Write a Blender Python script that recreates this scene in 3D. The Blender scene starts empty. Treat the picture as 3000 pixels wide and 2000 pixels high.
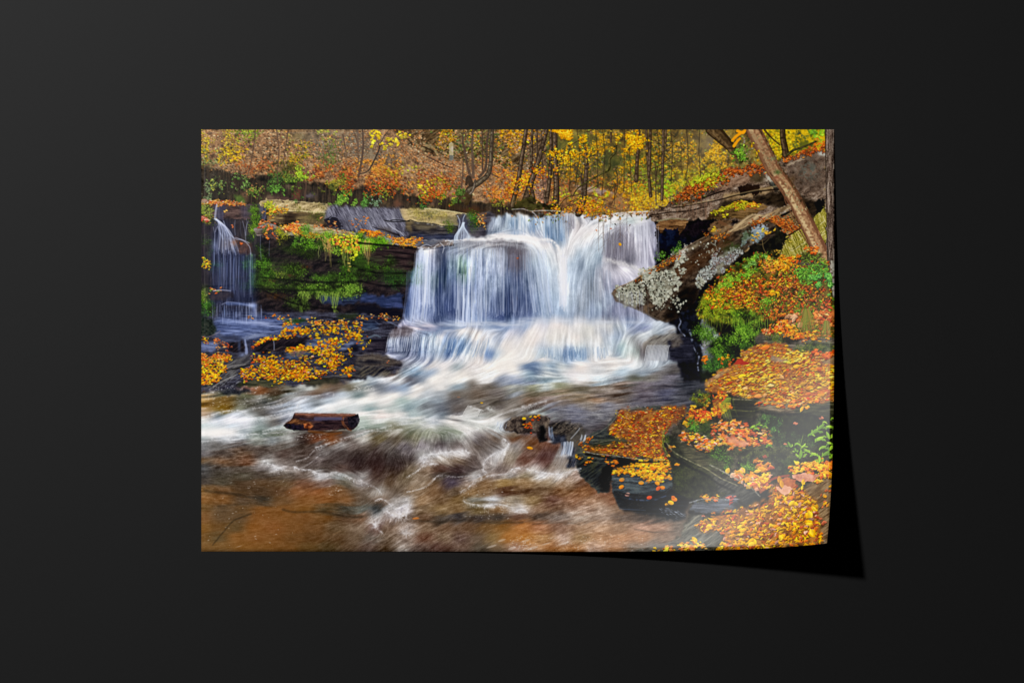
import bpy, math
import numpy as np
# A paper print lying on a black table, seen from straight above, its lower right corner curled up.
# 1 picture pixel (of 3000 x 2000) = 0.5 mm on the table.
K = 0.0005; DCAM = 16000.0
scn = bpy.context.scene
# ---- camera, world, lamps, exposure ----
cam_d = bpy.data.cameras.new('camera'); cam = bpy.data.objects.new('camera', cam_d); scn.collection.objects.link(cam); scn.camera = cam
cam.location = (0, 0, DCAM*K); cam_d.sensor_width = 36; cam_d.lens = 36*DCAM/3000; cam_d.clip_start = .05; cam_d.clip_end = 100
world = bpy.data.worlds.new('World'); scn.world = world; world.use_nodes = True
world.node_tree.nodes['Background'].inputs[0].default_value = (1, 1, 1, 1); world.node_tree.nodes['Background'].inputs[1].default_value = .004
def lamp(name, loc, aim, size, watts, sizey=None, color=(1, 1, 1)):
    d = bpy.data.lights.new(name, 'AREA'); d.energy = watts; d.color = color; d.size = size
    if sizey: d.shape = 'RECTANGLE'; d.size_y = sizey
    else: d.shape = 'DISK'
    o = bpy.data.objects.new(name, d); scn.collection.objects.link(o); o.location = loc
    from mathutils import Vector
    o.rotation_euler = (Vector(aim)-Vector(loc)).to_track_quat('-Z', 'Y').to_euler(); return o
KEY = 378.0
lamp('key_lamp', (-4480*K, 4290*K, 10000*K), (-300*K, 200*K, 0), .36, KEY)
vs = scn.view_settings; vs.view_transform = 'Standard'; vs.look = 'None'; vs.exposure = 0; vs.gamma = 1; vs.use_curve_mapping = False
# ---- materials ----
def principled(name):
    m = bpy.data.materials.new(name); m.use_nodes = True; return m, m.node_tree, m.node_tree.nodes['Principled BSDF']
mt, nt, b = principled('black_table'); b.inputs['Base Color'].default_value = (.0044, .0044, .0044, 1); b.inputs['Roughness'].default_value = .52; b.inputs['Specular IOR Level'].default_value = .118
nz = nt.nodes.new('ShaderNodeTexNoise'); nz.inputs['Scale'].default_value = 900; nz.inputs['Detail'].default_value = 2; tc = nt.nodes.new('ShaderNodeTexCoord'); bp = nt.nodes.new('ShaderNodeBump'); bp.inputs['Strength'].default_value = .05; bp.inputs['Distance'].default_value = .0005
nt.links.new(tc.outputs['Object'], nz.inputs['Vector']); nt.links.new(nz.outputs['Fac'], bp.inputs['Height']); nt.links.new(bp.outputs['Normal'], b.inputs['Normal'])
# ---- the table top ----
def link(name, verts, faces, mats):
    me = bpy.data.meshes.new(name); me.from_pydata(verts, [], faces); me.update(); o = bpy.data.objects.new(name, me); scn.collection.objects.link(o)
    for m in mats: me.materials.append(m)
    return o
s_ = 4.0; th_ = .03
tab = link('tabletop', [(-s_, -s_, -th_), (s_, -s_, -th_), (s_, s_, -th_), (-s_, s_, -th_), (-s_, -s_, 0), (s_, -s_, 0), (s_, s_, 0), (-s_, s_, 0)], [(3, 2, 1, 0), (4, 5, 6, 7), (0, 1, 5, 4), (1, 2, 6, 5), (2, 3, 7, 6), (3, 0, 4, 7)], [mt])
tab['kind'] = 'structure'
# ---- what is printed on the paper: painted with code into an array ----
import numpy as np, math
SC = 0.8; X0, Y0 = 590.0, 380.0
PW, PH = int(1853*SC), int(1235*SC)
rng = np.random.default_rng(11)
def hx(s): return np.array([int(s[i:i+2], 16) for i in (0, 2, 4)], np.float32)/255
CV = np.zeros((PH, PW, 3), np.float32) + hx('3c342c')
YY, XX = np.mgrid[0:PH, 0:PW].astype(np.float32)
SX, SY = XX/SC+X0, YY/SC+Y0                                  # picture coordinates of every print pixel
def resize(a, h, w):
    ys = np.linspace(0, a.shape[0]-1, h); xs = np.linspace(0, a.shape[1]-1, w)
    y0 = np.minimum(ys.astype(int), a.shape[0]-2); x0 = np.minimum(xs.astype(int), a.shape[1]-2)
    fy = (ys-y0).astype(np.float32); fx = (xs-x0).astype(np.float32)
    fy = fy.reshape((-1,)+(1,)*(a.ndim-1)); 
    b = a[y0]*(1-fy)+a[y0+1]*fy
    fx = fx.reshape((1, -1)+(1,)*(a.ndim-2))
    return b[:, x0]*(1-fx)+b[:, x0+1]*fx
def noise(cx, cy, ang=0, oct=1):                              # smooth noise, cell size in picture px, optional rotation
    out = 0; amp = 1; tot = 0
    for _ in range(oct):
        c, s = math.cos(ang), math.sin(ang)
        u = ((SX-1500)*c+(SY-1000)*s)/cx+400; v = (-(SX-1500)*s+(SY-1000)*c)/cy+400
        n = rng.random((1024, 1024)).astype(np.float32)
        iu = np.floor(u).astype(int); iv = np.floor(v).astype(int); fu = u-iu; fv = v-iv
        fu = fu*fu*(3-2*fu); fv = fv*fv*(3-2*fv); iu &= 1023; iv &= 1023; ju = (iu+1)&1023; jv = (iv+1)&1023
        out = out+amp*((n[iv, iu]*(1-fu)+n[iv, ju]*fu)*(1-fv)+(n[jv, iu]*(1-fu)+n[jv, ju]*fu)*fv)
        tot += amp; amp *= .55; cx /= 2; cy /= 2
    return out/tot-.5                                          # about -.5 .. .5
def z(a): return (a-a.mean())/a.std()
N1 = z(noise(2.2, 2.2)); N2 = z(noise(5, 5)); N3 = z(noise(12, 12, .5, 3)); N4 = z(noise(40, 40, .3, 3)); N5 = z(noise(90, 90, .9, 2))
NH = z(noise(26, 4, 0, 3)); ND = z(noise(26, 4, -.6, 3)); NV = z(noise(3.5, 30, 0, 2)); NS = z(noise(22, 3, 1.15, 2)); NR = z(noise(16, 7, -.35, 4))
TEX = dict(n=N3, h=NH, d=ND, v=NV, s=NS, r=NR, f=N2, g=N1, m=N4)
def blur(a, r):
    r = int(round(r))
    if r < 1: return a
    for _ in range(2):
        for ax in (0, 1):
            p = [(0, 0)]*a.ndim; p[ax] = (r+1, r); b = np.pad(a, p, mode='edge'); c = np.cumsum(b, axis=ax, dtype=np.float64)
            n = a.shape[ax]; hi = np.take(c, np.arange(2*r+1, 2*r+1+n), axis=ax); lo = np.take(c, np.arange(0, n), axis=ax)
            a = ((hi-lo)/(2*r+1)).astype(np.float32)
    return a
def curve(p, k=6, closed=False):
    p = pt(p); n = len(p); out = []
    rngi = range(n if closed else n-1)
    for i in rngi:
        a, b, c, d = (p[(i+j) % n] if closed else p[min(max(i+j, 0), n-1)] for j in (-1, 0, 1, 2))
        for t in np.arange(k)/k:
            out.append(.5*((2*b)+(c-a)*t+(2*a-5*b+4*c-d)*t*t+(3*b-a-3*c+d)*t**3))
    if not closed: out.append(p[-1])
    return np.array(out, np.float32)
def pt(p): return np.array(p.split() if isinstance(p, str) else p, np.float32).reshape(-1, 2)
def mask(pts, feather=1.2, jag=2.5, smooth=False):             # soft polygon with a ragged edge -> (slices, mask)
    p = pt(pts)
    if smooth: p = curve(p, 5, True)
    m = feather+jag*3+4
    x0, x1 = max(int((p[:, 0].min()-m-X0)*SC), 0), min(int((p[:, 0].max()+m-X0)*SC)+1, PW)
    y0, y1 = max(int((p[:, 1].min()-m-Y0)*SC), 0), min(int((p[:, 1].max()+m-Y0)*SC)+1, PH)
    sl = (slice(y0, y1), slice(x0, x1)); a = 0
    for ox, oy in ((-.25, -.25), (.25, -.25), (-.25, .25), (.25, .25)):
        u = SX[sl]+N2[sl]*jag*.5+N3[sl]*jag*.8+ox/SC; v = SY[sl]+N2[::-1][sl]*jag*.5+N3[::-1][sl]*jag*.8+oy/SC
        ins = np.zeros(u.shape, bool)
        for (ax, ay), (bx, by) in zip(p, np.roll(p, -1, 0)):
            if ay == by: continue
            ins ^= ((ay > v) != (by > v)) & (u < (bx-ax)*(v-ay)/(by-ay)+ax)
        a = a+ins.astype(np.float32)/4
    if feather*SC >= 1: a = blur(a, feather*SC)
    return sl, a
def ramp(cols, t):                                             # t 0..1 through a list of colours
    c = np.array([hx(k) for k in cols.split()]); n = len(c)-1; t = np.clip(t, 0, .9999)*n; i = t.astype(int); f = (t-i)[..., None]
    return c[i]*(1-f)+c[np.minimum(i+1, n)]*f
def P(pts, cols, tex='n', k=.22, feather=1.2, jag=2.5, al=1., grain=.05, vgrad=0., smooth=False):
    sl, a = mask(pts, feather, jag, smooth); t = .5+TEX[tex][sl]*k+N1[sl]*grain
    if vgrad:
        yy = SY[sl]; t = t+vgrad*((yy-yy.min())/(np.ptp(yy)+1)-.5)
    c = ramp(cols, t); a = (a*al)[..., None]; CV[sl] = CV[sl]*(1-a)+c*a
def B(x, y, rx, ry, col, al=.6, ang=0, tex=None, k=.4):         # soft blob
    m = 2.2*max(rx, ry); x0, x1 = max(int((x-m-X0)*SC), 0), min(int((x+m-X0)*SC)+1, PW); y0, y1 = max(int((y-m-Y0)*SC), 0), min(int((y+m-Y0)*SC)+1, PH)
    if x1 <= x0 or y1 <= y0: return
    sl = (slice(y0, y1), slice(x0, x1)); c, s = math.cos(math.radians(ang)), math.sin(math.radians(ang))
    dx, dy = SX[sl]-x, SY[sl]-y; d = ((dx*c+dy*s)/rx)**2+((-dx*s+dy*c)/ry)**2
    a = np.exp(-d*1.2)
    if tex: a = a*np.clip(1+TEX[tex][sl]*k, 0, 2)
    a = np.clip(a*al, 0, 1)[..., None]; CV[sl] = CV[sl]*(1-a)+hx(col)*a
def stamp(x, y, a_, b_, ang, col, al=1., kind=0, shade=.18):     # one leaf / dab
    x = (x-X0)*SC; y = (y-Y0)*SC; a_ *= SC; b_ *= SC; r = int(max(a_, b_)+2)
    xi, yi = int(x), int(y); x0, x1, y0, y1 = max(xi-r, 0), min(xi+r+1, PW), max(yi-r, 0), min(yi+r+1, PH)
    if x1 <= x0 or y1 <= y0: return
    c, s = math.cos(ang), math.sin(ang); dx = XX[y0:y1, x0:x1]-x; dy = YY[y0:y1, x0:x1]-y
    u = (dx*c+dy*s)/a_; v = (-dx*s+dy*c)/b_
    if kind == 0 and 2 < a_ < 8: v = v+((x*7.3+y*3.1) % 1-.5)*1.5*u*u+.22*np.sin(u*5+x)    # bent, uneven leaves
    if kind == 0: d = 1-np.abs(v)/np.maximum(1-u*u, .02); m = np.clip(d*b_+.5, 0, 1)*(np.abs(u) < 1)
    else: m = np.clip((1-np.sqrt(u*u+v*v))*min(a_, b_)+.5, 0, 1)
    m = (m*al)[..., None]; cc = col*(1+shade*np.clip(v, -1, 1)*-1)[..., None]
    CV[y0:y1, x0:x1] = CV[y0:y1, x0:x1]*(1-m)+cc*m
def S(pts, n, size, pal, asp=.45, ang=0, var=40, al=1., kind=0, sh=.5, jit=.13, clump=0., smooth=False, feather=3, shade=.18):
    """scatter leaves or dabs inside a polygon; size (lo, hi) in picture px; sh = dark rim below each"""
    sl, a = mask(pts, feather, 4, smooth); pal = [hx(k) for k in pal.split()]
    if clump: a = a*np.clip(.5+clump*N4[sl]+clump*.6*N3[sl], 0, 1)
    w = a.ravel().astype(np.float64); w /= w.sum(); idx = rng.choice(w.size, int(n), p=w); iy, ix = np.divmod(idx, a.shape[1])
    o = np.argsort(iy)
    for i in o:
        x = (ix[i]+sl[1].start+rng.random())/SC+X0; y = (iy[i]+sl[0].start+rng.random())/SC+Y0
        L = size[0]+(size[1]-size[0])*rng.random()**1.6; th = math.radians(ang+var*rng.normal()*.6)
        c = pal[rng.integers(len(pal))]*(1+jit*rng.normal()); b_ = L*asp*(.7+.6*rng.random())
        if sh: stamp(x+L*rng.normal()*.15, y+b_*.55+.5, L, b_, th, CV[min(int((y-Y0)*SC), PH-1), min(int((x-X0)*SC), PW-1)]*.35, sh, kind, 0)
        stamp(x, y, L, b_, th, np.clip(c, 0, 1), al*(.75+.25*rng.random()), kind, shade)
def Ln(p, w0, w1, col, al=1., soft=.8, wob=0., k=5, tex=0.):    # tapered stroke
    q = curve(p, k); n = len(q)
    if wob: q = q+np.cumsum(rng.normal(0, wob, q.shape), 0)*.5
    m = max(w0, w1)+soft*2+3
    x0, x1 = max(int((q[:, 0].min()-m-X0)*SC), 0), min(int((q[:, 0].max()+m-X0)*SC)+1, PW); y0, y1 = max(int((q[:, 1].min()-m-Y0)*SC), 0), min(int((q[:, 1].max()+m-Y0)*SC)+1, PH)
    if x1 <= x0 or y1 <= y0: return
    A = np.zeros((y1-y0, x1-x0), np.float32)
    for i in range(n-1):
        a, b = q[i], q[i+1]; wa = (w0+(w1-w0)*i/(n-1))/2; wb = (w0+(w1-w0)*(i+1)/(n-1))/2; mm = max(wa, wb)+soft*2+1.5
        u0, u1 = max(int((min(a[0], b[0])-mm-X0)*SC), x0), min(int((max(a[0], b[0])+mm-X0)*SC)+2, x1); v0, v1 = max(int((min(a[1], b[1])-mm-Y0)*SC), y0), min(int((max(a[1], b[1])+mm-Y0)*SC)+2, y1)
        if u1 <= u0 or v1 <= v0: continue
        sx, sy = SX[v0:v1, u0:u1], SY[v0:v1, u0:u1]; d = b-a; L = max(float(d@d), 1e-6)
        t = np.clip(((sx-a[0])*d[0]+(sy-a[1])*d[1])/L, 0, 1); D = np.hypot(sx-a[0]-t*d[0], sy-a[1]-t*d[1])
        mk = np.clip((wa+(wb-wa)*t-D)/max(soft, .3)+.5, 0, 1)*np.clip((wa+(wb-wa)*t)/.6, .15, 1); s_ = (slice(v0-y0, v1-y0), slice(u0-x0, u1-x0)); A[s_] = np.maximum(A[s_], mk)
    sl = (slice(y0, y1), slice(x0, x1)); c = hx(col)
    if tex: A = A*np.clip(1+tex*N2[sl], 0, 1.6)
    A = np.clip(A*al, 0, 1)[..., None]; CV[sl] = CV[sl]*(1-A)+c*A
def trunk(p, w0, w1, dark, mid, light, k=6):                   # bark with a lit side
    Ln(p, w0, w1, dark, 1, .8, 0, k); q = np.array(p, np.float32).reshape(-1, 2)
    Ln(q-np.array([w0*.08, 0]), w0*.7, w1*.7, mid, .75, 3, 0, k, .35); Ln(q-np.array([w0*.2, 0]), w0*.25, w1*.25, light, .55, 2, 0, k, .6)
def idw(pts, p=1.6, e=14):
    """pts: rows (x, y, values...) -> smooth field over the print"""
    a = np.array(pts, np.float32); h, w = 150, 225; gy, gx = np.mgrid[0:h, 0:w].astype(np.float32); gx = X0+gx*1853/(w-1); gy = Y0+gy*1235/(h-1)
    W = 0; V = 0
    for r in a:
        q = 1/((gx-r[0])**2+((gy-r[1])*1.25)**2+e*e)**p; W = W+q; V = V+q[..., None]*r[2:]
    return resize(V/W[..., None], PH, PW)
def lic(ang, src, L, step=1., raw=False):
    dx, dy = np.cos(ang), np.sin(ang); out = [s.copy() for s in src]; cnt = 1
    for sg in (1, -1):
        x, y = XX.copy(), YY.copy(); px, py = dx*sg, dy*sg
        for i in range(L):
            x += px*step; y += py*step; x = np.where(x < 0, -x+7, np.where(x > PW-1, 2*PW-9-x, x)); ix = np.clip(x, 0, PW-1).astype(np.int32); iy = np.clip(y, 0, PH-1).astype(np.int32)
            nx, ny = dx[iy, ix], dy[iy, ix]; f = np.where(nx*px+ny*py < 0, -1, 1); px, py = nx*f, ny*f
            for o, s in zip(out, src): o += s[iy, ix]
            cnt += 1
    return [o/cnt if raw else np.clip(z(o), -2.4, 2.4) for o in out]
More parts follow.
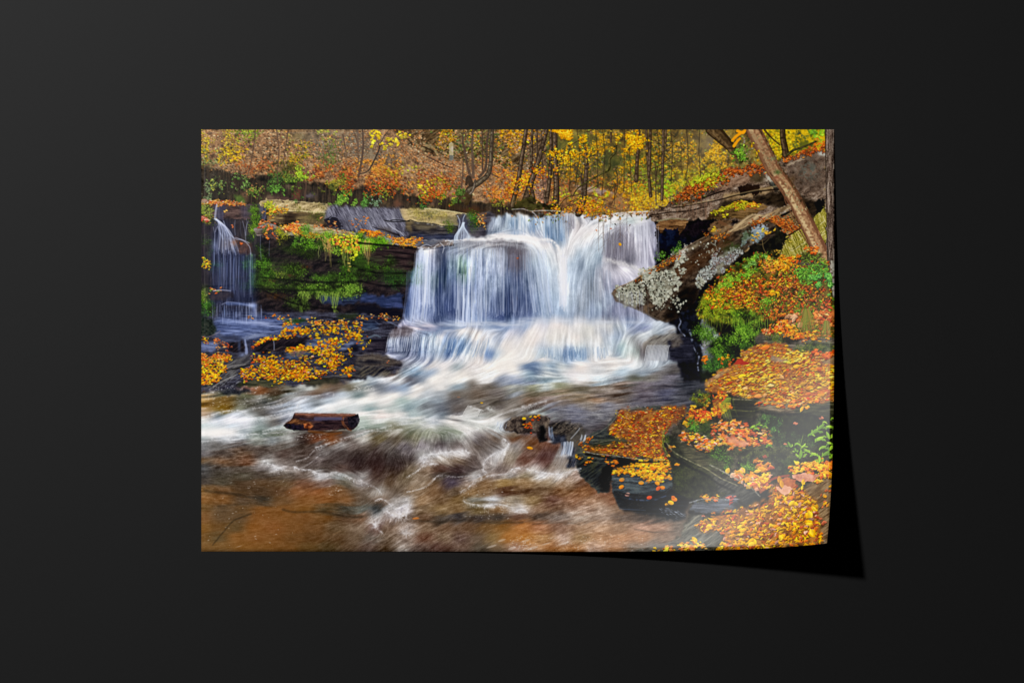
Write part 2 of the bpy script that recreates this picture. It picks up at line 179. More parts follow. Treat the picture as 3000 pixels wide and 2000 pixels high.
# ---- the printed picture: water first, as local colours stretched along the flow ----
ROWS = """600 1500 b8c4d0 1700 a8b0bc 1850 d8dce0
625 1500 c8d2dc 1530 d4dce4 1560 b8c4d2 1600 9fa8b6 1640 c4d0dc 1680 b8bcc6 1710 a8a8b0 1750 b4b6bc 1790 d8dce2 1860 ece8e6 1900 c8ccd4
642 1450 98a4b8 1480 b4c4d4 1510 8fa8c0 1540 e0e4ea 1570 84a0bc 1600 c4ccd6 1630 a8bccf 1660 a0a6b2 1685 dcd8d6 1710 8e8e98 1740 c4c8d0 1770 f0eceb 1800 e8e4e2 1850 cfdad8 1880 e8e4e4 1905 b0b0bc
660 1440 8a94a8 1470 c0ccd8 1500 7f98b4 1520 d8e0e8 1550 8fa8c4 1580 c0ccd8 1610 90a8c2 1640 b4c4d4 1665 8a92a2 1690 b0a8aa 1715 e0dcde 1750 f0ecec 1790 dce4ea 1830 c8cad4 1860 d8d8de 1890 b8b8c4 1910 a8a6b4 1925 8084a0
678 1432 606878 1455 8090a8 1485 c4ccd8 1510 a0b0c8 1535 c8d0dc 1560 98a4b8 1590 c0c8d4 1615 7890b0 1640 90a8c4 1665 b8b8c0 1690 e8e0e0 1740 ece4e4 1780 dce0e6 1805 a4a2aa 1835 b4b2be 1865 c0c0cc 1895 b4b4c2 1925 9c9cb0
692 1430 70747c 1470 d8d0d0 1500 ece6e6 1540 e8e2e4 1580 c8ccd8 1610 7890b0 1640 88a0bc 1670 d8d4d8 1720 f0ece8 1760 dce2e8 1785 b8b8c0 1800 848088 1835 a8a4b0 1880 c0c0ce 1930 9898ae
706 1330 9095a0 1360 c0c4d0 1400 b8b8c0 1440 e8e2e0 1500 f0ece8 1560 f0eae8 1605 e8e4e8 1635 7f9ab8 1650 98acc4 1675 e8e4e4 1720 ece8ec 1755 c8d2dc 1785 98989f 1810 807c88 1850 a8a4b0 1875 bcb8c6 1910 b0aec0 1940 787c94
722 1225 a8b0c0 1250 d0d0d8 1270 e8dfe0 1290 70748a 1320 98a4b8 1350 b8c0cc 1375 8a8e9a 1400 d0d4dc 1425 a0a4ae 1450 74727c 1490 68656f 1525 7c7a84 1550 d8dce4 1600 e8e4e4 1635 d8dce2 1660 e0dde0 1695 e0e4ea 1730 b8c4d0 1760 c4d0dc 1785 94929c 1815 7a7682 1850 a09ca8 1890 b4b0c2 1925 8c8ca4 1945 565c78
742 1215 7f8aa8 1235 c4cce0 1255 ece0e4 1275 a8b0c4 1292 4c5268 1310 98a4ba 1330 586478 1345 b0bccc 1370 98a4b4 1390 c0c8d4 1410 a0acc0 1440 c4ccd8 1470 8c90a0 1495 645e68 1520 6c646c 1545 8a8c98 1570 c4ccd6 1605 dfe6ec 1635 e4e4e8 1665 e0e0e4 1695 a8b8c8 1720 c0ccd8 1750 b0c2d2 1775 a4a0ac 1795 787480 1820 94909c 1845 787684 1870 b4b0bc 1900 b8b4c6 1930 7c7c98
768 1210 7484a4 1230 a0aed0 1250 c0cce4 1268 b8c0dc 1285 4e5468 1300 34405a 1318 7c90a8 1335 4c6470 1352 8cb0a0 1372 98b8c4 1392 a4b4d0 1410 98a4c0 1430 b8c4dc 1450 98a4bc 1475 8c94a8 1500 5c5660 1520 4a4652 1545 8c98ac 1570 acbccd 1600 c8d4e0 1630 dce0e6 1650 ecE8e8 1675 b8c8da 1700 8c9cb0 1730 b4c4d4 1752 a0b0c2 1775 b0b0bc 1795 7c7884 1820 8c8894 1845 6c6a78 1870 a8a4b6 1900 b8b4c8 1925 6c6c88
790 1206 7080a8 1228 a8b4d4 1248 b8c4e0 1270 98a4c4 1290 3c4c60 1305 2e3c54 1320 6c8498 1340 486070 1356 8cb498 1375 8fb0b0 1395 a8b8d4 1415 90a0bc 1440 b0bcd8 1465 8894ac 1490 606478 1515 54525e 1540 808ca4 1565 98a8c0 1595 b8c8da 1625 c8d4e0 1648 e4e4e8 1675 b4c4d8 1700 94a4b8 1730 98a8ba 1755 b0b4c4 1785 c8c4d0 1830 e0dae4 1860 d8d4e0 1885 c0bcd0
812 1203 6878a0 1225 98a8cc 1248 b4c4e0 1270 7c90a0 1290 34485c 1308 46586c 1325 6078a0 1345 406058 1362 7ca090 1382 8ca4bc 1400 a0b0d0 1420 8090b0 1445 a0b0cc 1468 6c7c98 1492 48587a 1515 60688a 1540 7484a0 1565 8c9cb8 1590 b0c0d4 1620 c0cee0 1648 e0e2e8 1678 b8c8dc 1702 98a8bc 1728 8896a8 1752 a8acba 1780 a8a8ba 1810 c8c4d4 1845 d0ccdc 1875 c8c4d4
840 1200 50608c 1222 8c9cc4 1245 a8b8dc 1268 74889c 1288 30405c 1305 3c4c68 1328 64749a 1348 405478 1368 7c90b4 1388 90a4cc 1408 98a8c8 1428 70809c 1450 94a4c0 1470 5c6c8c 1495 3a4a6c 1515 54648a 1540 6c7c9c 1568 8c9cb8 1595 acbcd4 1622 b8c8dc 1650 dcdfe8 1680 acbcd2 1705 94a2b6 1730 808a98 1755 a0a4b2 1785 9c9eb4 1815 9898b0 1850 b4b4c8
870 1198 40507c 1220 7888b4 1245 9cacd4 1265 8c9cc0 1288 30406a 1306 4c5c84 1328 5c6c94 1348 34466e 1370 98a8c8 1390 a0b0d4 1410 7888a8 1430 8c9cb8 1452 54648a 1475 3c4c70 1497 24305a 1518 48587e 1540 50608a 1568 7c90b4 1598 a4b8d4 1625 b0c4dc 1655 c4d0e0 1682 a8b8cc 1706 98a4b6 1730 808a9a 1756 98a0b2 1785 a8b4cc 1812 98a0b8 1850 8c90a8
898 1192 30406c 1215 6c7ca8 1240 8c9cc8 1262 8494bc 1285 3c4c78 1310 48588a 1330 2c3c68 1352 4c5c88 1375 a8b8dc 1392 a0b0d4 1412 7484a4 1432 8090b0 1455 44547a 1478 3c4a70 1500 202c54 1520 40507c 1545 4c5c84 1572 7488ac 1600 9cb0cc 1632 a8bcd8 1660 b4c4d8 1688 90a0b8 1710 848e9c 1735 98a8c4 1760 b0c0d4 1790 a0a8c0 1820 8c90ac 1860 9094b0
922 1185 38486c 1210 7888b0 1240 8494c0 1265 6c7ca8 1290 3c4c74 1320 4c5a84 1350 44547c 1378 98acd0 1400 7c90b8 1430 5c6c98 1460 48588a 1490 3a4a70 1520 505f88 1545 6474a0 1575 8094b8 1605 98acc8 1640 a4b8d4 1675 98a8c0 1700 8a96aa 1730 98a8c4 1755 a4b4d0 1778 707690 1810 8e94b0 1840 9096b0 1880 8c90a8 1920 a4a4b4
945 1180 7c80a0 1205 b8bcd8 1240 8a92b0 1280 606c90 1320 6c7ca0 1360 8c9cc4 1390 90a4cc 1420 8498bc 1460 7488b0 1500 8ca0c4 1540 a8b8d4 1580 d0d0dc 1630 e8e0e0 1700 e6e2e2 1760 dcdcde 1800 c8ccd4 1840 8c9cbc 1880 a8b4cc 1930 c0c8d4 1985 b8c0cc
960 1150 443c44 1185 a8a4b8 1220 e0d4dc 1260 c4bcd0 1300 8090b0 1340 b0bcd0 1380 e0dcdc 1430 a8b4c8 1480 98a8c4 1520 b4bcd0 1570 e8e2e2 1640 e8e2df 1720 e0dedb 1790 d4d4d4 1820 c0c8d0 1860 98a0b8 1890 8890b0 1920 c4ccd4 1960 c0c4cc 1990 b0b8c0
975 1150 4c4448 1175 6a646c 1210 a0a0b0 1240 8c98b0 1270 a8b8cc 1300 d8d4d8 1350 ece4e0 1400 ecE4e0 1450 c4c8d4 1500 d0d0dc 1560 ece6e4 1640 e4e0dc 1720 dcdad6 1780 c8ccd4 1810 a8b4c8 1850 b8c0cc 1890 c8ccd0 1930 98a0a8 1980 7c7874
995 1138 a0a8b8 1155 c4ccd8 1175 788098 1195 a0a8b8 1215 6c7890 1240 90a0b4 1265 c0ccd8 1290 d8d8dc 1310 8498b8 1335 7488a8 1355 a8b8cc 1390 e8e2e0 1430 dcdce0 1460 b8c0d0 1500 e4e0e0 1560 ece4e0 1620 e4e0dc 1690 e8e2de 1750 dcdad8 1800 c0ccd8 1835 d8dcdc 1860 8a8c8e 1885 c8ccd0 1920 84807c 1960 74706c
1015 1133 98a0b8 1150 8088a0 1170 a0a8bc 1190 586078 1215 7c88a0 1235 607090 1260 a8b8cc 1290 c8d0d8 1312 5c749a 1335 6880a4 1360 98acc8 1395 dcdcdf 1430 dcdcdc 1480 ece5e1 1540 ece6e2 1590 d0d4dc 1640 dce0e4 1700 d4dce0 1740 dcdfe2 1780 c4ccd4 1820 b8ccd0 1850 c8d0d0 1875 848080 1900 8c8680 1960 7c7872
1035 1133 888ea8 1155 585e74 1180 6c7488 1205 606880 1235 7484a0 1262 a8b4c8 1290 a0b0c8 1312 5c7094 1340 98a8bc 1375 d8dcdf 1410 d0d4dc 1430 7890b8 1455 ccd4dc 1490 f0eae4 1550 e8e6e4 1590 c0d0dc 1625 b0c0d0 1655 7c90b0 1680 6c84a4 1710 98acc4 1740 c8d0d8 1780 d8dcdc 1805 a8b4c0 1830 c8d4d4 1860 a8b4b0 1885 706c70 1905 c8ccd0 1925 787880 1950 c0c4cc 1965 60606c
1052 1133 b8b8cc 1160 a8acc0 1200 74788c 1240 9aa0b4 1280 dcdce0 1340 dcdadf 1400 f0e8e4 1480 f4eee8 1540 ece8e4 1590 e8e4e2 1630 c0ccd8 1665 a0b0c4 1700 b0c0d0 1740 e8e4e2 1790 ece6e2 1850 ece8e6 1910 c8ccd4 1970 98a0a8
1072 1080 4c4444 1120 6c6460 1160 605858 1190 7c808c 1220 b8c0cc 1260 dcd8d8 1300 e4dfdf 1340 a8b0b4 1380 e4dedc 1440 f0eae4 1500 f4eee8 1545 8494ac 1575 7c8ca4 1595 c8d0d4 1615 8498ac 1640 dce0e0 1700 f0e9e5 1800 ece8e4 1860 dce0e2 1920 b8c0c8 1980 6c6c70
1092 1050 645c54 1100 585050 1150 6c5c54 1185 98a4b0 1220 8ca0b4 1260 a8b4c4 1300 e8e4e0 1360 ece6e0 1440 f4eee8 1510 ece8e4 1550 b0c0cc 1600 dce0e0 1680 e8e4e4 1760 e4e4e4 1820 b8c4cc 1880 98a0a8 1930 706c6c 1980 4c4848
1112 1045 c8d0d4 1090 98a0a8 1130 d4d4d8 1170 dcdcdc 1200 686870 1230 8c94a0 1270 f0ebe6 1340 f4f0ea 1420 ece8e4 1470 a0a4ae 1510 b0b8c8 1550 a8b0bc 1600 90a0a8 1640 d4dcdc 1700 ece6e2 1760 c8d0d4 1810 94989c 1860 6c6c64 1910 6c6864 1970 504c54 2010 363840
1090 600 6c5044 700 6c5444 800 645448 900 5c5044 1000 645850
1115 600 6c4c3c 700 6c4c3c 800 6c5040 900 605448 1000 645850
1135 600 6c4434 640 3c3c48 680 383a44 720 a07060 760 8c6448 800 6c5c4c 850 585448 880 9c9c98 910 c0c4c0 945 84705c 980 6c5c50 1020 6c6454 1060 a0a4a0 1110 7c8088 1150 98a0b0 1185 a0b0c4 1220 f0eae4 1290 ece8e4 1340 98a4ac 1390 787068 1440 6c645c 1500 9c9c94 1560 90907c 1600 c0c8c4 1640 84846c 1700 706858 1760 84786c 1820 6c5c50 1880 70686c 1940 504c54 2010 32343c
1155 600 6c6454 660 585844 720 707058 760 98948c 800 585444 850 a8acac 885 8c8884 920 645044 960 84848c 1000 c0c8d0 1050 8c9898 1090 e8e4e0 1150 f4eee8 1210 ece8e4 1250 c8ccd0 1290 a0a4a8 1340 706860 1400 6c5f54 1460 645c58 1510 90949a 1560 605848 1600 7c7060 1650 90806c 1700 6c6458 1760 887c74 1830 706864 1890 544c54 1950 48485a 2010 3c3c44
1175 600 8a6c40 660 786038 720 5c584c 780 60605c 830 787470 880 9c9ca0 920 7c8084 960 b8c0c8 1010 e8e6e4 1070 f4eee8 1130 ece8e4 1180 b0c0bc 1230 a8b4b8 1280 98a0a8 1330 6c6868 1400 7c746c 1450 645c54 1510 6c645c 1550 6c5848 1600 7c6c64 1650 887c74 1700 8c7860 1750 a48468 1810 7c6c60 1860 6c6870 1920 5c5860 1980 484850
1195 600 8c6c38 650 84682c 700 8c8c7c 750 6a6660 800 88888c 850 98a0ac 900 c4ccd8 960 e8e6e4 1030 d8dcdc 1080 a0b0b0 1140 c0c8c4 1200 90a0a4 1250 74787c 1290 70747c 1340 6c6460 1400 706860 1450 6c6460 1510 746c64 1570 5c5450 1620 7c7c84 1670 80808c 1720 94846c 1780 706c70 1840 706864 1900 605c64
1215 600 a89078 640 8c9498 690 d8dce4 730 a8acac 775 585450 820 7c8088 860 b8bcc4 900 dce0e4 950 b8c0c8 1000 b0bcbc 1060 ece6e2 1120 f0e4de 1170 e4e0dc 1210 b8c4c4 1250 90989c 1290 788088 1340 6c6868 1380 bcbcb8 1405 c8c8c4 1440 98948c 1490 7c746c 1530 84807c 1570 ccd4d0 1610 a0a8a4 1640 5c5858 1700 6a6a78 1760 6c6864 1820 6c645c 1900 544c48
1232 590 dcdcd8 630 d0d4dc 680 ecE8ec 720 e8e8ee 760 98a0a0 800 787470 850 a8a8b4 900 d4dad8 960 e4e4e0 1010 b8c4c0 1060 b0c0b4 1110 dcdcd8 1170 c8ccc8 1220 b8bcb4 1270 c8ccd0 1320 ece6e0 1370 d0d0cc 1420 ded8d4 1460 dcd8d4 1500 98989c 1540 686060 1600 605458 1660 686470 1720 6c6868 1800 5c544c
1250 590 b8c4c4 630 d0d8dc 680 c8d0d8 720 e0e2e6 760 8c9894 810 a8b0b0 850 c8d0c8 1060 98a89c 1110 889488 1160 84806c 1210 a8aca0 1260 d4d4d0 1310 a8b0a4 1360 f0ece6 1410 e4e4de 1450 c8ccc8 1490 b8bcc4 1550 605c68 1600 54505c 1680 4c484c 1760 4c4444
1268 590 f0ebe8 640 f4eeea 680 ece8e6 710 98a0a4 760 748078 810 6c7464 1050 a0a4a0 1110 6c6454 1160 c0bcb4 1200 646450 1250 a0a490 1300 7c8474 1340 a0a898 1380 dcd8d4 1420 98908c 1460 a8a8a8 1500 7c6c5c
1285 590 a0a8a8 650 b8bcc0 700 c4c8cc 750 98a098 800 888c8c 850 a8a8a4 880 3c302c 930 6c4430 970 7c4c2c 1010 605048 1060 c0bcb4 1110 74684c 1160 5c5040 1210 84806c 1270 98968c 1320 80807c 1360 b8b4b0 1400 746c6c 1450 6c5c50 1510 70503c
1305 590 787878 640 686460 700 5c5450 760 584c44 820 605850 880 4c4038 940 58504c 1000 989490 1040 6c605a 1090 54483e 1140 68605a 1190 70686c 1240 90888c 1290 544a4c 1340 6c605c 1400 645850 1450 605650 1480 b8b4b0 1510 98908c 1560 6c4830 1600 6c4838
1328 590 706c6c 650 584c44 710 6c5440 770 544840 830 5c4c44 900 4c3c34 950 706864 1000 4c403c 1050 3a2e2a 1100 40322e 1150 4c4440 1200 6c6464 1240 a8a8a4 1290 d8d8d8 1350 e0dedc 1390 847870 1430 7c7470 1465 d0d0d0 1500 948878 1550 74584c 1600 5c403c 1650 78706c
1350 590 6c5438 650 7c5c40 720 704c34 780 b0b0ac 820 746860 880 544840 930 746864 980 4c403c 1040 382a2a 1100 3a2a28 1150 3c302e 1200 483c38 1240 b0acac 1290 a89c8c 1340 84705c 1380 5c4c44 1420 98908c 1440 c8c4c0 1490 948470 1540 6c4434 1590 5c3830 1640 948c84
1372 590 4c4c4c 650 504840 710 54483c 770 7c7470 810 d0d0d0 850 988e86 900 5c5048 950 4c4038 1000 604c44 1050 3c2c28 1100 3c2824 1160 40302c 1210 70604c 1250 947c64 1290 583c30 1340 4c3a38 1390 605450 1430 8c8078 1470 84746c 1520 98867a 1560 c8c0b8 1610 8c7868 1660 948878
1392 590 44403c 650 4c4438 710 504838 770 54483c 830 605448 890 706054 940 b8b8b8 1000 9ca09c 1060 9c9894 1100 4c3830 1150 4c3a2c 1190 6c5c44 1240 84705a 1290 4c4440 1340 44383a 1390 b8b4b0 1440 98887c 1490 a8a098 1540 98886c 1590 dcdcdc 1640 dcd8d4 1690 a89080
1415 590 4c443c 650 4c4434 710 584430 770 604830 830 6c5438 890 744c34 950 786054 1010 686050 1060 908884 1100 6c5c50 1140 5a4430 1180 7c6a54 1230 98846c 1270 74583c 1320 504450 1370 907c6c 1420 8c6c48 1480 a0804c 1540 94744c 1600 a08a6c 1660 987c60 1710 6c4830
1440 590 7c582a 650 6c4c2c 710 503c28 770 4c3a28 820 5c4028 870 905c34 930 94582c 990 7c5430 1050 6c5c4c 1110 a8a49c 1160 6c5c4c 1210 8c7458 1270 7c5c3c 1330 64503c 1380 8c6c44 1420 8c7050 1480 5c3c28 1540 5c4028 1590 74583c 1650 7c5430 1710 84542c 1770 7c4c30
1465 590 8c5c28 650 805428 710 504030 770 3c3a34 830 6c4c2c 890 8c5828 950 905828 1010 7c5028 1060 5c4c3c 1110 7c6450 1160 989088 1190 a8a4a0 1230 9c7c58 1290 74583a 1340 7c6038 1390 8c8878 1440 c4c8cc 1500 9c8c74 1560 8c7048 1620 6c4838 1680 946848 1740 a07858 1800 8c5c3c
1490 590 74562c 650 5c4c38 710 5c4428 770 84501e 830 84501e 890 84541e 950 4c4028 1010 404038 1060 6c7068 1100 3c4040 1150 a09c98 1180 d0ccd0 1230 80684c 1290 8c7048 1340 806440 1400 74603c 1460 8c6c48 1520 c0b8b0 1580 8c6c50 1640 785840 1700 a88870 1760 b0947c 1820 8c6c50 1880 6c5440
1515 590 805428 650 604c34 700 5c4830 760 8c5420 830 84501e 890 7c4c20 950 70481e 1010 5c4430 1060 7c5c44 1100 b8b4b0 1140 94847c 1190 6c5848 1240 6c5038 1290 54483c 1340 4c4440 1400 4c4038 1460 504438 1520 6c4c38 1580 5c4a3c 1640 847468 1700 b09c88 1760 a48a74 1820 705c4c 1880 544438 1940 4c443c
1545 590 84581e 640 6c4c24 690 5c4828 740 94581e 800 8c501e 860 7c4c1e 920 6c441e 980 5c4830 1050 84705c 1100 74584c 1150 7c6450 1190 a8988c 1250 846a50 1310 745840 1370 6c5038 1420 74542e 1470 8c602c 1530 ac6c30 1580 a87048 1640 8c6850 1700 a07c5c 1760 bc9470 1820 9c7858 1880 b4886c 1940 a0785c 1990 706050
1575 590 785424 640 605030 690 8c5820 750 8c5420 800 84501e 860 6c441c 920 5c3c1c 980 5c442c 1040 6c5844 1090 706458 1140 74604c 1190 8c7868 1240 74503c 1300 846c54 1350 6c5448 1400 6c5844 1440 8c7044 1490 ac7030 1540 b47430 1590 ac7c48 1650 b89880 1700 a07c50 1760 ac7c50 1820 b48054 1880 a87850 1940 8c7058
1605 590 805c2c 650 7c5828 710 8c5a20 770 84541e 840 74481a 900 5c421c 960 443820 1020 5c4834 1080 604c40 1130 584430 1180 a09488 1230 6c584c 1290 5c4034 1350 6c5444 1410 5c5040 1460 7c6448 1510 b0886c 1560 bc8c60 1620 a8703c 1680 ac7440 1740 c09c80 1800 a87850 1860 806c58 1920 706458"""
wp = []
for r in ROWS.split('\n'):
    t = r.split(); y = float(t[0])
    for i in range(1, len(t), 2): wp.append((float(t[i]), y, *hx(t[i+1].lower())))
WC = 0
_h, _w = 310, 464; gy, gx = np.mgrid[0:_h, 0:_w].astype(np.float32); gx = X0+gx*1853/(_w-1); gy = Y0+gy*1235/(_h-1); _n = np.zeros((_h, _w), np.float32); _c = np.zeros((_h, _w, 3), np.float32)
for q in wp:
    yr = slice(max(int((q[1]-70-Y0)/1235*_h), 0), int((q[1]+70-Y0)/1235*_h)+1); xr = slice(max(int((q[0]-130-X0)/1853*_w), 0), int((q[0]+130-X0)/1853*_w)+1)
    d = ((gx[yr, xr]-q[0])/1.25)**2+((gy[yr, xr]-q[1])*1.2)**2; g = 1/(d+90)**2.2*np.clip(1-d/9000, 0, 1)
    _n[yr, xr] += g; _c[yr, xr] += g[..., None]*np.array(q[2:5], np.float32)
WC = resize(_c/np.maximum(_n, 1e-12)[..., None], PH, PW)
DIR = """1450 640 110 1500 650 92 1560 660 70 1575 700 55 1540 625 80 1620 650 88 1680 650 88 1650 700 85 1700 640 70 1760 650 155 1720 675 140 1690 700 125 1820 640 172 1880 625 175 1660 740 108 1650 800 92 1720 740 107 1700 800 100 1760 720 96 1850 700 91 1910 700 84 1930 740 75 1870 760 90 1800 760 92 1830 790 35 1870 800 40 1800 820 85 1850 840 75 1600 740 62 1620 780 75 1640 850 89 1590 850 84 1560 760 75 1530 760 86 1560 850 88 1250 925 91 1330 925 90 1400 930 91 1480 915 90 1600 930 90 1700 930 90 1800 930 88 1480 760 91 1430 770 91 1400 780 95 1380 830 95 1300 770 90 1250 760 86 1220 790 97 1200 850 98 1240 870 91 1350 880 91 1450 880 90 1500 690 175 1440 697 175 1540 708 10 1340 712 165 1600 900 90 1700 900 91 1800 900 87 1880 920 85 1240 955 12 1330 945 5 1450 950 178 1550 940 96 1560 955 115 1620 950 100 1680 955 92 1750 958 86 1820 962 70 1900 955 150
1170 1010 96 1220 1010 93 1260 1010 97 1310 1010 112 1345 1000 125 1400 990 120 1440 1020 110 1500 980 125 1560 975 118 1640 975 98 1720 975 88 1560 1020 110 1620 1000 100 1680 1030 91 1740 1020 85 1780 1000 80 1820 1000 115 1850 970 140 1860 1020 95 1920 1030 103 1900 985 155 1960 990 165 1400 1040 100
1500 1070 165 1600 1080 10 1700 1080 5 1800 1070 175 1400 1090 160 1300 1100 155 1200 1120 155 1150 1030 178 1110 1060 172 1100 1090 165 1200 1080 150 1150 1160 162 1050 1180 165 950 1200 165 850 1170 160 850 1215 165 750 1220 168 690 1200 155 640 1235 165 600 1290 172 700 1270 170 600 1160 175 700 1150 178 850 1140 175 1300 1170 168 1400 1150 170 1500 1120 165 1500 1170 158 1600 1140 172 1700 1180 174 1800 1110 172 1900 1130 176 1980 1100 178 1900 1200 175 1700 1230 3 1600 1200 160 1450 1210 158 1350 1190 160 1250 1200 160 1200 1230 172 1100 1240 172 1150 1215 170 1350 1240 5 1300 1255 10
1060 1290 160 1130 1290 145 1180 1310 130 1230 1290 115 1270 1300 100 1310 1290 80 1360 1290 55 1410 1290 35 1450 1300 30 1000 1310 155 950 1330 150 1040 1350 120 1120 1350 110 1180 1350 75 1220 1360 140 1280 1350 30 1350 1350 20 1400 1340 60 1480 1340 110 1540 1330 140 1590 1360 130 1620 1330 115 1240 1400 150 1180 1400 120 1130 1430 110 1080 1410 150 1040 1400 30 990 1380 20 1200 1440 150 1160 1480 150 1120 1540 110 1090 1520 140 1250 1450 150 1300 1420 140 1350 1430 165 1400 1400 155 1450 1430 172 1550 1430 168 1500 1480 5 1430 1480 3 1350 1490 165 1250 1500 165 800 1350 168 700 1350 172 620 1330 168 700 1300 172 850 1300 165 750 1400 175 650 1440 5 760 1450 8 850 1430 160 950 1420 160 900 1500 178 700 1540 170 800 1580 178 1000 1500 5 1000 1580 150 1180 1570 150 1100 1590 150 1300 1560 150 1400 1560 150 1500 1550 165 1600 1500 160 1700 1520 160 1800 1540 165 1650 1590 150 1560 1590 172 1750 1590 170 1620 1440 165 1700 1420 150 1650 1390 130"""
dd = np.array(DIR.split(), np.float32).reshape(-1, 3); dr = np.radians(dd[:, 2]*2)
F = idw([(x, y, math.cos(a), math.sin(a)) for x, y, a in zip(dd[:, 0], dd[:, 1], dr)], 2., 8)
ANG = np.arctan2(F[..., 1], F[..., 0])/2+N4*.03+N3*.035
w0 = rng.random((PH, PW)).astype(np.float32); w1 = blur(rng.random((PH, PW)).astype(np.float32), 1); w2 = blur(rng.random((PH, PW)).astype(np.float32), 3); w3 = blur(rng.random((PH, PW)).astype(np.float32), 2)
L1, L2, L3 = lic(ANG, (w1, w2, w3), 26); L0, = lic(ANG, (w0,), 9)
# how strongly each stretch of water is streaked: foam is smooth, brown riffles are rough
AM = idw([(x, y, v) for x, y, v in np.array("""1460 660 .1 1600 660 .1 1700 650 .08 1850 640 .045 1500 700 .04 1560 710 .035 1640 800 .06 1700 700 .05 1850 720 .09 1850 790 .05 1400 800 .13 1500 850 .13 1250 850 .1 1320 850 .13 1600 880 .06 1750 880 .08 1350 950 .06 1600 970 .025 1700 980 .03 1200 1010 .15 1350 1010 .08 1680 1030 .08 1500 1060 .02 1300 1110 .02 1150 1160 .02 1000 1190 .03 1700 1080 .03 1850 1080 .05 1130 1080 .13 1450 1160 .08 1600 1130 .1 1800 1150 .13 1950 1120 .1 1700 1230 .1 1350 1240 .06 1200 1220 .06 850 1200 .08 700 1230 .05 620 1260 .03 800 1150 .12 640 1150 .12 1200 1300 .09 1050 1340 .06 1100 1290 .09 700 1330 .11 900 1340 .09 1300 1360 .08 1500 1340 .08 1250 1430 .09 1450 1430 .09 1100 1440 .07 700 1430 .06 700 1550 .035 850 1550 .035 1000 1560 .07 1200 1560 .11 1300 1500 .08 1500 1560 .05 1650 1480 .12 1700 1560 .09 1850 1570 .07 1600 1600 .08""".split(), np.float32).reshape(-1, 3)], 2., 20)[..., 0]
Ls, Lt = lic(ANG, (w1, blur(w0, 1)), 11)
far = np.clip((SY-1225)/60, 0, 1)                              # nearer water: shorter, choppier marks
rid = 1-np.abs(noise(34, 11, -.25, 4)+.1*N3)*7; rid2 = 1-np.abs(noise(16, 7, .35, 3))*7        # crests of ripples
rp, rp2 = lic(ANG, (np.clip(rid, -.5, 1).astype(np.float32), np.clip(rid2, -.5, 1).astype(np.float32)), 5)
def crest(r): return np.clip((r-.45)/.55, 0, 1)**1.5*(.6+.5*np.clip(N4, -1, 1.5))
w8 = NH*.30+ND*.12+N2*.16+N1*.22
T = (.4*L1+.55*L2+.4*L3+.35*L0)*.85*(1-far*.93)+far*(.36*rp+.32*rp2+.7*crest(rid)+.5*crest(rid2)+.4*w8+.3*Ls+.46*L0-.2)*.6
WC += (WC-blur(WC, 18))*np.where(SY < 1120, .55, .25)[..., None]
_a = (np.clip((SY-1400)/80, 0, 1)*np.clip((1080-SX)/120, 0, 1)*.35)[..., None]; WC = WC*(1-_a)+hx('7c5a34')*_a
_f = np.clip((965-SY)/30, 0, 1)[..., None]; WC = WC+_f*((WC.mean(-1, keepdims=True)-WC)*.22+.018)
_n2 = np.clip((SY-1270)/60, 0, 1)[..., None]; WC = WC*(1-_n2*np.array([-.04, -.02, -.02], np.float32)); WC = WC+(WC.mean(-1, keepdims=True)-WC)*.22*_n2      # the near pool is deep brown
# bend the colour edges with the flow so that they break up into wisps
_dx, _dy = -np.sin(ANG), np.cos(ANG); q = (L2*2.2+L3*2.6)*np.clip(AM/.06, .5, 1.6)*(1-.45*_n2[..., 0])+(N2+NR*1.2)*_n2[..., 0]; WC = WC*(1-_n2)+blur(WC, 2)*_n2
WC = WC[np.clip(YY+_dy*q, 0, PH-1).astype(int), np.clip(XX+_dx*q, 0, PW-1).astype(int)]
WC = np.stack(lic(ANG, [WC[..., i].copy() for i in range(3)], 13, 1., True), -1)
lum = WC.mean(-1, keepdims=True); T = T[..., None]*AM[..., None]*1.1*np.clip(.45+lum, .5, 1.2)
hi = np.array([1.0, 1.0, 1.02], np.float32)
CV[:] = np.clip(WC+np.where(T > 0, T*hi*1.15, T*np.array([1, .98, .93], np.float32)), 0, .97)
CV += (N1*.006)[..., None]
# ---- far wood above the falls ----
TOP = "1318 618 1370 624 1430 640 1452 624 1480 614 1500 612 1530 611 1560 617 1600 616 1650 620 1690 626 1725 626 1755 631 1790 627 1830 621 1880 618 1906 618"
tp = list(map(float, TOP.split()))
P(tp+[2440, 640, 2440, 360, 1260, 360], '2c2c20 564428 74622e 8c7434 a08a48', 'n', .2, jag=1, grain=.1)
def dabs(x0, y0, x1, y1, n, pal, size=(2, 4.5), **k): S([x0, y0, x1, y0, x1, y1, x0, y1], n, size, pal, **{**dict(asp=.55, var=90, sh=.35, feather=10, clump=.5), **k})
YEL = 'e8a81c f0b828 d8921c f4c43c c8821c e09a14'; GRN = '5c7a34 7c9a3c 48602c 94a848 3c5028'; ORG = 'd0702c c05c24 e08838 a85028 c88048'; BRN = '7c5c3c 94704c 5c4430 b08a64 6c5448'
GRY = '8c8478 a09890 6c645c b0a494'
B(1560, 480, 40, 50, '2c4438', .8); B(1780, 470, 45, 40, '2c3828', .7); B(1620, 440, 40, 40, '3c5030', .6); B(1700, 500, 60, 30, '4c4434', .6); B(1940, 540, 50, 40, '34402c', .7); B(2020, 430, 60, 60, '78684c', .5)
B(1700, 420, 60, 40, '647438', .5); B(1860, 480, 60, 40, '6c8030', .5); B(2080, 420, 40, 50, '8c8070', .6); B(2170, 450, 30, 30, '6c7850', .6)
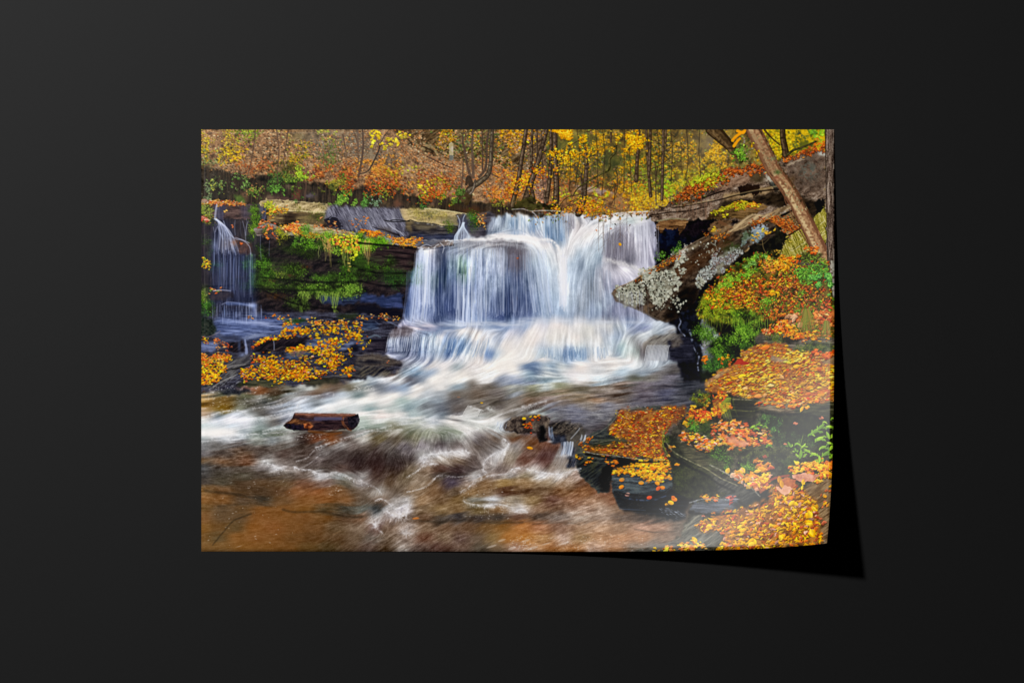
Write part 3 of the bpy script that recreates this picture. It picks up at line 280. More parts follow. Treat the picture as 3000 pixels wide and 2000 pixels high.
dabs(1330, 380, 1560, 520, 900, BRN+' '+GRN); dabs(1560, 380, 1980, 640, 2600, GRN+' '+BRN+' 4c4a2c', clump=.3); dabs(1960, 380, 2200, 560, 1500, GRN+' '+BRN+' '+GRY, (1.5, 3.5))
dabs(1560, 400, 2000, 600, 700, '8c8478 6c7468 b0a890 5c6c54', (1, 3)); dabs(1490, 380, 2000, 620, 900, '2c2c1c 3c3424 24301c', (2, 4.5), sh=0)
P("1480 560 1560 500 1640 528 1700 548 1800 560 1880 575 1960 585 1980 622 1500 622", '5c3c2c 8c6444 a87850 8c7060', 'n', .22, feather=8, al=.75)
dabs(1480, 520, 1900, 625, 1900, ORG+' '+BRN+' d8a030', (2, 4), clump=.35)
P("1675 545 1730 550 1790 562 1800 570 1750 568 1700 558", 'a89494 b8a8a4', al=.7)
dabs(1900, 560, 2010, 612, 600, 'a89488 c8b4a0 8c7c70 d8a838', (1.5, 3.5))
# yellow sprays
for r in ((1540, 380, 1680, 410, 200), (1600, 380, 1760, 415, 420), (1700, 395, 1800, 440, 320), (1600, 445, 1680, 470, 170), (1660, 480, 1700, 520, 120), (1690, 420, 1730, 470, 140), (1790, 385, 1880, 450, 650), (1800, 440, 1900, 495, 420), (1750, 430, 1810, 520, 180), (1760, 540, 1840, 580, 200), (1830, 530, 1960, 610, 1050), (1700, 560, 1800, 620, 420), (1900, 440, 1940, 500, 150), (1490, 380, 1530, 470, 220), (1400, 380, 1560, 430, 250), (1560, 485, 1620, 510, 90), (1495, 535, 1550, 560, 110), (1450, 505, 1520, 560, 240), (1640, 470, 1720, 520, 200), (1860, 380, 1990, 430, 200)):
    dabs(r[0], r[1], r[2], r[3], int(r[4]*.72), YEL+' a87c20 c0a030', (1.5, 4.2), asp=.45, sh=.4, clump=.8)
dabs(1840, 560, 1990, 612, 500, 'f4c830 e8b020 d8c040 b8a030', (2, 4)); dabs(1850, 480, 2000, 560, 300, '8cac30 a8b834 6c8c30', (2, 4)); dabs(1950, 535, 1975, 570, 60, '9cd030 80c028', (3, 6)); dabs(1620, 560, 1790, 590, 160, 'a8c030 c8c838', (2, 4))
dabs(1960, 400, 2140, 560, 700, 'e0a028 f0b838 c88c2c d8b040', (2, 4)); dabs(2070, 430, 2120, 465, 170, 'f0c040 e8ac30', (2, 4)); dabs(1970, 490, 2110, 555, 600, 'c8bc34 a8a430 88903c d8a028', (2, 4.5)); dabs(2150, 470, 2240, 492, 130, '8c8c4c 9c7c40', (2, 4))
P("2205 375 2420 375 2420 440 2330 450 2270 470 2240 470", '5c6020 a8961c d8b01c e8c428', 'n', .3, feather=3); dabs(2220, 380, 2418, 455, 1100, 'f4cc20 e8b81c c8b424 e0a01c 8c8c24 f8d830 5c5c24', (2, 5))
dabs(2370, 380, 2418, 400, 90, '5cb428 88c430 44902c', (3, 6)); dabs(2340, 395, 2370, 440, 90, '3c4428 54602c', (3, 6), sh=0); dabs(2380, 400, 2415, 430, 50, 'e07020 d85c20 a8b030', (3, 6))
fz = np.clip((640-SY)/20, 0, 1)[..., None]*np.clip((SX-1300)/60, 0, 1)[..., None]; CV[:] = CV*(1-.55*fz)+.55*fz*blur(CV, 1); CV[:] = CV*(1-.07*fz)+hx('c8a870')*.07*fz
# ---- leaf-covered hillside ----
HILL = "585 375 1140 375 1165 395 1205 425 1235 445 1290 462 1330 470 1400 478 1440 486 1490 494 1560 512 1600 525 1600 620 1480 596 1400 592 1340 586 1280 577 1200 570 1150 560 1100 545 1050 556 1000 548 940 540 900 535 860 528 830 520 790 512 720 522 690 508 640 498 585 488"
P("1080 370 1600 370 1600 540 1440 500 1290 470 1200 440 1120 400", '34281e 5c4834 74604a 94806a', 'd', .22, grain=.08)
dabs(1260, 380, 1560, 500, 1500, '4c6434 6c8440 5c4830 3c3424 7c6444 8c9c50 2c3828', (2, 5), clump=.3); dabs(1270, 380, 1350, 430, 180, YEL+' 7c9038', (2, 4.5), clump=.7); dabs(1370, 390, 1400, 450, 70, YEL, (2, 4)); dabs(1460, 380, 1570, 490, 700, YEL+' c88830 a87038', (2, 4.5), clump=.5)
dabs(1340, 400, 1380, 470, 130, '34442c 5c7c58 3c5434 7c9870', (2, 4.5)); dabs(1440, 470, 1490, 495, 130, '2c2c20 4c5c2c', (3, 6)); dabs(1380, 420, 1410, 510, 130, '7c8c2c a8b42c 8ca028', (2, 4))
for q in ("1130 400 1200 432 1260 448 1300 462", "1150 392 1190 405 1230 440", "1120 425 1180 430 1210 420", "1215 445 1260 455", "1240 430 1290 455"): Ln(list(map(float, q.split())), 3, 9, '2a201a', .8, 2, 1)
for q in ("1190 392 1215 420 1240 440", "1225 440 1270 458 1295 462", "1262 425 1285 455", "1240 418 1256 430"): Ln(list(map(float, q.split())), 5, 9, 'a8977c', .7, 2, 1)
P("1055 385 1150 380 1185 408 1190 425 1120 430 1075 418", '6c5040 8c6c58 a08474', 'n', .25, al=.8); P("1090 378 1210 378 1190 402 1150 396 1120 405", '3a2c24 6c5040', 'n', .3, al=.7)
P(list(map(float, HILL.split())), '54423a 7c6050 a07c64 b8947c c0a890', 'n', .16, feather=2, jag=4, grain=.14)
def hs(x0, y0, x1, y1, n, pal, size=(2, 4.5), **k): S([x0, y0, x1, y0, x1, y1, x0, y1], n, size, pal, **{**dict(asp=.42, ang=25, var=45, sh=.4, feather=14, clump=.25, jit=.16), **k})
LIT = 'b08468 c8a084 94705c e0b89c b87c5c 6c5444 d0b8a4 a8948c 84746c d89860 b0704a 4c3c32'
P("860 385 1060 385 1130 435 1200 470 1100 480 960 440 900 430", '5c5450 746c68 8c8480', 'n', .2, al=.7, feather=14)
hs(590, 380, 900, 520, 2600, LIT); hs(900, 385, 1560, 580, 5200, LIT+' d08c58 c07848'); hs(880, 385, 1130, 460, 1500, '8c8484 746c6c a09490 5c5450 a8785c c89478', (1.5, 3)); hs(1250, 455, 1480, 540, 1300, 'c8906c d8a888 a87860 b86840 9c8c84', (1.5, 3.4))
hs(590, 382, 690, 470, 420, 'd8b438 c8a840 e0c04c b0a440 a08c50', (2, 4.5), clump=.6); hs(590, 440, 720, 470, 170, 'e8bc30 d8a828', (2, 5), clump=.8); hs(690, 380, 760, 400, 130, '7c9c34 98a83c 6c8434'); hs(850, 410, 900, 470, 130, 'd8a030 b8a438 8c9038', clump=.7); hs(590, 455, 640, 480, 120, '8c9870 6c8450', ang=60)
hs(820, 470, 930, 530, 340, 'd8b030 c89828 a0a034 88983c', (2, 5), clump=.7); hs(900, 490, 1030, 545, 700, 'b8603a a0502f c87c48 84402c d09050 5c3828', (2, 5), clump=.4); hs(1050, 470, 1180, 520, 600, 'd08c48 c87840 d8a048', (2, 5), clump=.6); hs(1040, 520, 1330, 575, 1700, 'c06c40 a85430 d08c50 904430 b87c5c d8a060 5c3c2c c87848', (2, 5)); hs(1440, 500, 1600, 600, 1300, 'e08838 e8a040 d06c34 b85c30 c89070', (2, 4.6))
hs(1130, 490, 1220, 510, 80, 'd8b838 98a038'); hs(1220, 540, 1260, 560, 40, 'e0cc30 f0d838', (3, 6)); hs(1270, 525, 1300, 545, 40, 'a8b030'); hs(1500, 515, 1560, 545, 260, 'e8a028 f0b030', (2, 5)); hs(710, 480, 800, 515, 280, 'a8603c 8c4c30 c88858', (2, 4.5)); hs(830, 380, 1000, 400, 100, '98a850 b8a85c', clump=.7)
hs(590, 425, 900, 520, 320, '4a3c34 5c4c40 38302a', (2, 5), sh=0); hs(900, 400, 1500, 570, 500, '4c3830 5c4840', (1.5, 3), sh=0, al=.7); hs(1000, 500, 1010, 540, 40, '4c7034'); hs(940, 430, 980, 490, 160, '6c7c48 5c7040', ang=90, clump=.5)
B(845, 500, 30, 20, '34301e', .7, tex='n'); hs(800, 480, 870, 520, 200, '5c6438 4c4c2c 7c6c48', ang=70); B(870, 400, 30, 14, '746c50', .5)
fz = np.clip((600-SY)/20, 0, 1)[..., None]*np.clip((1560-SX)/60, 0, 1)[..., None]; CV[:] = (CV*(1-.4*fz)+.4*fz*blur(CV, 1))*(1-fz*np.array([.02, .02, .12], np.float32))
# ---- dark bank between the hillside and the ledge ----
BANK = "585 488 640 500 690 512 720 526 760 516 800 516 840 532 900 540 960 545 1010 552 1060 552 1110 544 1160 560 1200 568 1290 576 1340 585 1410 590 1480 598 1600 622 1600 632 1450 628 1370 632 585 632"
P(list(map(float, BANK.split())), '1c1816 2e2824 40362c 54463a', 'v', .16, feather=2.5, jag=7, grain=.06)
B(610, 520, 35, 25, '4a443c', .6, tex='n'); B(640, 560, 60, 30, '3a3a34', .5, tex='n')
for x, y, rx, ry, c in ((716, 573, 12, 20, '6c5440'), (870, 572, 14, 22, '6c4434'), (830, 585, 40, 14, '54403a'), (788, 580, 22, 10, '6c5a4a'), (845, 545, 9, 10, '7c6c58'), (1130, 598, 14, 16, '5c4c38'), (1165, 597, 18, 16, '664838'), (1262, 594, 20, 16, '6c5444'), (910, 572, 20, 8, '5c5458'), (1330, 605, 30, 16, '3c3020'), (1380, 615, 40, 12, '4c3424')): B(x, y, rx, ry, c, .8, tex='n')
def fern(x0, y0, x1, y1, n, pal='5c8c38 74a43c 447030 3c5c2c 8cb84c', size=(2, 5), **k): S([x0, y0, x1, y0, x1, y1, x0, y1], n, size, pal, **{**dict(asp=.45, ang=60, var=80, sh=.3, feather=7, clump=.5), **k})
fern(590, 535, 615, 590, 160, '6c8060 5c7450 7c8c60'); fern(618, 528, 650, 560, 130, '5c7c48 6c8c50 a8a848'); fern(688, 512, 722, 545, 130, '5c8c44 7cac5c 4c7438'); P("682 572 700 570 722 590 715 600 690 592", '4c6c34 6c8c40', al=.85, feather=3); fern(775, 508, 830, 560, 250, '3c6030 507c38 2c4828'); fern(730, 550, 770, 575, 100, '6c8c3c a87c4c 4c7030'); fern(800, 550, 825, 560, 60, '58a040 4c8838'); fern(840, 520, 890, 555, 260, '4c6c30 6c8838 344c24'); fern(870, 490, 900, 530, 130, '7cac34 94b838'); fern(930, 530, 1010, 550, 170, '8c8c38 6c7030 a89038')
fern(970, 568, 1060, 600, 420, '5c9438 74ac40 4c7c30'); fern(1050, 578, 1080, 605, 130, '4c8c40 3c7030'); fern(1088, 580, 1108, 600, 60, '7c9c80 5c8458'); fern(1115, 555, 1130, 562, 40, '90c038'); fern(1220, 560, 1250, 575, 40, '6c9c38 8cbc48'); fern(1280, 570, 1340, 590, 90, '6c8c30 8c9c38'); fern(1310, 560, 1350, 580, 110, 'a8a430 587430'); fern(1225, 595, 1245, 615, 50, '3c7034'); fern(860, 575, 890, 600, 80, '3c6430'); fern(1335, 560, 1365, 590, 130, '3c542c 587838'); fern(1440, 590, 1480, 605, 50, '7c7c34'); fern(1080, 540, 1200, 575, 160, '4c4c2c 5c602c 8c9038'); fern(900, 548, 980, 570, 90, '5c5c2c 3c4c28')
fern(590, 500, 720, 560, 160, '3c3830 4c443a 2a2622', sh=0); hs(1000, 545, 1200, 562, 260, 'c0602c a04c28', clump=.6); hs(1200, 562, 1330, 576, 200, 'c8682c a8502c', clump=.6)
# ---- stems and trunks ----
L = lambda s: list(map(float, s.split()))
def tw(s, w0, w1, c='4a3c34', al=.85, wob=.6): Ln(L(s), w0, w1, c, al, .8, wob)
for s in ("748 380 745 420 738 465 730 505 724 520", "810 380 815 410 817 440 812 500 815 540", "845 380 838 430 832 470 820 490", "1004 395 1012 430 1018 452", "1036 385 1048 430 1048 480", "875 535 895 540 893 585", "898 535 890 590"): tw(s, 4, 2.5, '5c483c', .75)
tw("1062 382 1064 430 1056 490 1050 515", 5, 7, '54443c'); tw("1112 428 1108 445 1085 490 1072 505 1054 510", 5, 3, '3c3430'); tw("1112 428 1125 400 1140 380", 3, 1.5); tw("1110 425 1100 400", 2, 1); tw("1048 380 1052 440", 5, 4, '6c5c50')
for x, y in ((1080, 404), (1098, 388), (1108, 407), (1130, 413), (1145, 412), (1162, 420), (1130, 430), (1087, 423), (1168, 390), (1180, 396), (1190, 398), (1117, 425), (1110, 389)): S([x-6, y-6, x+7, y-6, x+7, y+6, x-6, y+6], 4, (4, 7), 'd8c030 e0b82c c8b440', asp=.7, var=60, sh=.2, feather=2)
P("1315 422 1322 416 1328 422 1328 456 1316 456", 'a8986c b8ac94 c8c0b0', 'n', .3, .8, .3); P("1316 456 1328 456 1329 470 1316 470", '6c6c64 7c7c74', 'n', .3, .8, .5)
tw("1250 458 1290 478 1325 492", 3, 2, '3c2c28'); tw("1440 510 1460 520", 4, 3, '54403a')
# clump with the bent trunk
D, M_, G_ = '3a3028', '5c5040', '867a66'
tw("1358 382 1356 410 1362 440 1370 480 1380 520", 4, 9, '54443a'); tw("1385 382 1384 420 1384 470 1386 520", 5, 9, '5c4c42'); tw("1412 384 1413 440 1412 500", 3, 4); tw("1432 384 1426 420 1424 480 1420 500 1405 520", 6, 8, '4c4038'); tw("1357 470 1355 520 1352 550", 3, 5, '5c4a40')
tw("1380 440 1400 420 1430 400 1460 415", 2, 1.5); tw("1372 430 1362 400 1375 380", 2, 1.5)
trunk(L("1442 380 1440 430 1437 480 1430 510 1410 530 1388 545 1372 560 1366 590"), 10, 20, D, M_, G_); Ln(L("1366 540 1372 520 1380 540"), 8, 16, D, .9); trunk(L("1392 530 1388 550 1380 565 1362 582"), 6, 9, D, '74685a', 'a09484')
P("1340 572 1360 560 1385 575 1370 600 1350 596", '3c3020 5c4c34', 'n', .3); fern(1325, 560, 1360, 585, 110, '3c5c2c 587c38')
# trunks over the falls' edge
for s, w0, w1 in (("1541 380 1534 430 1526 480 1518 530 1506 580 1500 605", 11, 15), ("1559 380 1558 430 1556 500", 7, 8), ("1573 380 1573 470", 6, 5), ("1602 380 1588 430 1574 480 1560 520 1548 560 1535 600", 11, 22), ("1614 380 1614 440 1612 500 1606 560 1598 605", 9, 12), ("1626 385 1626 440 1628 500 1630 545 1628 590 1620 618", 13, 20), ("1643 450 1640 480 1630 510", 5, 8), ("1714 425 1717 470 1716 510 1712 560 1706 600 1694 625", 5, 22), ("1724 480 1720 500 1714 560", 4, 7), ("1703 510 1705 560 1702 600", 5, 8), ("1595 560 1598 600", 7, 9), ("1560 560 1564 600 1550 612", 9, 14)):
    trunk(L(s), w0, w1, '30261e', '58483a', '8a7660')
P("1500 600 1520 585 1560 580 1590 600 1630 598 1650 622 1600 618 1530 612 1500 614", '1e1a14 34301c 4c4828', 'n', .3, jag=4); B(1518, 590, 20, 14, '5c5428', .6)
for s, w0, w1 in (("1872 385 1870 430 1866 480 1864 530", 9, 12), ("1893 380 1895 420 1898 480 1902 530 1906 575", 7, 10), ("1905 380 1904 430 1902 500", 9, 10), ("1943 380 1943 430 1941 500 1939 585", 8, 9), ("1951 380 1950 440", 5, 4), ("1790 380 1789 415", 6, 6), ("1920 480 1922 600", 2, 3)):
    trunk(L(s), w0, w1, '3a2e22', '5c4a38', '84705a')
trunk(L("1803 428 1803 445 1790 460 1785 470 1786 490 1780 502 1765 508 1740 522 1712 538 1690 555 1678 575"), 8, 3, '2e2a1a', '54502c', '7c7448')
for s in ("1716 398 1690 415 1660 430 1630 455", "1712 388 1735 382", "1905 412 1925 415 1945 435", "1906 412 1890 425 1870 450", "1908 495 1930 485 1960 465 1975 455", "1905 455 1940 445 1975 425", "1700 580 1670 600 1650 615", "1650 612 1700 595 1760 598 1790 610 1810 618", "1640 600 1660 580 1700 570 1760 540 1770 535", "1670 592 1720 572 1780 590", "1520 568 1545 556 1570 556", "1595 470 1620 500 1640 530 1610 520", "1940 505 1960 495", "1866 516 1890 512", "1790 560 1800 545 1800 600", "1806 500 1810 540 1800 580 1790 600", "1600 565 1640 545 1700 530"): tw(s, 2.6, 1.4, '3c3024', .8)
tw("1672 615 1682 622 1685 630", 3, 2, 'b0a894'); tw("1775 625 1778 600 1760 618", 2, 1.5, '7c746c')
for i in range(110):
    x = 1480+rng.random()*520; y = 400+rng.random()*200; a = rng.normal()*.7-(1.2 if i%2 else 2); l = 14+34*rng.random(); Ln([x, y, x+math.cos(a)*l*.5+rng.normal()*3, y+math.sin(a)*l*.5, x+math.cos(a)*l, y+math.sin(a)*l+rng.normal()*4], 1.7, .7, ('3c3024', '54442f', '2c261c', '7c6c58')[i % 4], .65, .8, .3)
for x in (1585, 1660, 1690, 1745, 1765, 1830, 1850, 1925, 1965, 2010, 2050): Ln([x, 380, x+rng.normal()*4, 450, x+rng.normal()*6, 520+rng.random()*60], 2.4, 2.6, '3c3226', .7, .8, .5)
dabs(1490, 535, 1550, 562, 120, YEL+' '+ORG, (2, 5), clump=.7); dabs(1590, 435, 1680, 470, 200, YEL, (2, 5), clump=.8); dabs(1600, 380, 1720, 412, 300, YEL, (2.5, 5.5), clump=.8); dabs(1800, 395, 1890, 440, 260, YEL, (2.5, 5), clump=.8); dabs(1700, 430, 1730, 460, 60, YEL, (2.5, 5)); dabs(1560, 490, 1620, 505, 60, ORG+' '+YEL, (2.5, 5)); dabs(1620, 590, 1780, 622, 300, ORG+' '+YEL, clump=.7)
# ---- boulder and trees top right ----
trunk(L("2088 378 2110 400 2135 425 2150 445 2170 470"), 44, 16, '34281c', '5c4830', '7c6444'); fern(2155, 430, 2180, 470, 110, '5ca834 7cb83c 3c6428', (3, 6))
trunk(L("2292 380 2294 410 2300 440 2302 460"), 16, 22, '2c2218', '4c3c2c', '6c5840'); trunk(L("2305 455 2325 440 2350 432 2390 415"), 8, 5, '2c2a1a', '48442a', '5c5834'); tw("2240 382 2262 405 2285 425", 6, 3, '3c2c20')
R1 = "1900 642 1902 622 1925 612 1968 592 1985 575 2030 545 2080 520 2130 500 2170 488 2250 482 2290 466 2350 450 2418 438 2425 640 2395 655 2360 640 2300 640 2100 650 1960 655 1920 650"
P(L(R1), '241c1a 4c3e34 746050 948272 b0a090', 'r', .17, jag=4, grain=.09)
P(L("2300 470 2416 444 2418 560 2340 560 2310 520"), '34281f 54443a 6c5a4c 7c6c60', 'n', .2, al=.8, feather=6); P(L("2090 545 2150 515 2230 500 2240 530 2150 545 2110 565"), '6c5040 94745c a88870', 'r', .2, al=.75, feather=5); P(L("2120 570 2200 555 2290 540 2300 555 2200 580 2120 592"), '7c6240 9c8058 b0946c', 'r', .2, al=.7, feather=3)
P(L("2158 548 2190 540 2228 545 2226 565 2212 578 2195 560 2180 572 2165 575"), '1c1410 2a1e18', al=.95); P(L("2192 515 2240 500 2240 535 2200 535"), '2a2418 3c3420', al=.7, feather=3); P(L("2250 535 2290 530 2300 550 2270 565"), '1e1c18 34302c', al=.9); P(L("2120 590 2200 582 2290 560 2340 570 2390 590 2420 585 2425 640 2390 650 2340 620 2250 602 2150 612 2090 620"), '16120e 2a221a 3c3024', 'r', .2, feather=4)
P(L("2385 590 2418 582 2420 622 2392 640"), '0e0c0a 1a1612'); B(2255, 518, 14, 16, 'b8b4a4', .8, tex='f', k=.8); B(2275, 540, 12, 12, '54645a', .6, tex='f', k=.8); B(2410, 450, 14, 8, 'b8b4a8', .8, tex='f', k=.8); B(2370, 500, 30, 30, '5c645c', .4, tex='f', k=1.2)
P(L("2295 490 2350 462 2356 468 2310 488"), '9c8870 b0a08c', al=.8)
for s in ("1970 610 2030 602 2100 590 2180 570 2290 555", "2000 590 2060 580 2120 560", "1905 632 1960 622 2010 618 2070 605"): Ln(L(s), 3, 5, '1c1410', .75, 2, .8)
for s in ("1975 604 2040 596 2090 584", "2015 575 2070 560 2110 548", "2120 578 2190 562 2290 542"): Ln(L(s), 2, 4, 'a08c64', .6, 2, .8)
S(L("1960 590 2010 555 2070 545 2060 580 2000 610"), 220, (2, 5), '4c3824 5c6428 3c3018 6c4830', var=80)
LF = 'c8602c b04c20 d8782c 94401f d88840 6c3020 b8682c 7c4424'
for q, n in (("1972 580 2010 550 2060 525 2110 505 2130 498 2125 520 2070 545 2020 570 1985 590", 420), ("2120 500 2180 487 2250 478 2250 490 2180 500 2130 515", 230), ("2285 468 2340 450 2385 437 2418 430 2418 440 2350 456 2300 476", 160)): S(L(q), n, (2.2, 5.5), LF, asp=.42, ang=-25, var=50)
S(L("1975 590 2010 560 2070 540 2110 520 2160 505 2150 530 2080 560 2030 585"), 240, (2, 5), LF+' 3c2c1c 4c5424', clump=.6); S(L("2120 505 2200 495 2260 490 2240 510 2160 520"), 70, (2, 5), LF, clump=.6)
S(L("2060 540 2110 505 2130 520 2080 550"), 60, (3, 6), 'a8a82c c8b030 7c8c2c'); S(L("2000 545 2060 510 2110 500 2060 530"), 140, (3, 6), 'c8c834 a8b030 8ca030', ang=-60)
for x, y in ((2218, 500), (2200, 512), (2170, 510), (2055, 578), (2095, 538)): S([x-6, y-4, x+6, y-4, x+6, y+4, x-6, y+4], 3, (4, 7), LF, feather=1)
for i in range(26):
    x = 1975+rng.random()*110; y = 575+rng.random()*20; Ln([x, y, x+rng.normal()*4, y+40, x+rng.normal()*6, y+60+rng.random()*60], 1.6, .8, '8c6c58', .5, .8, .5)
# cavity, slabs
P(L("1918 648 1960 650 2075 640 2180 655 2200 640 2250 660 2130 700 2070 720 1990 745 1945 745 1925 712 1918 680"), '0c0a10 181418 262024', 'n', .2, jag=3)
P(L("1918 662 1940 646 1975 641 2012 642 2010 668 1985 690 1950 690 1928 682"), '2c2018 6c4c30 9c7850', 'h', .2, vgrad=-.7); Ln(L("1925 648 1970 641 2012 643"), 4, 3, '8c8464', .8)
P(L("2080 655 2110 640 2140 645 2135 680 2100 692 2072 685"), '34261c 6c5238 8c6c4c', 'r', .25, al=.9); Ln(L("2108 650 2130 662 2150 668"), 10, 8, '6c4c34', .9); P(L("2070 640 2085 614 2130 600 2180 596 2235 596 2250 608 2215 622 2180 640 2100 640 2075 645"), '34281a 6c5434 94744c', 'h', .2, vgrad=-.7)
P(L("2085 618 2135 600 2180 594 2232 595 2220 602 2160 610 2110 618"), '8c8428 a8982c c89c2c', 'n', .3); S(L("2130 605 2180 592 2235 596 2220 604 2160 612"), 130, (3, 5), 'e08c2c d8a830 c8602c e8c038', asp=.4); S(L("2085 612 2180 595 2180 610 2090 620"), 80, (3, 5), 'b0b028 98982c', asp=.4); S([2118, 628, 2132, 628, 2132, 636, 2118, 636], 4, (5, 7), 'e8d030', feather=1); S([2085, 660, 2100, 660, 2098, 678, 2085, 680], 12, (4, 6), 'd8b030 e0a838', feather=1)
P(L("2120 698 2150 668 2180 640 2205 627 2240 632 2275 612 2310 601 2330 606 2345 640 2370 660 2350 690 2300 700 2290 740 2200 745 2140 740"), '3a2c1e 7c6444 9c8460 b8a080', 'd', .16, grain=.08)
P(L("2165 700 2190 675 2230 655 2262 646 2285 660 2300 690 2330 700 2300 740 2290 770 2240 765 2180 750 2200 720"), '0e0c0a 1a1814 2a2a20', 'n', .2, jag=3); P(L("2170 690 2200 668 2250 650 2262 648 2240 672 2200 700 2180 720"), '2a2c18 34401e 4c5028', 'd', .3, al=.9, feather=3)
S(L("2190 665 2230 650 2262 628 2300 640 2340 665 2355 680 2330 690 2300 680 2280 655 2260 646 2220 660 2195 670"), 330, (2.2, 5.5), LF+' e08838 d86c2c', asp=.35, ang=15, var=50); P(L("2290 605 2320 600 2318 612 2290 625 2280 618"), '6c6460 a09488 b8b0a4', 'f', .3, al=.8); Ln(L("2290 632 2310 622 2325 614"), 8, 5, '141210', .9)
S(L("2310 625 2350 640 2355 670 2330 665"), 60, (2, 5), '5c5428 7c5c30 3c3420')
# striped yellow slab
P(L("2284 758 2295 715 2325 678 2360 660 2400 625 2420 606 2422 700 2405 745 2350 748 2310 765"), '54501e 8c8430 a89c4c c8bc84', 's', .2, grain=.12); 
for i in range(90):
    x = 2310+rng.random()*110; y = 640+rng.random()*90
    if x-2284 > (758-y)*.85: Ln([x, y, x-rng.random()*16-4, y+rng.random()*10+5], 2.4, 1, 'd8d0a0' if i%2 else '5c5424', .55)
Ln(L("2284 758 2295 715 2325 678 2345 662"), 2, 2, '3c3818', .6); Ln(L("2310 690 2340 672 2360 660"), 4, 3, '14100c', .9)
# big leaning trunk
trunk(L("2205 376 2238 440 2268 500 2302 545 2335 600 2370 668 2398 725 2420 765"), 44, 44, '744e38', 'b08c68', 'd0b88c'); Ln(L("2186 380 2222 445 2255 505 2288 552 2318 606 2352 674 2380 730"), 8, 5, '5c3c2c', .6, 5, 0, 6, .5)
Ln(L("2224 380 2256 430 2285 485 2318 535 2352 590 2385 650"), 5, 4, '3c3020', .6, 4, 0, 6, .6); Ln(L("2200 395 2235 450 2265 500"), 22, 20, '7c6048', .35, 6, 0, 6, .7)
S(L("2220 400 2245 400 2275 460 2300 520 2275 520 2240 460"), 150, (1.5, 4), '5c4a34 8c7454 a89474 6c7858', ang=60, al=.6, sh=0); S(L("2290 510 2330 560 2365 620 2340 620 2300 560"), 90, (1.5, 4), 'c8b890 6c5838 8ca078', ang=60, al=.6, sh=0); B(2278, 505, 8, 7, '3c6030', .8); B(2265, 465, 9, 6, '7c8c68', .6); B(2320, 525, 10, 12, '5c4428', .5, 40); B(2347, 588, 9, 8, '3c2c1e', .7, tex='f', k=1); B(2275, 522, 8, 8, '9c5c48', .6)
Ln(L("2296 560 2300 590 2320 630 2345 680 2370 720 2388 760"), 2.5, 3.5, '6c4a34', .9); S(L("2360 660 2400 680 2410 730 2380 720"), 40, (2, 5), 'b08058 c89870 8c6040', ang=70, al=.5, sh=0)
# bark at the right margin
P(L("2417 376 2450 376 2450 930 2441 900 2434 840 2426 790 2421 700 2420 600 2418 480"), '3c3028 6c5a50 8c7a6c a8988a', 'v', .24, jag=1.2, grain=.12)
for i in range(40):
    x = 2421+rng.random()*24; y = 380+rng.random()*420; Ln([x, y, x+rng.normal()*2, y+20, x+rng.normal()*3, y+30+rng.random()*40], 1.8, .8, '34281f', .7, .8, .4)
P(L("2436 760 2450 740 2450 920 2444 890 2438 830"), '8c8474 b8b4a4 d0ccbc', 'f', .3, al=.8, jag=4); Ln(L("2417 380 2419 480 2421 600 2423 700 2428 790 2436 850 2443 900"), 3, 3, '241c16', .7, 2)
# the loose leaf hanging top right
for q in ("2146 412 2160 398 2182 384", "2150 428 2158 415 2168 405", "2160 384 2176 390 2182 382"): Ln(L(q), 9, 7, 'f0a020', .95, 1.2, .4)
Ln(L("2150 410 2170 396"), 1.5, 1, 'a86018', .7); S([2196, 415, 2204, 415, 2206, 432, 2198, 432], 4, (4, 6), 'e8a820', ang=80, feather=1); S([2212, 436, 2220, 436, 2222, 446, 2214, 446], 3, (4, 6), 'e8b020', ang=80, feather=1)
# ---- cliff on the left with moss, and its ledges ----
CL = "585 590 1200 640 1260 700 1240 722 1222 735 1214 765 1208 800 1200 840 1192 880 1186 915 1182 935 1150 950 1100 980 560 980"
P(CL, '08080e 16141a 241f22 362d2e 463c38', 'r', .14, feather=2, jag=2, grain=.06)
P("585 640 760 640 770 700 740 760 720 930 585 930", '2a2830 38343a 4c4448', 'v', .2, al=.8, feather=8)
P("1060 730 1150 716 1220 730 1210 790 1190 800 1060 800 1000 790", '1c1618 34282a 50403e', 'h', .2, feather=4); P("1060 860 1120 866 1180 862 1184 905 1140 902 1090 892 1055 885", '232c48 343e60 46507a', 'h', .25, feather=3, jag=3); P("1045 890 1090 896 1180 910 1180 930 1040 930", '14141c 1c1c26', 'h', .2, feather=5); P("925 870 960 862 1000 866 1050 862 1062 872 1040 890 980 896 945 890", '28304a 38425e 1c2030', 'h', .25, feather=3)
P("1130 800 1200 805 1190 850 1140 852 1100 830", '1e1a20 30282c 443a3c', 'h', .25, feather=5)
def moss(p, n, pal='4c9c28 6cb838 3c7c24 2c5c1c 84cc40', size=(1.2, 2.8), al=.9, base='2c5c1c', clump=.35, fe=6, **k):
    P(p, '1c2c14 '+base+' '+pal.split()[0], 'n', .28, feather=fe, jag=6, al=.8*al, grain=.16); S(p, n, size, pal+' '+base, **{**dict(asp=.6, var=120, sh=.2, feather=fe, clump=clump, al=al*.72, shade=.05), **k})
MD = '3c7c28 2c6420 24501c 4c8c30'
moss("810 715 860 718 930 740 935 756 880 746 830 732", 200, '2c4c1c 3c5c20 34541c', al=.7, base='1c2c14'); moss("752 712 775 715 785 760 760 765 750 740", 120, MD, al=.7, base='1c3818')
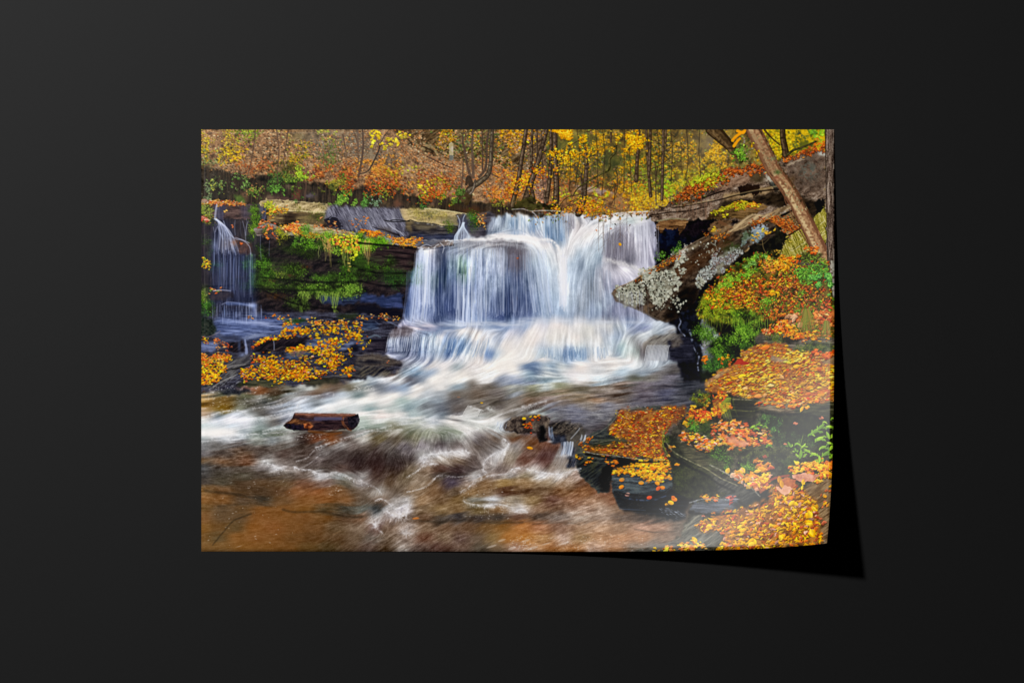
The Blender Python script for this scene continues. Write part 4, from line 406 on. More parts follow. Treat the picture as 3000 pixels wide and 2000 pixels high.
moss("705 762 735 752 775 762 800 772 812 800 800 815 775 818 760 800 720 790 706 780", 480, '4c9c2c 5cac34 3c8424 6cbc3c', base='2a5c1e'); moss("740 800 775 800 772 830 745 840 735 815", 140, MD); moss("830 770 880 768 900 790 890 812 850 815 832 800", 330, '4c7c2c 5c9434 3c6424', base='284018', al=.85); moss("790 790 830 800 850 810 800 812", 110, '7c9c3c 6c8430 94a848', clump=.8)
moss("700 832 800 826 900 830 960 838 1000 834 990 846 880 850 760 848 705 842", 420, '4c7c2c 5c8c30 3c5c20', base='26401a', al=.85); moss("915 808 980 802 1050 806 1048 822 990 826 925 826", 420, '4c9030 68b83c 3c7828 2c5c20', al=.9, clump=.5)
moss("1000 742 1060 738 1070 756 1080 774 1110 784 1135 770 1140 745 1152 750 1155 775 1130 795 1090 800 1040 792 1000 795", 520, '3c8024 4c9828 2c6420 346c20', base='1e4416'); moss("1000 800 1050 800 1100 808 1110 820 1040 812", 110, MD, al=.6); moss("1120 806 1180 800 1195 815 1190 838 1150 840 1125 826", 300, '2c6c2c 347c34 244f24', al=.8, base='183820'); moss("1120 795 1180 790 1190 800 1140 803", 60, '2c5424 34542c', al=.6)
moss("875 840 920 834 1000 830 1060 828 1062 858 1010 866 960 868 930 862 905 868 880 858", 950, '6ca83c 84bc44 548c34 94cc50 4c7c2c', base='34601e'); 
for x, y, h in ((888, 858, 40), (898, 860, 26), (880, 860, 14), (905, 864, 12), (944, 862, 26), (955, 866, 16), (975, 862, 40), (983, 866, 50), (990, 862, 24), (1010, 862, 10), (930, 860, 16), (882, 900, 30), (980, 905, 20)):
    for j in range(7): Ln([x+rng.normal()*5, y-6, x+rng.normal()*4, y+h*.5, x+rng.normal()*2, y+h*(.7+.4*rng.random())], 2, .8, ('7ca444', '94b854', '5c7c34')[j % 3], .6, .8, .3)
moss("835 880 865 868 900 880 915 900 890 910 850 905", 180, '4c7c2c 3c6424 5c8c34', al=.7, clump=.7, base='1e3014'); moss("590 835 615 838 610 870 590 880", 150, '6c7c44 5c6c3c 4c5c34 8c7c4c', base='3c4030', al=.8); moss("588 878 615 882 625 895 610 935 588 930", 160, '3c9c34 2c7c30 247034', base='1e4c2c', al=.7); moss("588 600 612 604 622 620 620 640 600 632 588 622", 230, '8c9c50 a8ac48 6c8c40 98b84c', base='4c5c34'); moss("600 700 620 700 620 760 605 720", 90, '4c7c40 3c6434', al=.5)
moss("625 770 648 768 650 785 630 790", 70, '4c8c50 3c7444', al=.6); S("588 752 606 756 618 785 590 785", 50, (2.5, 5), 'e0b828 c8a028 6c8c34 d89030', asp=.6, var=90); moss("720 700 745 690 745 712 722 712", 60, '2c6440 3c7c3c', al=.5); moss("1210 770 1240 770 1240 840 1200 830", 60, '2c6c3c 2c5c3c', al=.4)
for x, y, r, c in ((850, 808, 14, '54302a'), (795, 822, 14, '4c2c24'), (700, 812, 14, '443430'), (800, 780, 16, '4c3c3c'), (815, 790, 18, '443438'), (895, 782, 14, '4c2c20'), (810, 868, 30, '4c3420'), (1080, 830, 30, '342a2a'), (780, 845, 20, '2c3020')): B(x, y, r, r*.35, c, .7, 5, 'f')
for s in ("600 838 680 836", "740 845 900 848 1000 836", "760 812 830 818 920 828", "915 826 1000 828 1060 824", "1050 790 1110 800 1190 802", "1050 822 1120 838 1190 840", "1090 735 1160 738 1215 746", "1120 752 1212 760", "1160 778 1210 782", "930 765 1040 778 1100 800", "1000 760 1060 790", "770 850 840 880 930 900 1000 905"): Ln(L(s), 4, 7, '0e0c12', .55, 3, .8)
for x, y, rx, ry, a in ((800, 790, 70, 30, .35), (900, 845, 100, 16, .35), (1060, 770, 70, 26, .4), (1150, 815, 40, 18, .35), (860, 735, 60, 12, .3), (980, 815, 60, 10, .35), (760, 830, 60, 14, .3)): B(x, y, rx, ry, '2c4c20', a, 3, 'h', .6)
# upper blocks of the ledge
P("585 596 650 598 720 600 765 596 775 605 772 640 738 645 690 642 650 640 625 640 585 642", '2c2626 4c3c3a 64504c 746058', 'h', .18, jag=2); P("632 598 660 602 655 640 628 642", '3c3c50 54566c', 'v', .3, al=.8, feather=3); P("700 600 740 602 738 640 710 640", '343448 4c4c64', 'v', .3, al=.5, feather=5)
P("585 583 640 588 700 593 722 597 715 602 680 600 640 600 585 602", '6c4c34 a0703c c88848', 'f', .3); S("586 586 640 588 715 597 710 603 650 600 586 602", 230, (2.2, 4.5), 'c8643c d88c40 e8a040 a84c30 d8b090', asp=.35, var=20); P("586 584 605 585 620 590 590 593", '8c7870 a89488', al=.8)
moss("587 608 612 606 622 618 618 640 602 632 587 628", 260, '94a84c b0b84c 74984c 88b040', base='5c6434'); moss("587 640 600 636 626 644 620 648 590 652", 90, 'a8b038 d8a838 8c9c38', clump=.5); S("587 628 605 636 618 646 590 640", 22, (3, 6), 'c86c50 d8907c a84c3c'); moss("739 604 754 602 762 625 758 650 752 662 742 655 740 630", 330, '58a42c 74bc34 448824 3c7424', base='34601e', clump=.15); moss("733 662 744 655 752 668 748 684 740 682 732 672", 110, '84cc34 9cd83c 6cb02c', base='4c8c20'); moss("742 650 760 644 756 660 745 664", 60, '6cac34 84bc38')
P("757 598 778 603 782 625 776 645 762 640", '3c3848 5c5c74', 'v', .3, al=.85, feather=2); Ln(L("778 605 777 630 773 650"), 3, 2, '7c8098', .6)
P("757 598 762 588 772 585 800 585 860 590 920 593 962 598 975 602 962 612 955 624 900 624 850 620 838 616 800 614 775 606", '6c5c40 a08e68 bca87c dcc8a0', 'r', .2, grain=.1); Ln(L("764 590 800 586 860 590 960 598"), 2.5, 2, 'c8b88c', .7)
P("780 618 835 616 955 622 962 640 955 662 900 668 850 664 830 668 800 662 782 650", '2c221a 584836 7c6848 a08c60', 'h', .2, jag=3, vgrad=-.5); P("835 632 870 628 870 645 850 662 832 658", '14100e 2a201c', al=.7, feather=4); P("870 630 950 626 950 655 890 662", '5c5038 7c6c48', 'f', .3, al=.7, feather=5); Ln(L("838 615 850 618 880 619 920 622 955 622"), 4, 4, 'd4c498', .85, 1.2, .5); P("800 656 850 658 835 668 805 668", '120e0e', al=.8)
moss("900 622 950 625 955 638 935 642 905 636", 110, '6c7c2c 7c8c34 54602a', al=.7, base='4c4c28'); moss("860 600 885 602 880 618 862 616", 60, '8c8434 7c7c30', al=.5, base='7c7440'); moss("935 590 965 594 955 604 935 600", 50, '8c8438', al=.4, base='948454')
S("775 590 800 592 810 606 800 630 792 622 780 606", 120, (3, 6), 'c8cc44 a8b83c d8c43c 8cac3c', asp=.3, ang=50, var=60); S("795 606 845 608 850 622 820 620 800 632 790 622", 60, (3, 6), 'd88038 e89c38 d8c03c c8a040', asp=.4)
# dark streaked slab
SLAB = "953 614 968 600 1050 607 1120 610 1178 612 1190 640 1192 662 1195 694 1150 694 1090 688 1050 682 1010 672 975 664 950 648"
P(SLAB, '3a3844 6c6a78 9c9ca8', 's', .22, feather=2.5, jag=3); P(SLAB, '1c1a24 5a5866 a0a0ac', 'm', .3, al=.4, feather=8)
for i in range(820):
    x = 955+rng.random()*228; y = 606+rng.random()*84; f = (x-955)/230; lo = 664+f*30
    if y > lo-8: continue
    dx = 5+9*f*rng.random()+3; Ln([x, y, x+dx*.6, y+7, x+dx, y+12+5*rng.random()], 1.5, .7, ('b4b4c8', '8c8c9c', 'd4d4e0', '24222a')[rng.integers(4)], .26, 1.1)
P("955 640 972 632 985 636 998 650 1005 668 960 660 950 650", '12101a 1e1c24 2e2c36', 'n', .2, al=.9, jag=2); Ln(L("965 642 975 634 995 640 1020 650"), 2, 1, '8c8ca0', .7); Ln(L("1092 664 1105 670 1130 676 1150 684 1170 690"), 2, 6, '1c1820', .85, 2, .5); Ln(L("1135 655 1150 668 1172 680 1182 690"), 3, 2.5, 'b8b8c4', .8, 1.2, .4); P("1105 664 1140 668 1165 690 1130 688", '2c2420 443a34', al=.6, feather=4)
# tan block
P("1172 612 1190 612 1240 612 1244 610 1290 613 1330 620 1368 627 1372 640 1340 660 1300 664 1240 652 1190 646 1176 632", '70604a a8946c c4b080 dcc89c', 'h', .15, feather=1.4, jag=1.6, grain=.1); moss("1200 614 1245 612 1310 622 1320 634 1290 640 1250 645 1215 638 1195 625", 400, 'a89c48 b8a850 8c8c38 988c44', base='9c8c50', al=.45, sh=.1); Ln(L("1243 611 1280 614 1330 621 1366 627"), 3, 3, 'd8cc9c', .8); Ln(L("1180 616 1192 640 1196 665"), 12, 8, 'c8ae84', .5, 4)
P("1188 648 1240 654 1300 664 1345 660 1345 690 1330 702 1290 704 1240 700 1205 694 1190 680", '1c1a20 3a3638 5a5450', 'h', .2, feather=1.5, jag=2, vgrad=-.5); P("1190 644 1210 646 1205 680 1192 672", '8c7850', al=.6, feather=3); P("1200 650 1290 662 1260 672 1215 668", '6c6048 7c7054', 'h', .3, al=.6, feather=4); P("1200 685 1300 690 1342 680 1340 702 1290 704 1215 697", '28304c 3c4668', 'h', .3, al=.7, feather=5); P("1280 640 1345 630 1355 650 1330 662 1300 660", '54503c 6c6450', 'f', .3, al=.6, feather=4)
moss("1306 652 1330 655 1325 676 1308 676", 110, '4c7424 5c8428 6c7c2c', al=.8); Ln(L("1125 645 1140 648 1152 644 1175 645 1192 648 1202 645 1218 650 1232 653 1245 652 1270 656 1300 662 1340 664"), 2.4, 1.6, '0c0a0c', .95, .8, .4); Ln(L("1128 646 1150 650 1200 648"), 4, 3, '100e10', .8, 1, .5)
P("1335 625 1375 628 1378 640 1362 665 1348 705 1338 705 1345 660", '3c342c 5c544c 787068', 'n', .2)
# middle leaf-strewn ledge
B(1100, 640, 60, 24, '8c8c98', .35, 10); B(1010, 655, 40, 16, '2c2a34', .5, 10); B(1165, 625, 16, 22, '5c5a64', .4)
MID = "745 668 765 655 790 650 815 664 840 668 870 654 890 657 920 664 975 672 1010 678 1055 686 1090 690 1150 694 1190 696 1250 704 1330 706 1330 716 1290 724 1240 730 1215 726 1180 722 1140 716 1110 716 1080 710 1050 712 1000 708 940 700 900 690 850 690 815 694 780 695 750 690"
P(MID, '443a38 6c605a 8c807c a8a09c', 'h', .2, jag=2); P("855 656 900 658 975 671 1040 682 1050 690 1000 700 920 690 870 675", '7c6c50 a89670 ccbc94', 'h', .25, al=.9, feather=2); Ln(L("862 657 900 658 960 670 1040 683"), 2.5, 3, 'c8b894', .7); P("1060 688 1100 690 1180 700 1200 712 1150 712 1090 700 1060 696", '646068 85828c a8a6ac', 'h', .25, al=.9, feather=3); P("1210 704 1260 702 1300 706 1260 722 1220 718", '34405c 545c6c', 'h', .25, al=.7, feather=4)
P("765 668 800 672 835 690 820 700 790 706 765 690", '1e181a 342c2e', al=.7, feather=3); moss("808 672 840 672 845 690 830 706 815 702", 260, 'b0b030 c8c838 8c9828 98a82c', base='7c8024', clump=.15); moss("768 682 780 668 790 666 782 684", 50, '94ac34 6c9030', al=.8); P("775 690 808 682 812 704 780 700", '4c3c3c 6c5c58', 'h', .2, al=.9)
S("750 648 782 646 785 660 760 664", 34, (2.5, 5), 'd87c40 c8583c e0a058 d8a090'); S("782 662 830 668 870 655 880 672 868 684 845 676 820 668 790 668", 260, (2.5, 5.5), 'e0883c d8702c e8a838 c8583c e8b87c', asp=.45, ang=25); S("868 678 940 682 936 694 880 690", 110, (2.5, 5.5), 'e8a030 e8882c d87030 f0b840', asp=.4); S("778 676 812 680 808 700 775 694", 16, (3, 6), 'e8903c d8602c e07850'); S("862 654 900 656 980 670 1050 684 1040 684 960 673", 90, (2, 4), 'd88c4c c86c38 b89468', asp=.35)
S("1056 678 1110 680 1112 688 1080 687 1060 686", 110, (2.5, 5.5), 'f09428 e87c20 f0ac30 d86024', asp=.4); S("1090 688 1150 694 1200 700 1235 702 1235 706 1190 702", 150, (2, 4.5), 'e08838 e8a040 c8642c', asp=.4, ang=8); S("1150 702 1210 698 1212 720 1190 720 1150 710", 120, (2.5, 5.5), 'e89c30 f0ac34 e08030 d8a858', asp=.4, ang=-12); S("1050 688 1130 700 1150 712 1100 708 1060 696", 50, (2, 4.5), 'd88c50 c87040', asp=.4); S("1010 628 1060 640 1065 665 1030 662", 10, (2.5, 4.5), 'e08850 d87848'); S("955 640 985 650 985 672 1040 660 1010 672 960 660", 10, (3, 5), 'd8844c e09c60'); S("1053 630 1075 640 1072 670 1058 660", 6, (3, 5), 'd8a880 e08040')
moss("878 668 895 662 908 668 906 678 885 682", 160, '5cac34 74c440 4c9030', base='3c7424', clump=.1); moss("850 692 866 690 868 710 858 716 850 706", 110, '4c9c30 64b038 3c7c28'); moss("880 704 905 698 928 712 925 724 900 726 882 716", 260, '5cb430 78cc3c 4c9428', base='34701c'); moss("905 682 935 686 950 690 930 696 905 690", 80, '7cb844 94c84c'); moss("868 690 885 690 885 700 872 698", 60, '5cac38 74bc40'); moss("925 722 945 726 955 735 935 735", 80, '5ca034 6cb038')
P("935 695 1000 700 1055 690 1100 700 1135 714 1120 722 1095 722 1060 740 1010 745 960 740 930 720", '1e2a16 2c4c1e 3c5c24', 'f', .3, feather=4, al=.9); moss("938 684 965 682 990 690 1055 690 1090 700 1095 715 1080 730 1050 735 1000 720 960 716 940 705", 1050, '64b434 88cc3c a8d440 4c9428 b8c838 6ca838', base='3c7c20', clump=.25); moss("1098 702 1135 704 1142 714 1115 722 1098 716", 260, '5cc028 78d430 4ca028', base='3c841c', clump=.1); moss("1055 690 1075 690 1095 700 1098 712 1085 732 1065 738 1052 720", 300, '6cd034 8cdc38 54a82c', base='3c841c', clump=.1)
S("975 684 1050 686 1052 735 1020 745 990 730 965 712", 150, (3, 5.5), 'd8c830 e8b030 d87c38 c86440 a8c838 e0d038', asp=.7, var=90); S("1025 730 1045 725 1048 760 1032 762", 26, (3, 5), 'b8c430 98a830', asp=.8); S("935 695 965 700 975 735 950 735", 60, (3, 5), 'b08858 8c9848 c8a058', asp=.3, ang=70); S("968 720 1000 735 990 745 965 738", 70, (2, 4), '7ca83c 5c8c34')
for x, y, h, c in ((1078, 716, 60, 'c8a060'), (1070, 714, 40, 'b89458'), (1074, 716, 44, 'd8b878'), (1084, 718, 36, 'a88448'), (1066, 716, 30, 'b8985c'), (960, 710, 40, 'c09860'), (965, 716, 32, 'a88450'), (952, 725, 40, '8c8450'), (968, 732, 52, '94884c'), (1010, 735, 45, '8c8c48'), (1024, 740, 50, '9c9854'), (1005, 740, 35, '7c8040'), (1012, 760, 22, '84884c'), (934, 730, 28, '7c8450')):
    for j in range(4): Ln([x+rng.normal()*4, y-10, x+rng.normal()*3, y+h*.4, x+rng.normal()*2, y+h], 1.8, .7, c, .6, .7, .5)
S([1018, 780, 1028, 780, 1028, 795, 1018, 795], 4, (4, 6), 'c8a858 8c8440'); Ln(L("1020 795 1018 770 1020 750"), 1.5, 1, '8c7c44', .7)
Ln(L("1050 712 1110 718 1160 722 1215 730"), 6, 5, '0c0c12', .8, 3, .5); Ln(L("1240 731 1290 726 1330 718"), 3, 3, '14141c', .5, 2)
# thin left waterfall
def mist(s, w0, w1, al, c='b0bce0', soft=4): Ln(L(s), w0, w1, c, al, soft, 0, 6, .3)
P("632 645 655 640 690 700 720 720 745 770 750 900 620 900 618 760 622 700", '1c2440 34406a', 'v', .2, al=.55, feather=10)
for s, w, al in (("635 598 631 620 629 642", 3, .6), ("637 600 633 630 632 645", 2, .5)): Ln(L(s), w, w, 'd8dcf0', al, 1.4)
P("682 690 705 698 735 712 738 735 735 748 700 740 690 725 680 705", '3c2c2c 54403c 6c5048', 'n', .25, al=.85, feather=2); B(668, 715, 26, 20, '54443f', .5)
for i in range(60):
    t = rng.random()**.8; x1 = 632+t*68+rng.normal()*3; y1 = 728+rng.random()*20; Ln([631+rng.normal()*3, 641, 638+t*16, 652+t*4, 640+t*40, 680+t*6, x1, y1], 1.2, 2, ('d0d8f0', 'a8b4dc', 'f0f0fc')[i % 3], .15+.1*rng.random(), 1.2)
for s in ("632 645 648 660 660 690 662 730", "634 643 655 665 672 700 684 735", "633 644 640 670 654 700"): mist(s, 3, 6, .28, 'd0d8f0', 3)
for s in ("655 648 668 680 690 700 705 702 720 710 732 725 735 745", "690 696 715 705 730 712"): Ln(L(s), 2.5, 2, 'c0c8e0', .6, 2)
for i in range(95):
    x = 623+rng.random()*125; y0 = 725+rng.random()*40 if x < 735 else 745; y1 = 800+rng.random()*90; Ln([x, y0, x+rng.normal()*1.2, (y0+y1)/2, x+rng.normal()*1.5, y1], 1.5, 1.2, ('8ca0d0', 'b8c4e4', '6c80b8')[i % 3], .09+.16*rng.random()**2, 1.1)
for x, y0, y1, a in ((628, 700, 780, .4), (656, 735, 850, .5), (675, 735, 870, .5), (672, 735, 745, .6), (690, 735, 850, .4), (714, 750, 870, .45), (734, 740, 870, .6), (736, 745, 860, .5), (689, 645, 690, .5), (705, 650, 690, .25), (764, 690, 760, .5), (790, 705, 750, .4), (629, 740, 775, .5), (650, 770, 900, .35), (665, 770, 900, .4), (700, 780, 900, .3), (722, 640, 690, .4), (630, 650, 690, .3)): Ln([x, y0, x+rng.normal(), (y0+y1)/2, x+rng.normal(), y1], 1.8, 1.8, 'b0bcdc', a*.65, 1.2)
for s in ("711 648 716 670 719 690 720 705", "727 648 721 668 719 690", "625 665 629 690 628 720", "636 665 630 680"): Ln(L(s), 1.6, 1.6, 'b8bed4', .5, 1)
B(630, 720, 10, 18, '9ca8d0', .45); B(685, 650+60, 8, 6, 'a87050', .4); S([704, 716, 714, 716, 714, 724, 704, 724], 2, (5, 6), 'd8703c', feather=1); S([674, 660, 684, 660, 684, 668, 674, 668], 2, (4, 5), 'b86844', feather=1); S([653, 620, 662, 620, 662, 628, 653, 628], 2, (4, 5), 'd8a058', feather=1); S([766, 618, 774, 618, 774, 628, 766, 628], 2, (4, 6), 'd8a060', feather=1); S([934, 636, 942, 636, 940, 644, 933, 644], 2, (4, 5), 'c88858', feather=1)
# ledges at its foot
P("605 850 640 846 680 852 680 868 650 880 620 882 605 870", '22202a 34303a 443c40', 'n', .25, al=.85, feather=2); S("605 844 640 842 660 850 640 852 610 856", 16, (3, 6), 'd87c3c c86030 e8a060 6c9440'); Ln(L("625 852 650 850 675 852"), 3, 2, 'b8c0e0', .7, 2); moss("590 840 604 842 608 870 596 885 588 880", 130, '6c8c3c 8c9c4c 5c7434', clump=.4); moss("588 888 615 892 622 900 600 905 588 900", 60, '54ac34 3c8c34')
P("640 900 745 900 745 930 640 935", '1a2038 262c44', 'h', .2, al=.7, feather=5); Ln(L("650 892 668 885 690 887 715 892 745 896"), 2, 2, 'b8c0e0', .55, 3); Ln(L("665 890 700 890 745 895"), 8, 10, '6c80b4', .5, 6); B(738, 895, 12, 8, 'c8d0ec', .7)
# ---- wet rock shelf lower left ----
SH = "585 925 640 930 760 915 900 910 1050 918 1180 935 1165 955 1140 968 1140 990 1132 1008 1130 1040 1165 1055 1180 1075 1150 1090 1090 1100 1060 1112 1000 1118 900 1128 800 1130 700 1132 640 1142 585 1150"
P(SH, '16151c 2c2a34 444452 5c5c6c', 'h', .17, feather=2, jag=3, grain=.06)
P("640 925 780 920 900 940 880 965 780 985 700 1000 640 990 610 960", '2c3658 485680 6c7cac', 'h', .22, al=.8, feather=10)
B(720, 945, 70, 9, '98a4cc', .55, 5, 'h'); B(770, 948, 60, 7, 'b0b8d8', .6, 6, 'h'); B(680, 972, 60, 9, '8c98c0', .5, 0, 'h'); B(800, 965, 60, 8, '7c88ac', .5, 0, 'h'); B(700, 960, 90, 22, '6c7cac', .35); B(745, 905, 10, 22, '8c9cd0', .5); B(740, 985, 40, 8, '8c94ac', .5, -12, 'h')
for i in range(120):
    x = 620+rng.random()*150; y = 885+rng.random()*30; Ln([x, y, x+rng.normal(), y+18+rng.random()*26], 1.2, 1.2, ('a8b4dc', 'd0d8f4', '8ca0cc')[i % 3], .14+.2*rng.random(), 1)
for i in range(60): x = 620+rng.random()*230; y = 940+rng.random()*50; Ln([x, y, x+14, y+1, x+28, y+rng.normal()*2], 1.2, 1, 'b8c4e4', .25, 1.4)
P("585 930 600 932 622 938 632 958 630 975 615 984 585 988", '161c1a 26302a 363c34', 'f', .3, feather=2, smooth=True); Ln(L("588 985 612 986 632 978 645 970"), 2, 2, '9c8c8c', .6, 1)
P("640 978 700 985 720 1000 705 1002 670 1004 630 998", '383c50 50566c', 'h', .25, al=.8, feather=3)
P("585 1000 615 998 640 1004 636 1018 620 1032 590 1036 585 1034", '3c4058 5c6484 7c86a8', 'h', .2, feather=2, jag=2); P("585 1036 625 1034 650 1040 640 1052 600 1048 585 1050", '2a2a30 5c5c60', 'h', .3, al=.8, feather=2)
P("668 1003 712 998 720 1030 740 1034 745 1006 780 995 830 988 880 985 908 988 898 1012 860 1022 820 1030 780 1032 740 1035 700 1035 668 1028", '0e0c12 1e1a20 342c30', 'd', .2, feather=1.5, jag=2); P("724 1000 748 998 746 1034 726 1034", '2a2a3c 404256', 'v', .2, al=.8, feather=2); Ln(L("718 996 720 1010 722 1022 722 1034"), 4, 9, 'a8b4dc', .65, 3); Ln(L("801 992 803 1010 803 1026"), 2.5, 2, 'a8b0cc', .6, 1.2); B(712, 1038, 14, 7, '9cacd4', .5, -30); B(701, 1012, 5, 22, '5c6c94', .5)
for s in ("780 1022 800 1026 820 1018 836 1016", "795 1030 820 1020"): Ln(L(s), 1.5, 1.5, '6c6058', .5)
P("900 1000 925 990 980 1000 1040 1000 1050 990 1060 1000 1045 1015 1020 1020 1000 1030 960 1030 920 1022 895 1014", '34384c 545c78 7480a0', 'h', .25, al=.85, feather=4); P("1022 1012 1045 1006 1070 1004 1065 1024 1030 1032", '0c0c14 1c1c26', al=.85, feather=3); P("890 965 940 960 1000 955 1050 955 1060 985 1020 985 960 978", '2a3048 44506c', 'h', .25, al=.6, feather=7); P("870 920 905 922 905 935 885 930", '44506c 6c7898', 'h', .25, al=.7, feather=4)
P("835 938 880 930 900 938 870 948 840 948", '1e3c1e 2e5426', 'f', .3, al=.9, feather=2); P("980 925 1000 918 1050 918 1055 930 1000 936", '1e2c18 2c3c20', al=.7, feather=4)
P("845 1035 900 1030 915 1040 870 1052 840 1050", '3c4860 5c6880', 'h', .25, al=.8, feather=3); P("865 1038 905 1034 920 1042 880 1052", '12121a', al=.7, feather=3)
P("1050 940 1110 940 1110 965 1070 966 1050 958", '1c2236 3c4c68', 'h', .3, al=.8, feather=4); Ln(L("1060 962 1085 966 1108 960"), 1.5, 1.5, '8ca4c0', .6, 2); Ln(L("1135 942 1155 950 1175 960"), 3, 4, '7c86a0', .6, 3); Ln(L("1100 942 1112 950"), 1.5, 1, '8c98b4', .5, 2); Ln(L("1080 988 1100 982 1115 988"), 4, 3, '6c7c88', .7, 3)
P("1050 1000 1135 990 1132 1030 1100 1034 1050 1030", '14121c 2a2630 443c44', 'h', .22, al=.9, feather=3); B(1062, 1008, 14, 16, '4c5878', .5, 30, 'h'); P("1045 1040 1100 1036 1150 1048 1175 1062 1150 1075 1080 1078 1040 1070", '342e2e 5a5048 7c7468', 'h', .2, al=.9, feather=4); P("1040 1058 1090 1054 1130 1060 1120 1070 1060 1066", '14141e 24242c', 'h', .2, al=.8, feather=3); P("1045 1080 1090 1072 1130 1080 1150 1090 1130 1100 1080 1104 1045 1110", '1c1c24 44403c 6c6454', 'd', .3, al=.8, feather=4)
P("1000 1075 1050 1068 1060 1110 1000 1115 950 1118 960 1100 1010 1090", '242228 3e3c40 66625c', 'h', .25, al=.8, feather=4)
P("640 1070 700 1050 740 1040 730 1070 700 1082 690 1100 660 1125 630 1140 590 1140 640 1110", '2e2c30 504e50 72706c', 'd', .2, al=.9, feather=5); 
for s, w in (("645 1096 665 1085 700 1076 732 1068", 5), ("600 1132 620 1126 660 1108 690 1096", 3)): Ln(L(s), w, w*.6, '14120f', .85, 1.5, .6)
for s in ("624 1136 640 1124 665 1112 690 1100", "650 1084 680 1074 720 1068", "630 1060 640 1052"): Ln(L(s), 2.4, 2, '9c9894', .7, 1.2, .5)
for i in range(60): x = 640+rng.random()*60; y = 1085+rng.random()*50; Ln([x, y, x+8, y-4], 1.2, 1, 'b8bcc4', .4)
P("700 1118 780 1110 820 1118 840 1125 800 1134 720 1134 690 1130", '282c20 3e4030 5c5840', 'h', .25, al=.9, feather=3); P("900 1112 960 1105 1000 1112 990 1124 930 1130 890 1126", '2c2c22 44402c', al=.8, feather=4)
AUT = 'f0a01c e8b020 f4bc24 e0881c d8701c f0a838 c85c1c'; AU2 = 'e8a030 e08028 f0b838 d06830 c04c2c e89858 d8a070'
def lf(p, n, pal=AUT, size=(2.5, 5.5), **k): S(p, n, size, pal, **{**dict(asp=.42, ang=-4, var=30, sh=.5, feather=2.5, clump=.2, jit=.15), **k})
lf("588 1050 630 1042 682 1044 680 1052 650 1060 662 1068 658 1080 648 1095 645 1100 640 1115 620 1124 588 1130", 520, 'f4b81c f0a01c e8c028 d8701c c85c28 e88c30 f0c848', clump=.1); lf("588 1042 640 1040 682 1044 650 1052 590 1056", 90, 'e07c34 d86c30 e89850')
lf("632 998 645 995 668 1000 672 1012 668 1024 640 1016", 40, 'd88c50 c86430 a84c30 e0a070', size=(3, 6), ang=40, var=80); lf("588 985 600 985 602 1000 590 1004", 12, AUT); lf("630 1022 648 1024 640 1032", 6, 'd88c60 e09858')
M1 = "698 1086 730 1068 742 1046 770 1034 812 1034 820 1024 850 1018 890 1014 905 1010 930 1020 970 1030 1008 1032 1005 1040 985 1042 1018 1046 1012 1056 988 1058 1000 1070 985 1084 1020 1076 1045 1078 1034 1096 1000 1090 960 1094 945 1112 910 1116 880 1118 830 1124 800 1116 760 1108 720 1118 705 1118 712 1096"
lf(M1, 640, AUT, clump=.3); lf("720 1085 800 1075 950 1085 940 1108 880 1115 800 1112 730 1105 700 1090", 420, clump=.15); lf("815 1030 860 1018 905 1012 990 1034 1010 1042 960 1042 900 1024 850 1034", 260, clump=.1); lf("770 1044 850 1044 860 1068 800 1080 750 1080", 150); lf("925 1055 990 1048 985 1075 930 1070", 110); lf(M1, 90, 'c04c28 d87050 e8a088 b85c3c'); lf("1000 1080 1035 1074 1032 1082 1010 1088", 40); lf("1010 1092 1032 1092 1025 1102 1012 1098", 16)
P("835 1032 880 1026 915 1038 870 1050 840 1048", '3c4860 54607c', 'h', .25, al=.7, feather=3)
lf("745 996 780 988 830 980 870 984 862 988 820 990 780 996 750 1002", 110); lf("738 1004 748 1006 744 1022 738 1016", 10, 'd86c30 c85828'); lf("815 964 900 964 905 975 870 974 820 968", 80); lf("830 944 870 950 870 968 850 966", 26); lf("905 940 970 942 1050 938 1055 946 980 948 920 950", 90, AU2); lf("900 950 1050 945 1058 975 1040 1000 980 985 940 975 900 970", 110); lf("860 958 910 960 905 974 862 970", 60); lf("940 960 1020 960 1020 975 950 978", 80); lf("980 985 1050 962 1056 985 1010 1000 985 1000", 80); lf("930 995 1010 990 1005 1004 940 1006", 70); lf("930 1006 990 1008 1000 1018 950 1018", 60); lf("900 975 940 975 935 1000 905 992", 14); lf("770 925 800 920 850 925 890 925 950 940 850 938", 30, AU2); lf("725 928 740 928 738 936 726 934", 6, 'c88c60'); lf("1012 1018 1030 1025 1035 1040 1022 1036", 14)
lf("1050 928 1100 924 1130 925 1170 928 1172 932 1110 934 1050 936", 75, AU2, size=(2, 4)); lf("1050 945 1060 945 1058 995 1050 995", 14); lf("1066 976 1074 974 1076 982 1066 982", 3); lf("1052 998 1062 1000 1060 1008", 3, 'f0b820'); lf("1070 994 1080 996 1076 1018 1068 1016", 5, 'e8b030 f0b820', ang=80); lf("1060 1018 1070 1020 1066 1026", 3); lf("1128 1058 1136 1058 1134 1064", 2, 'e07048')
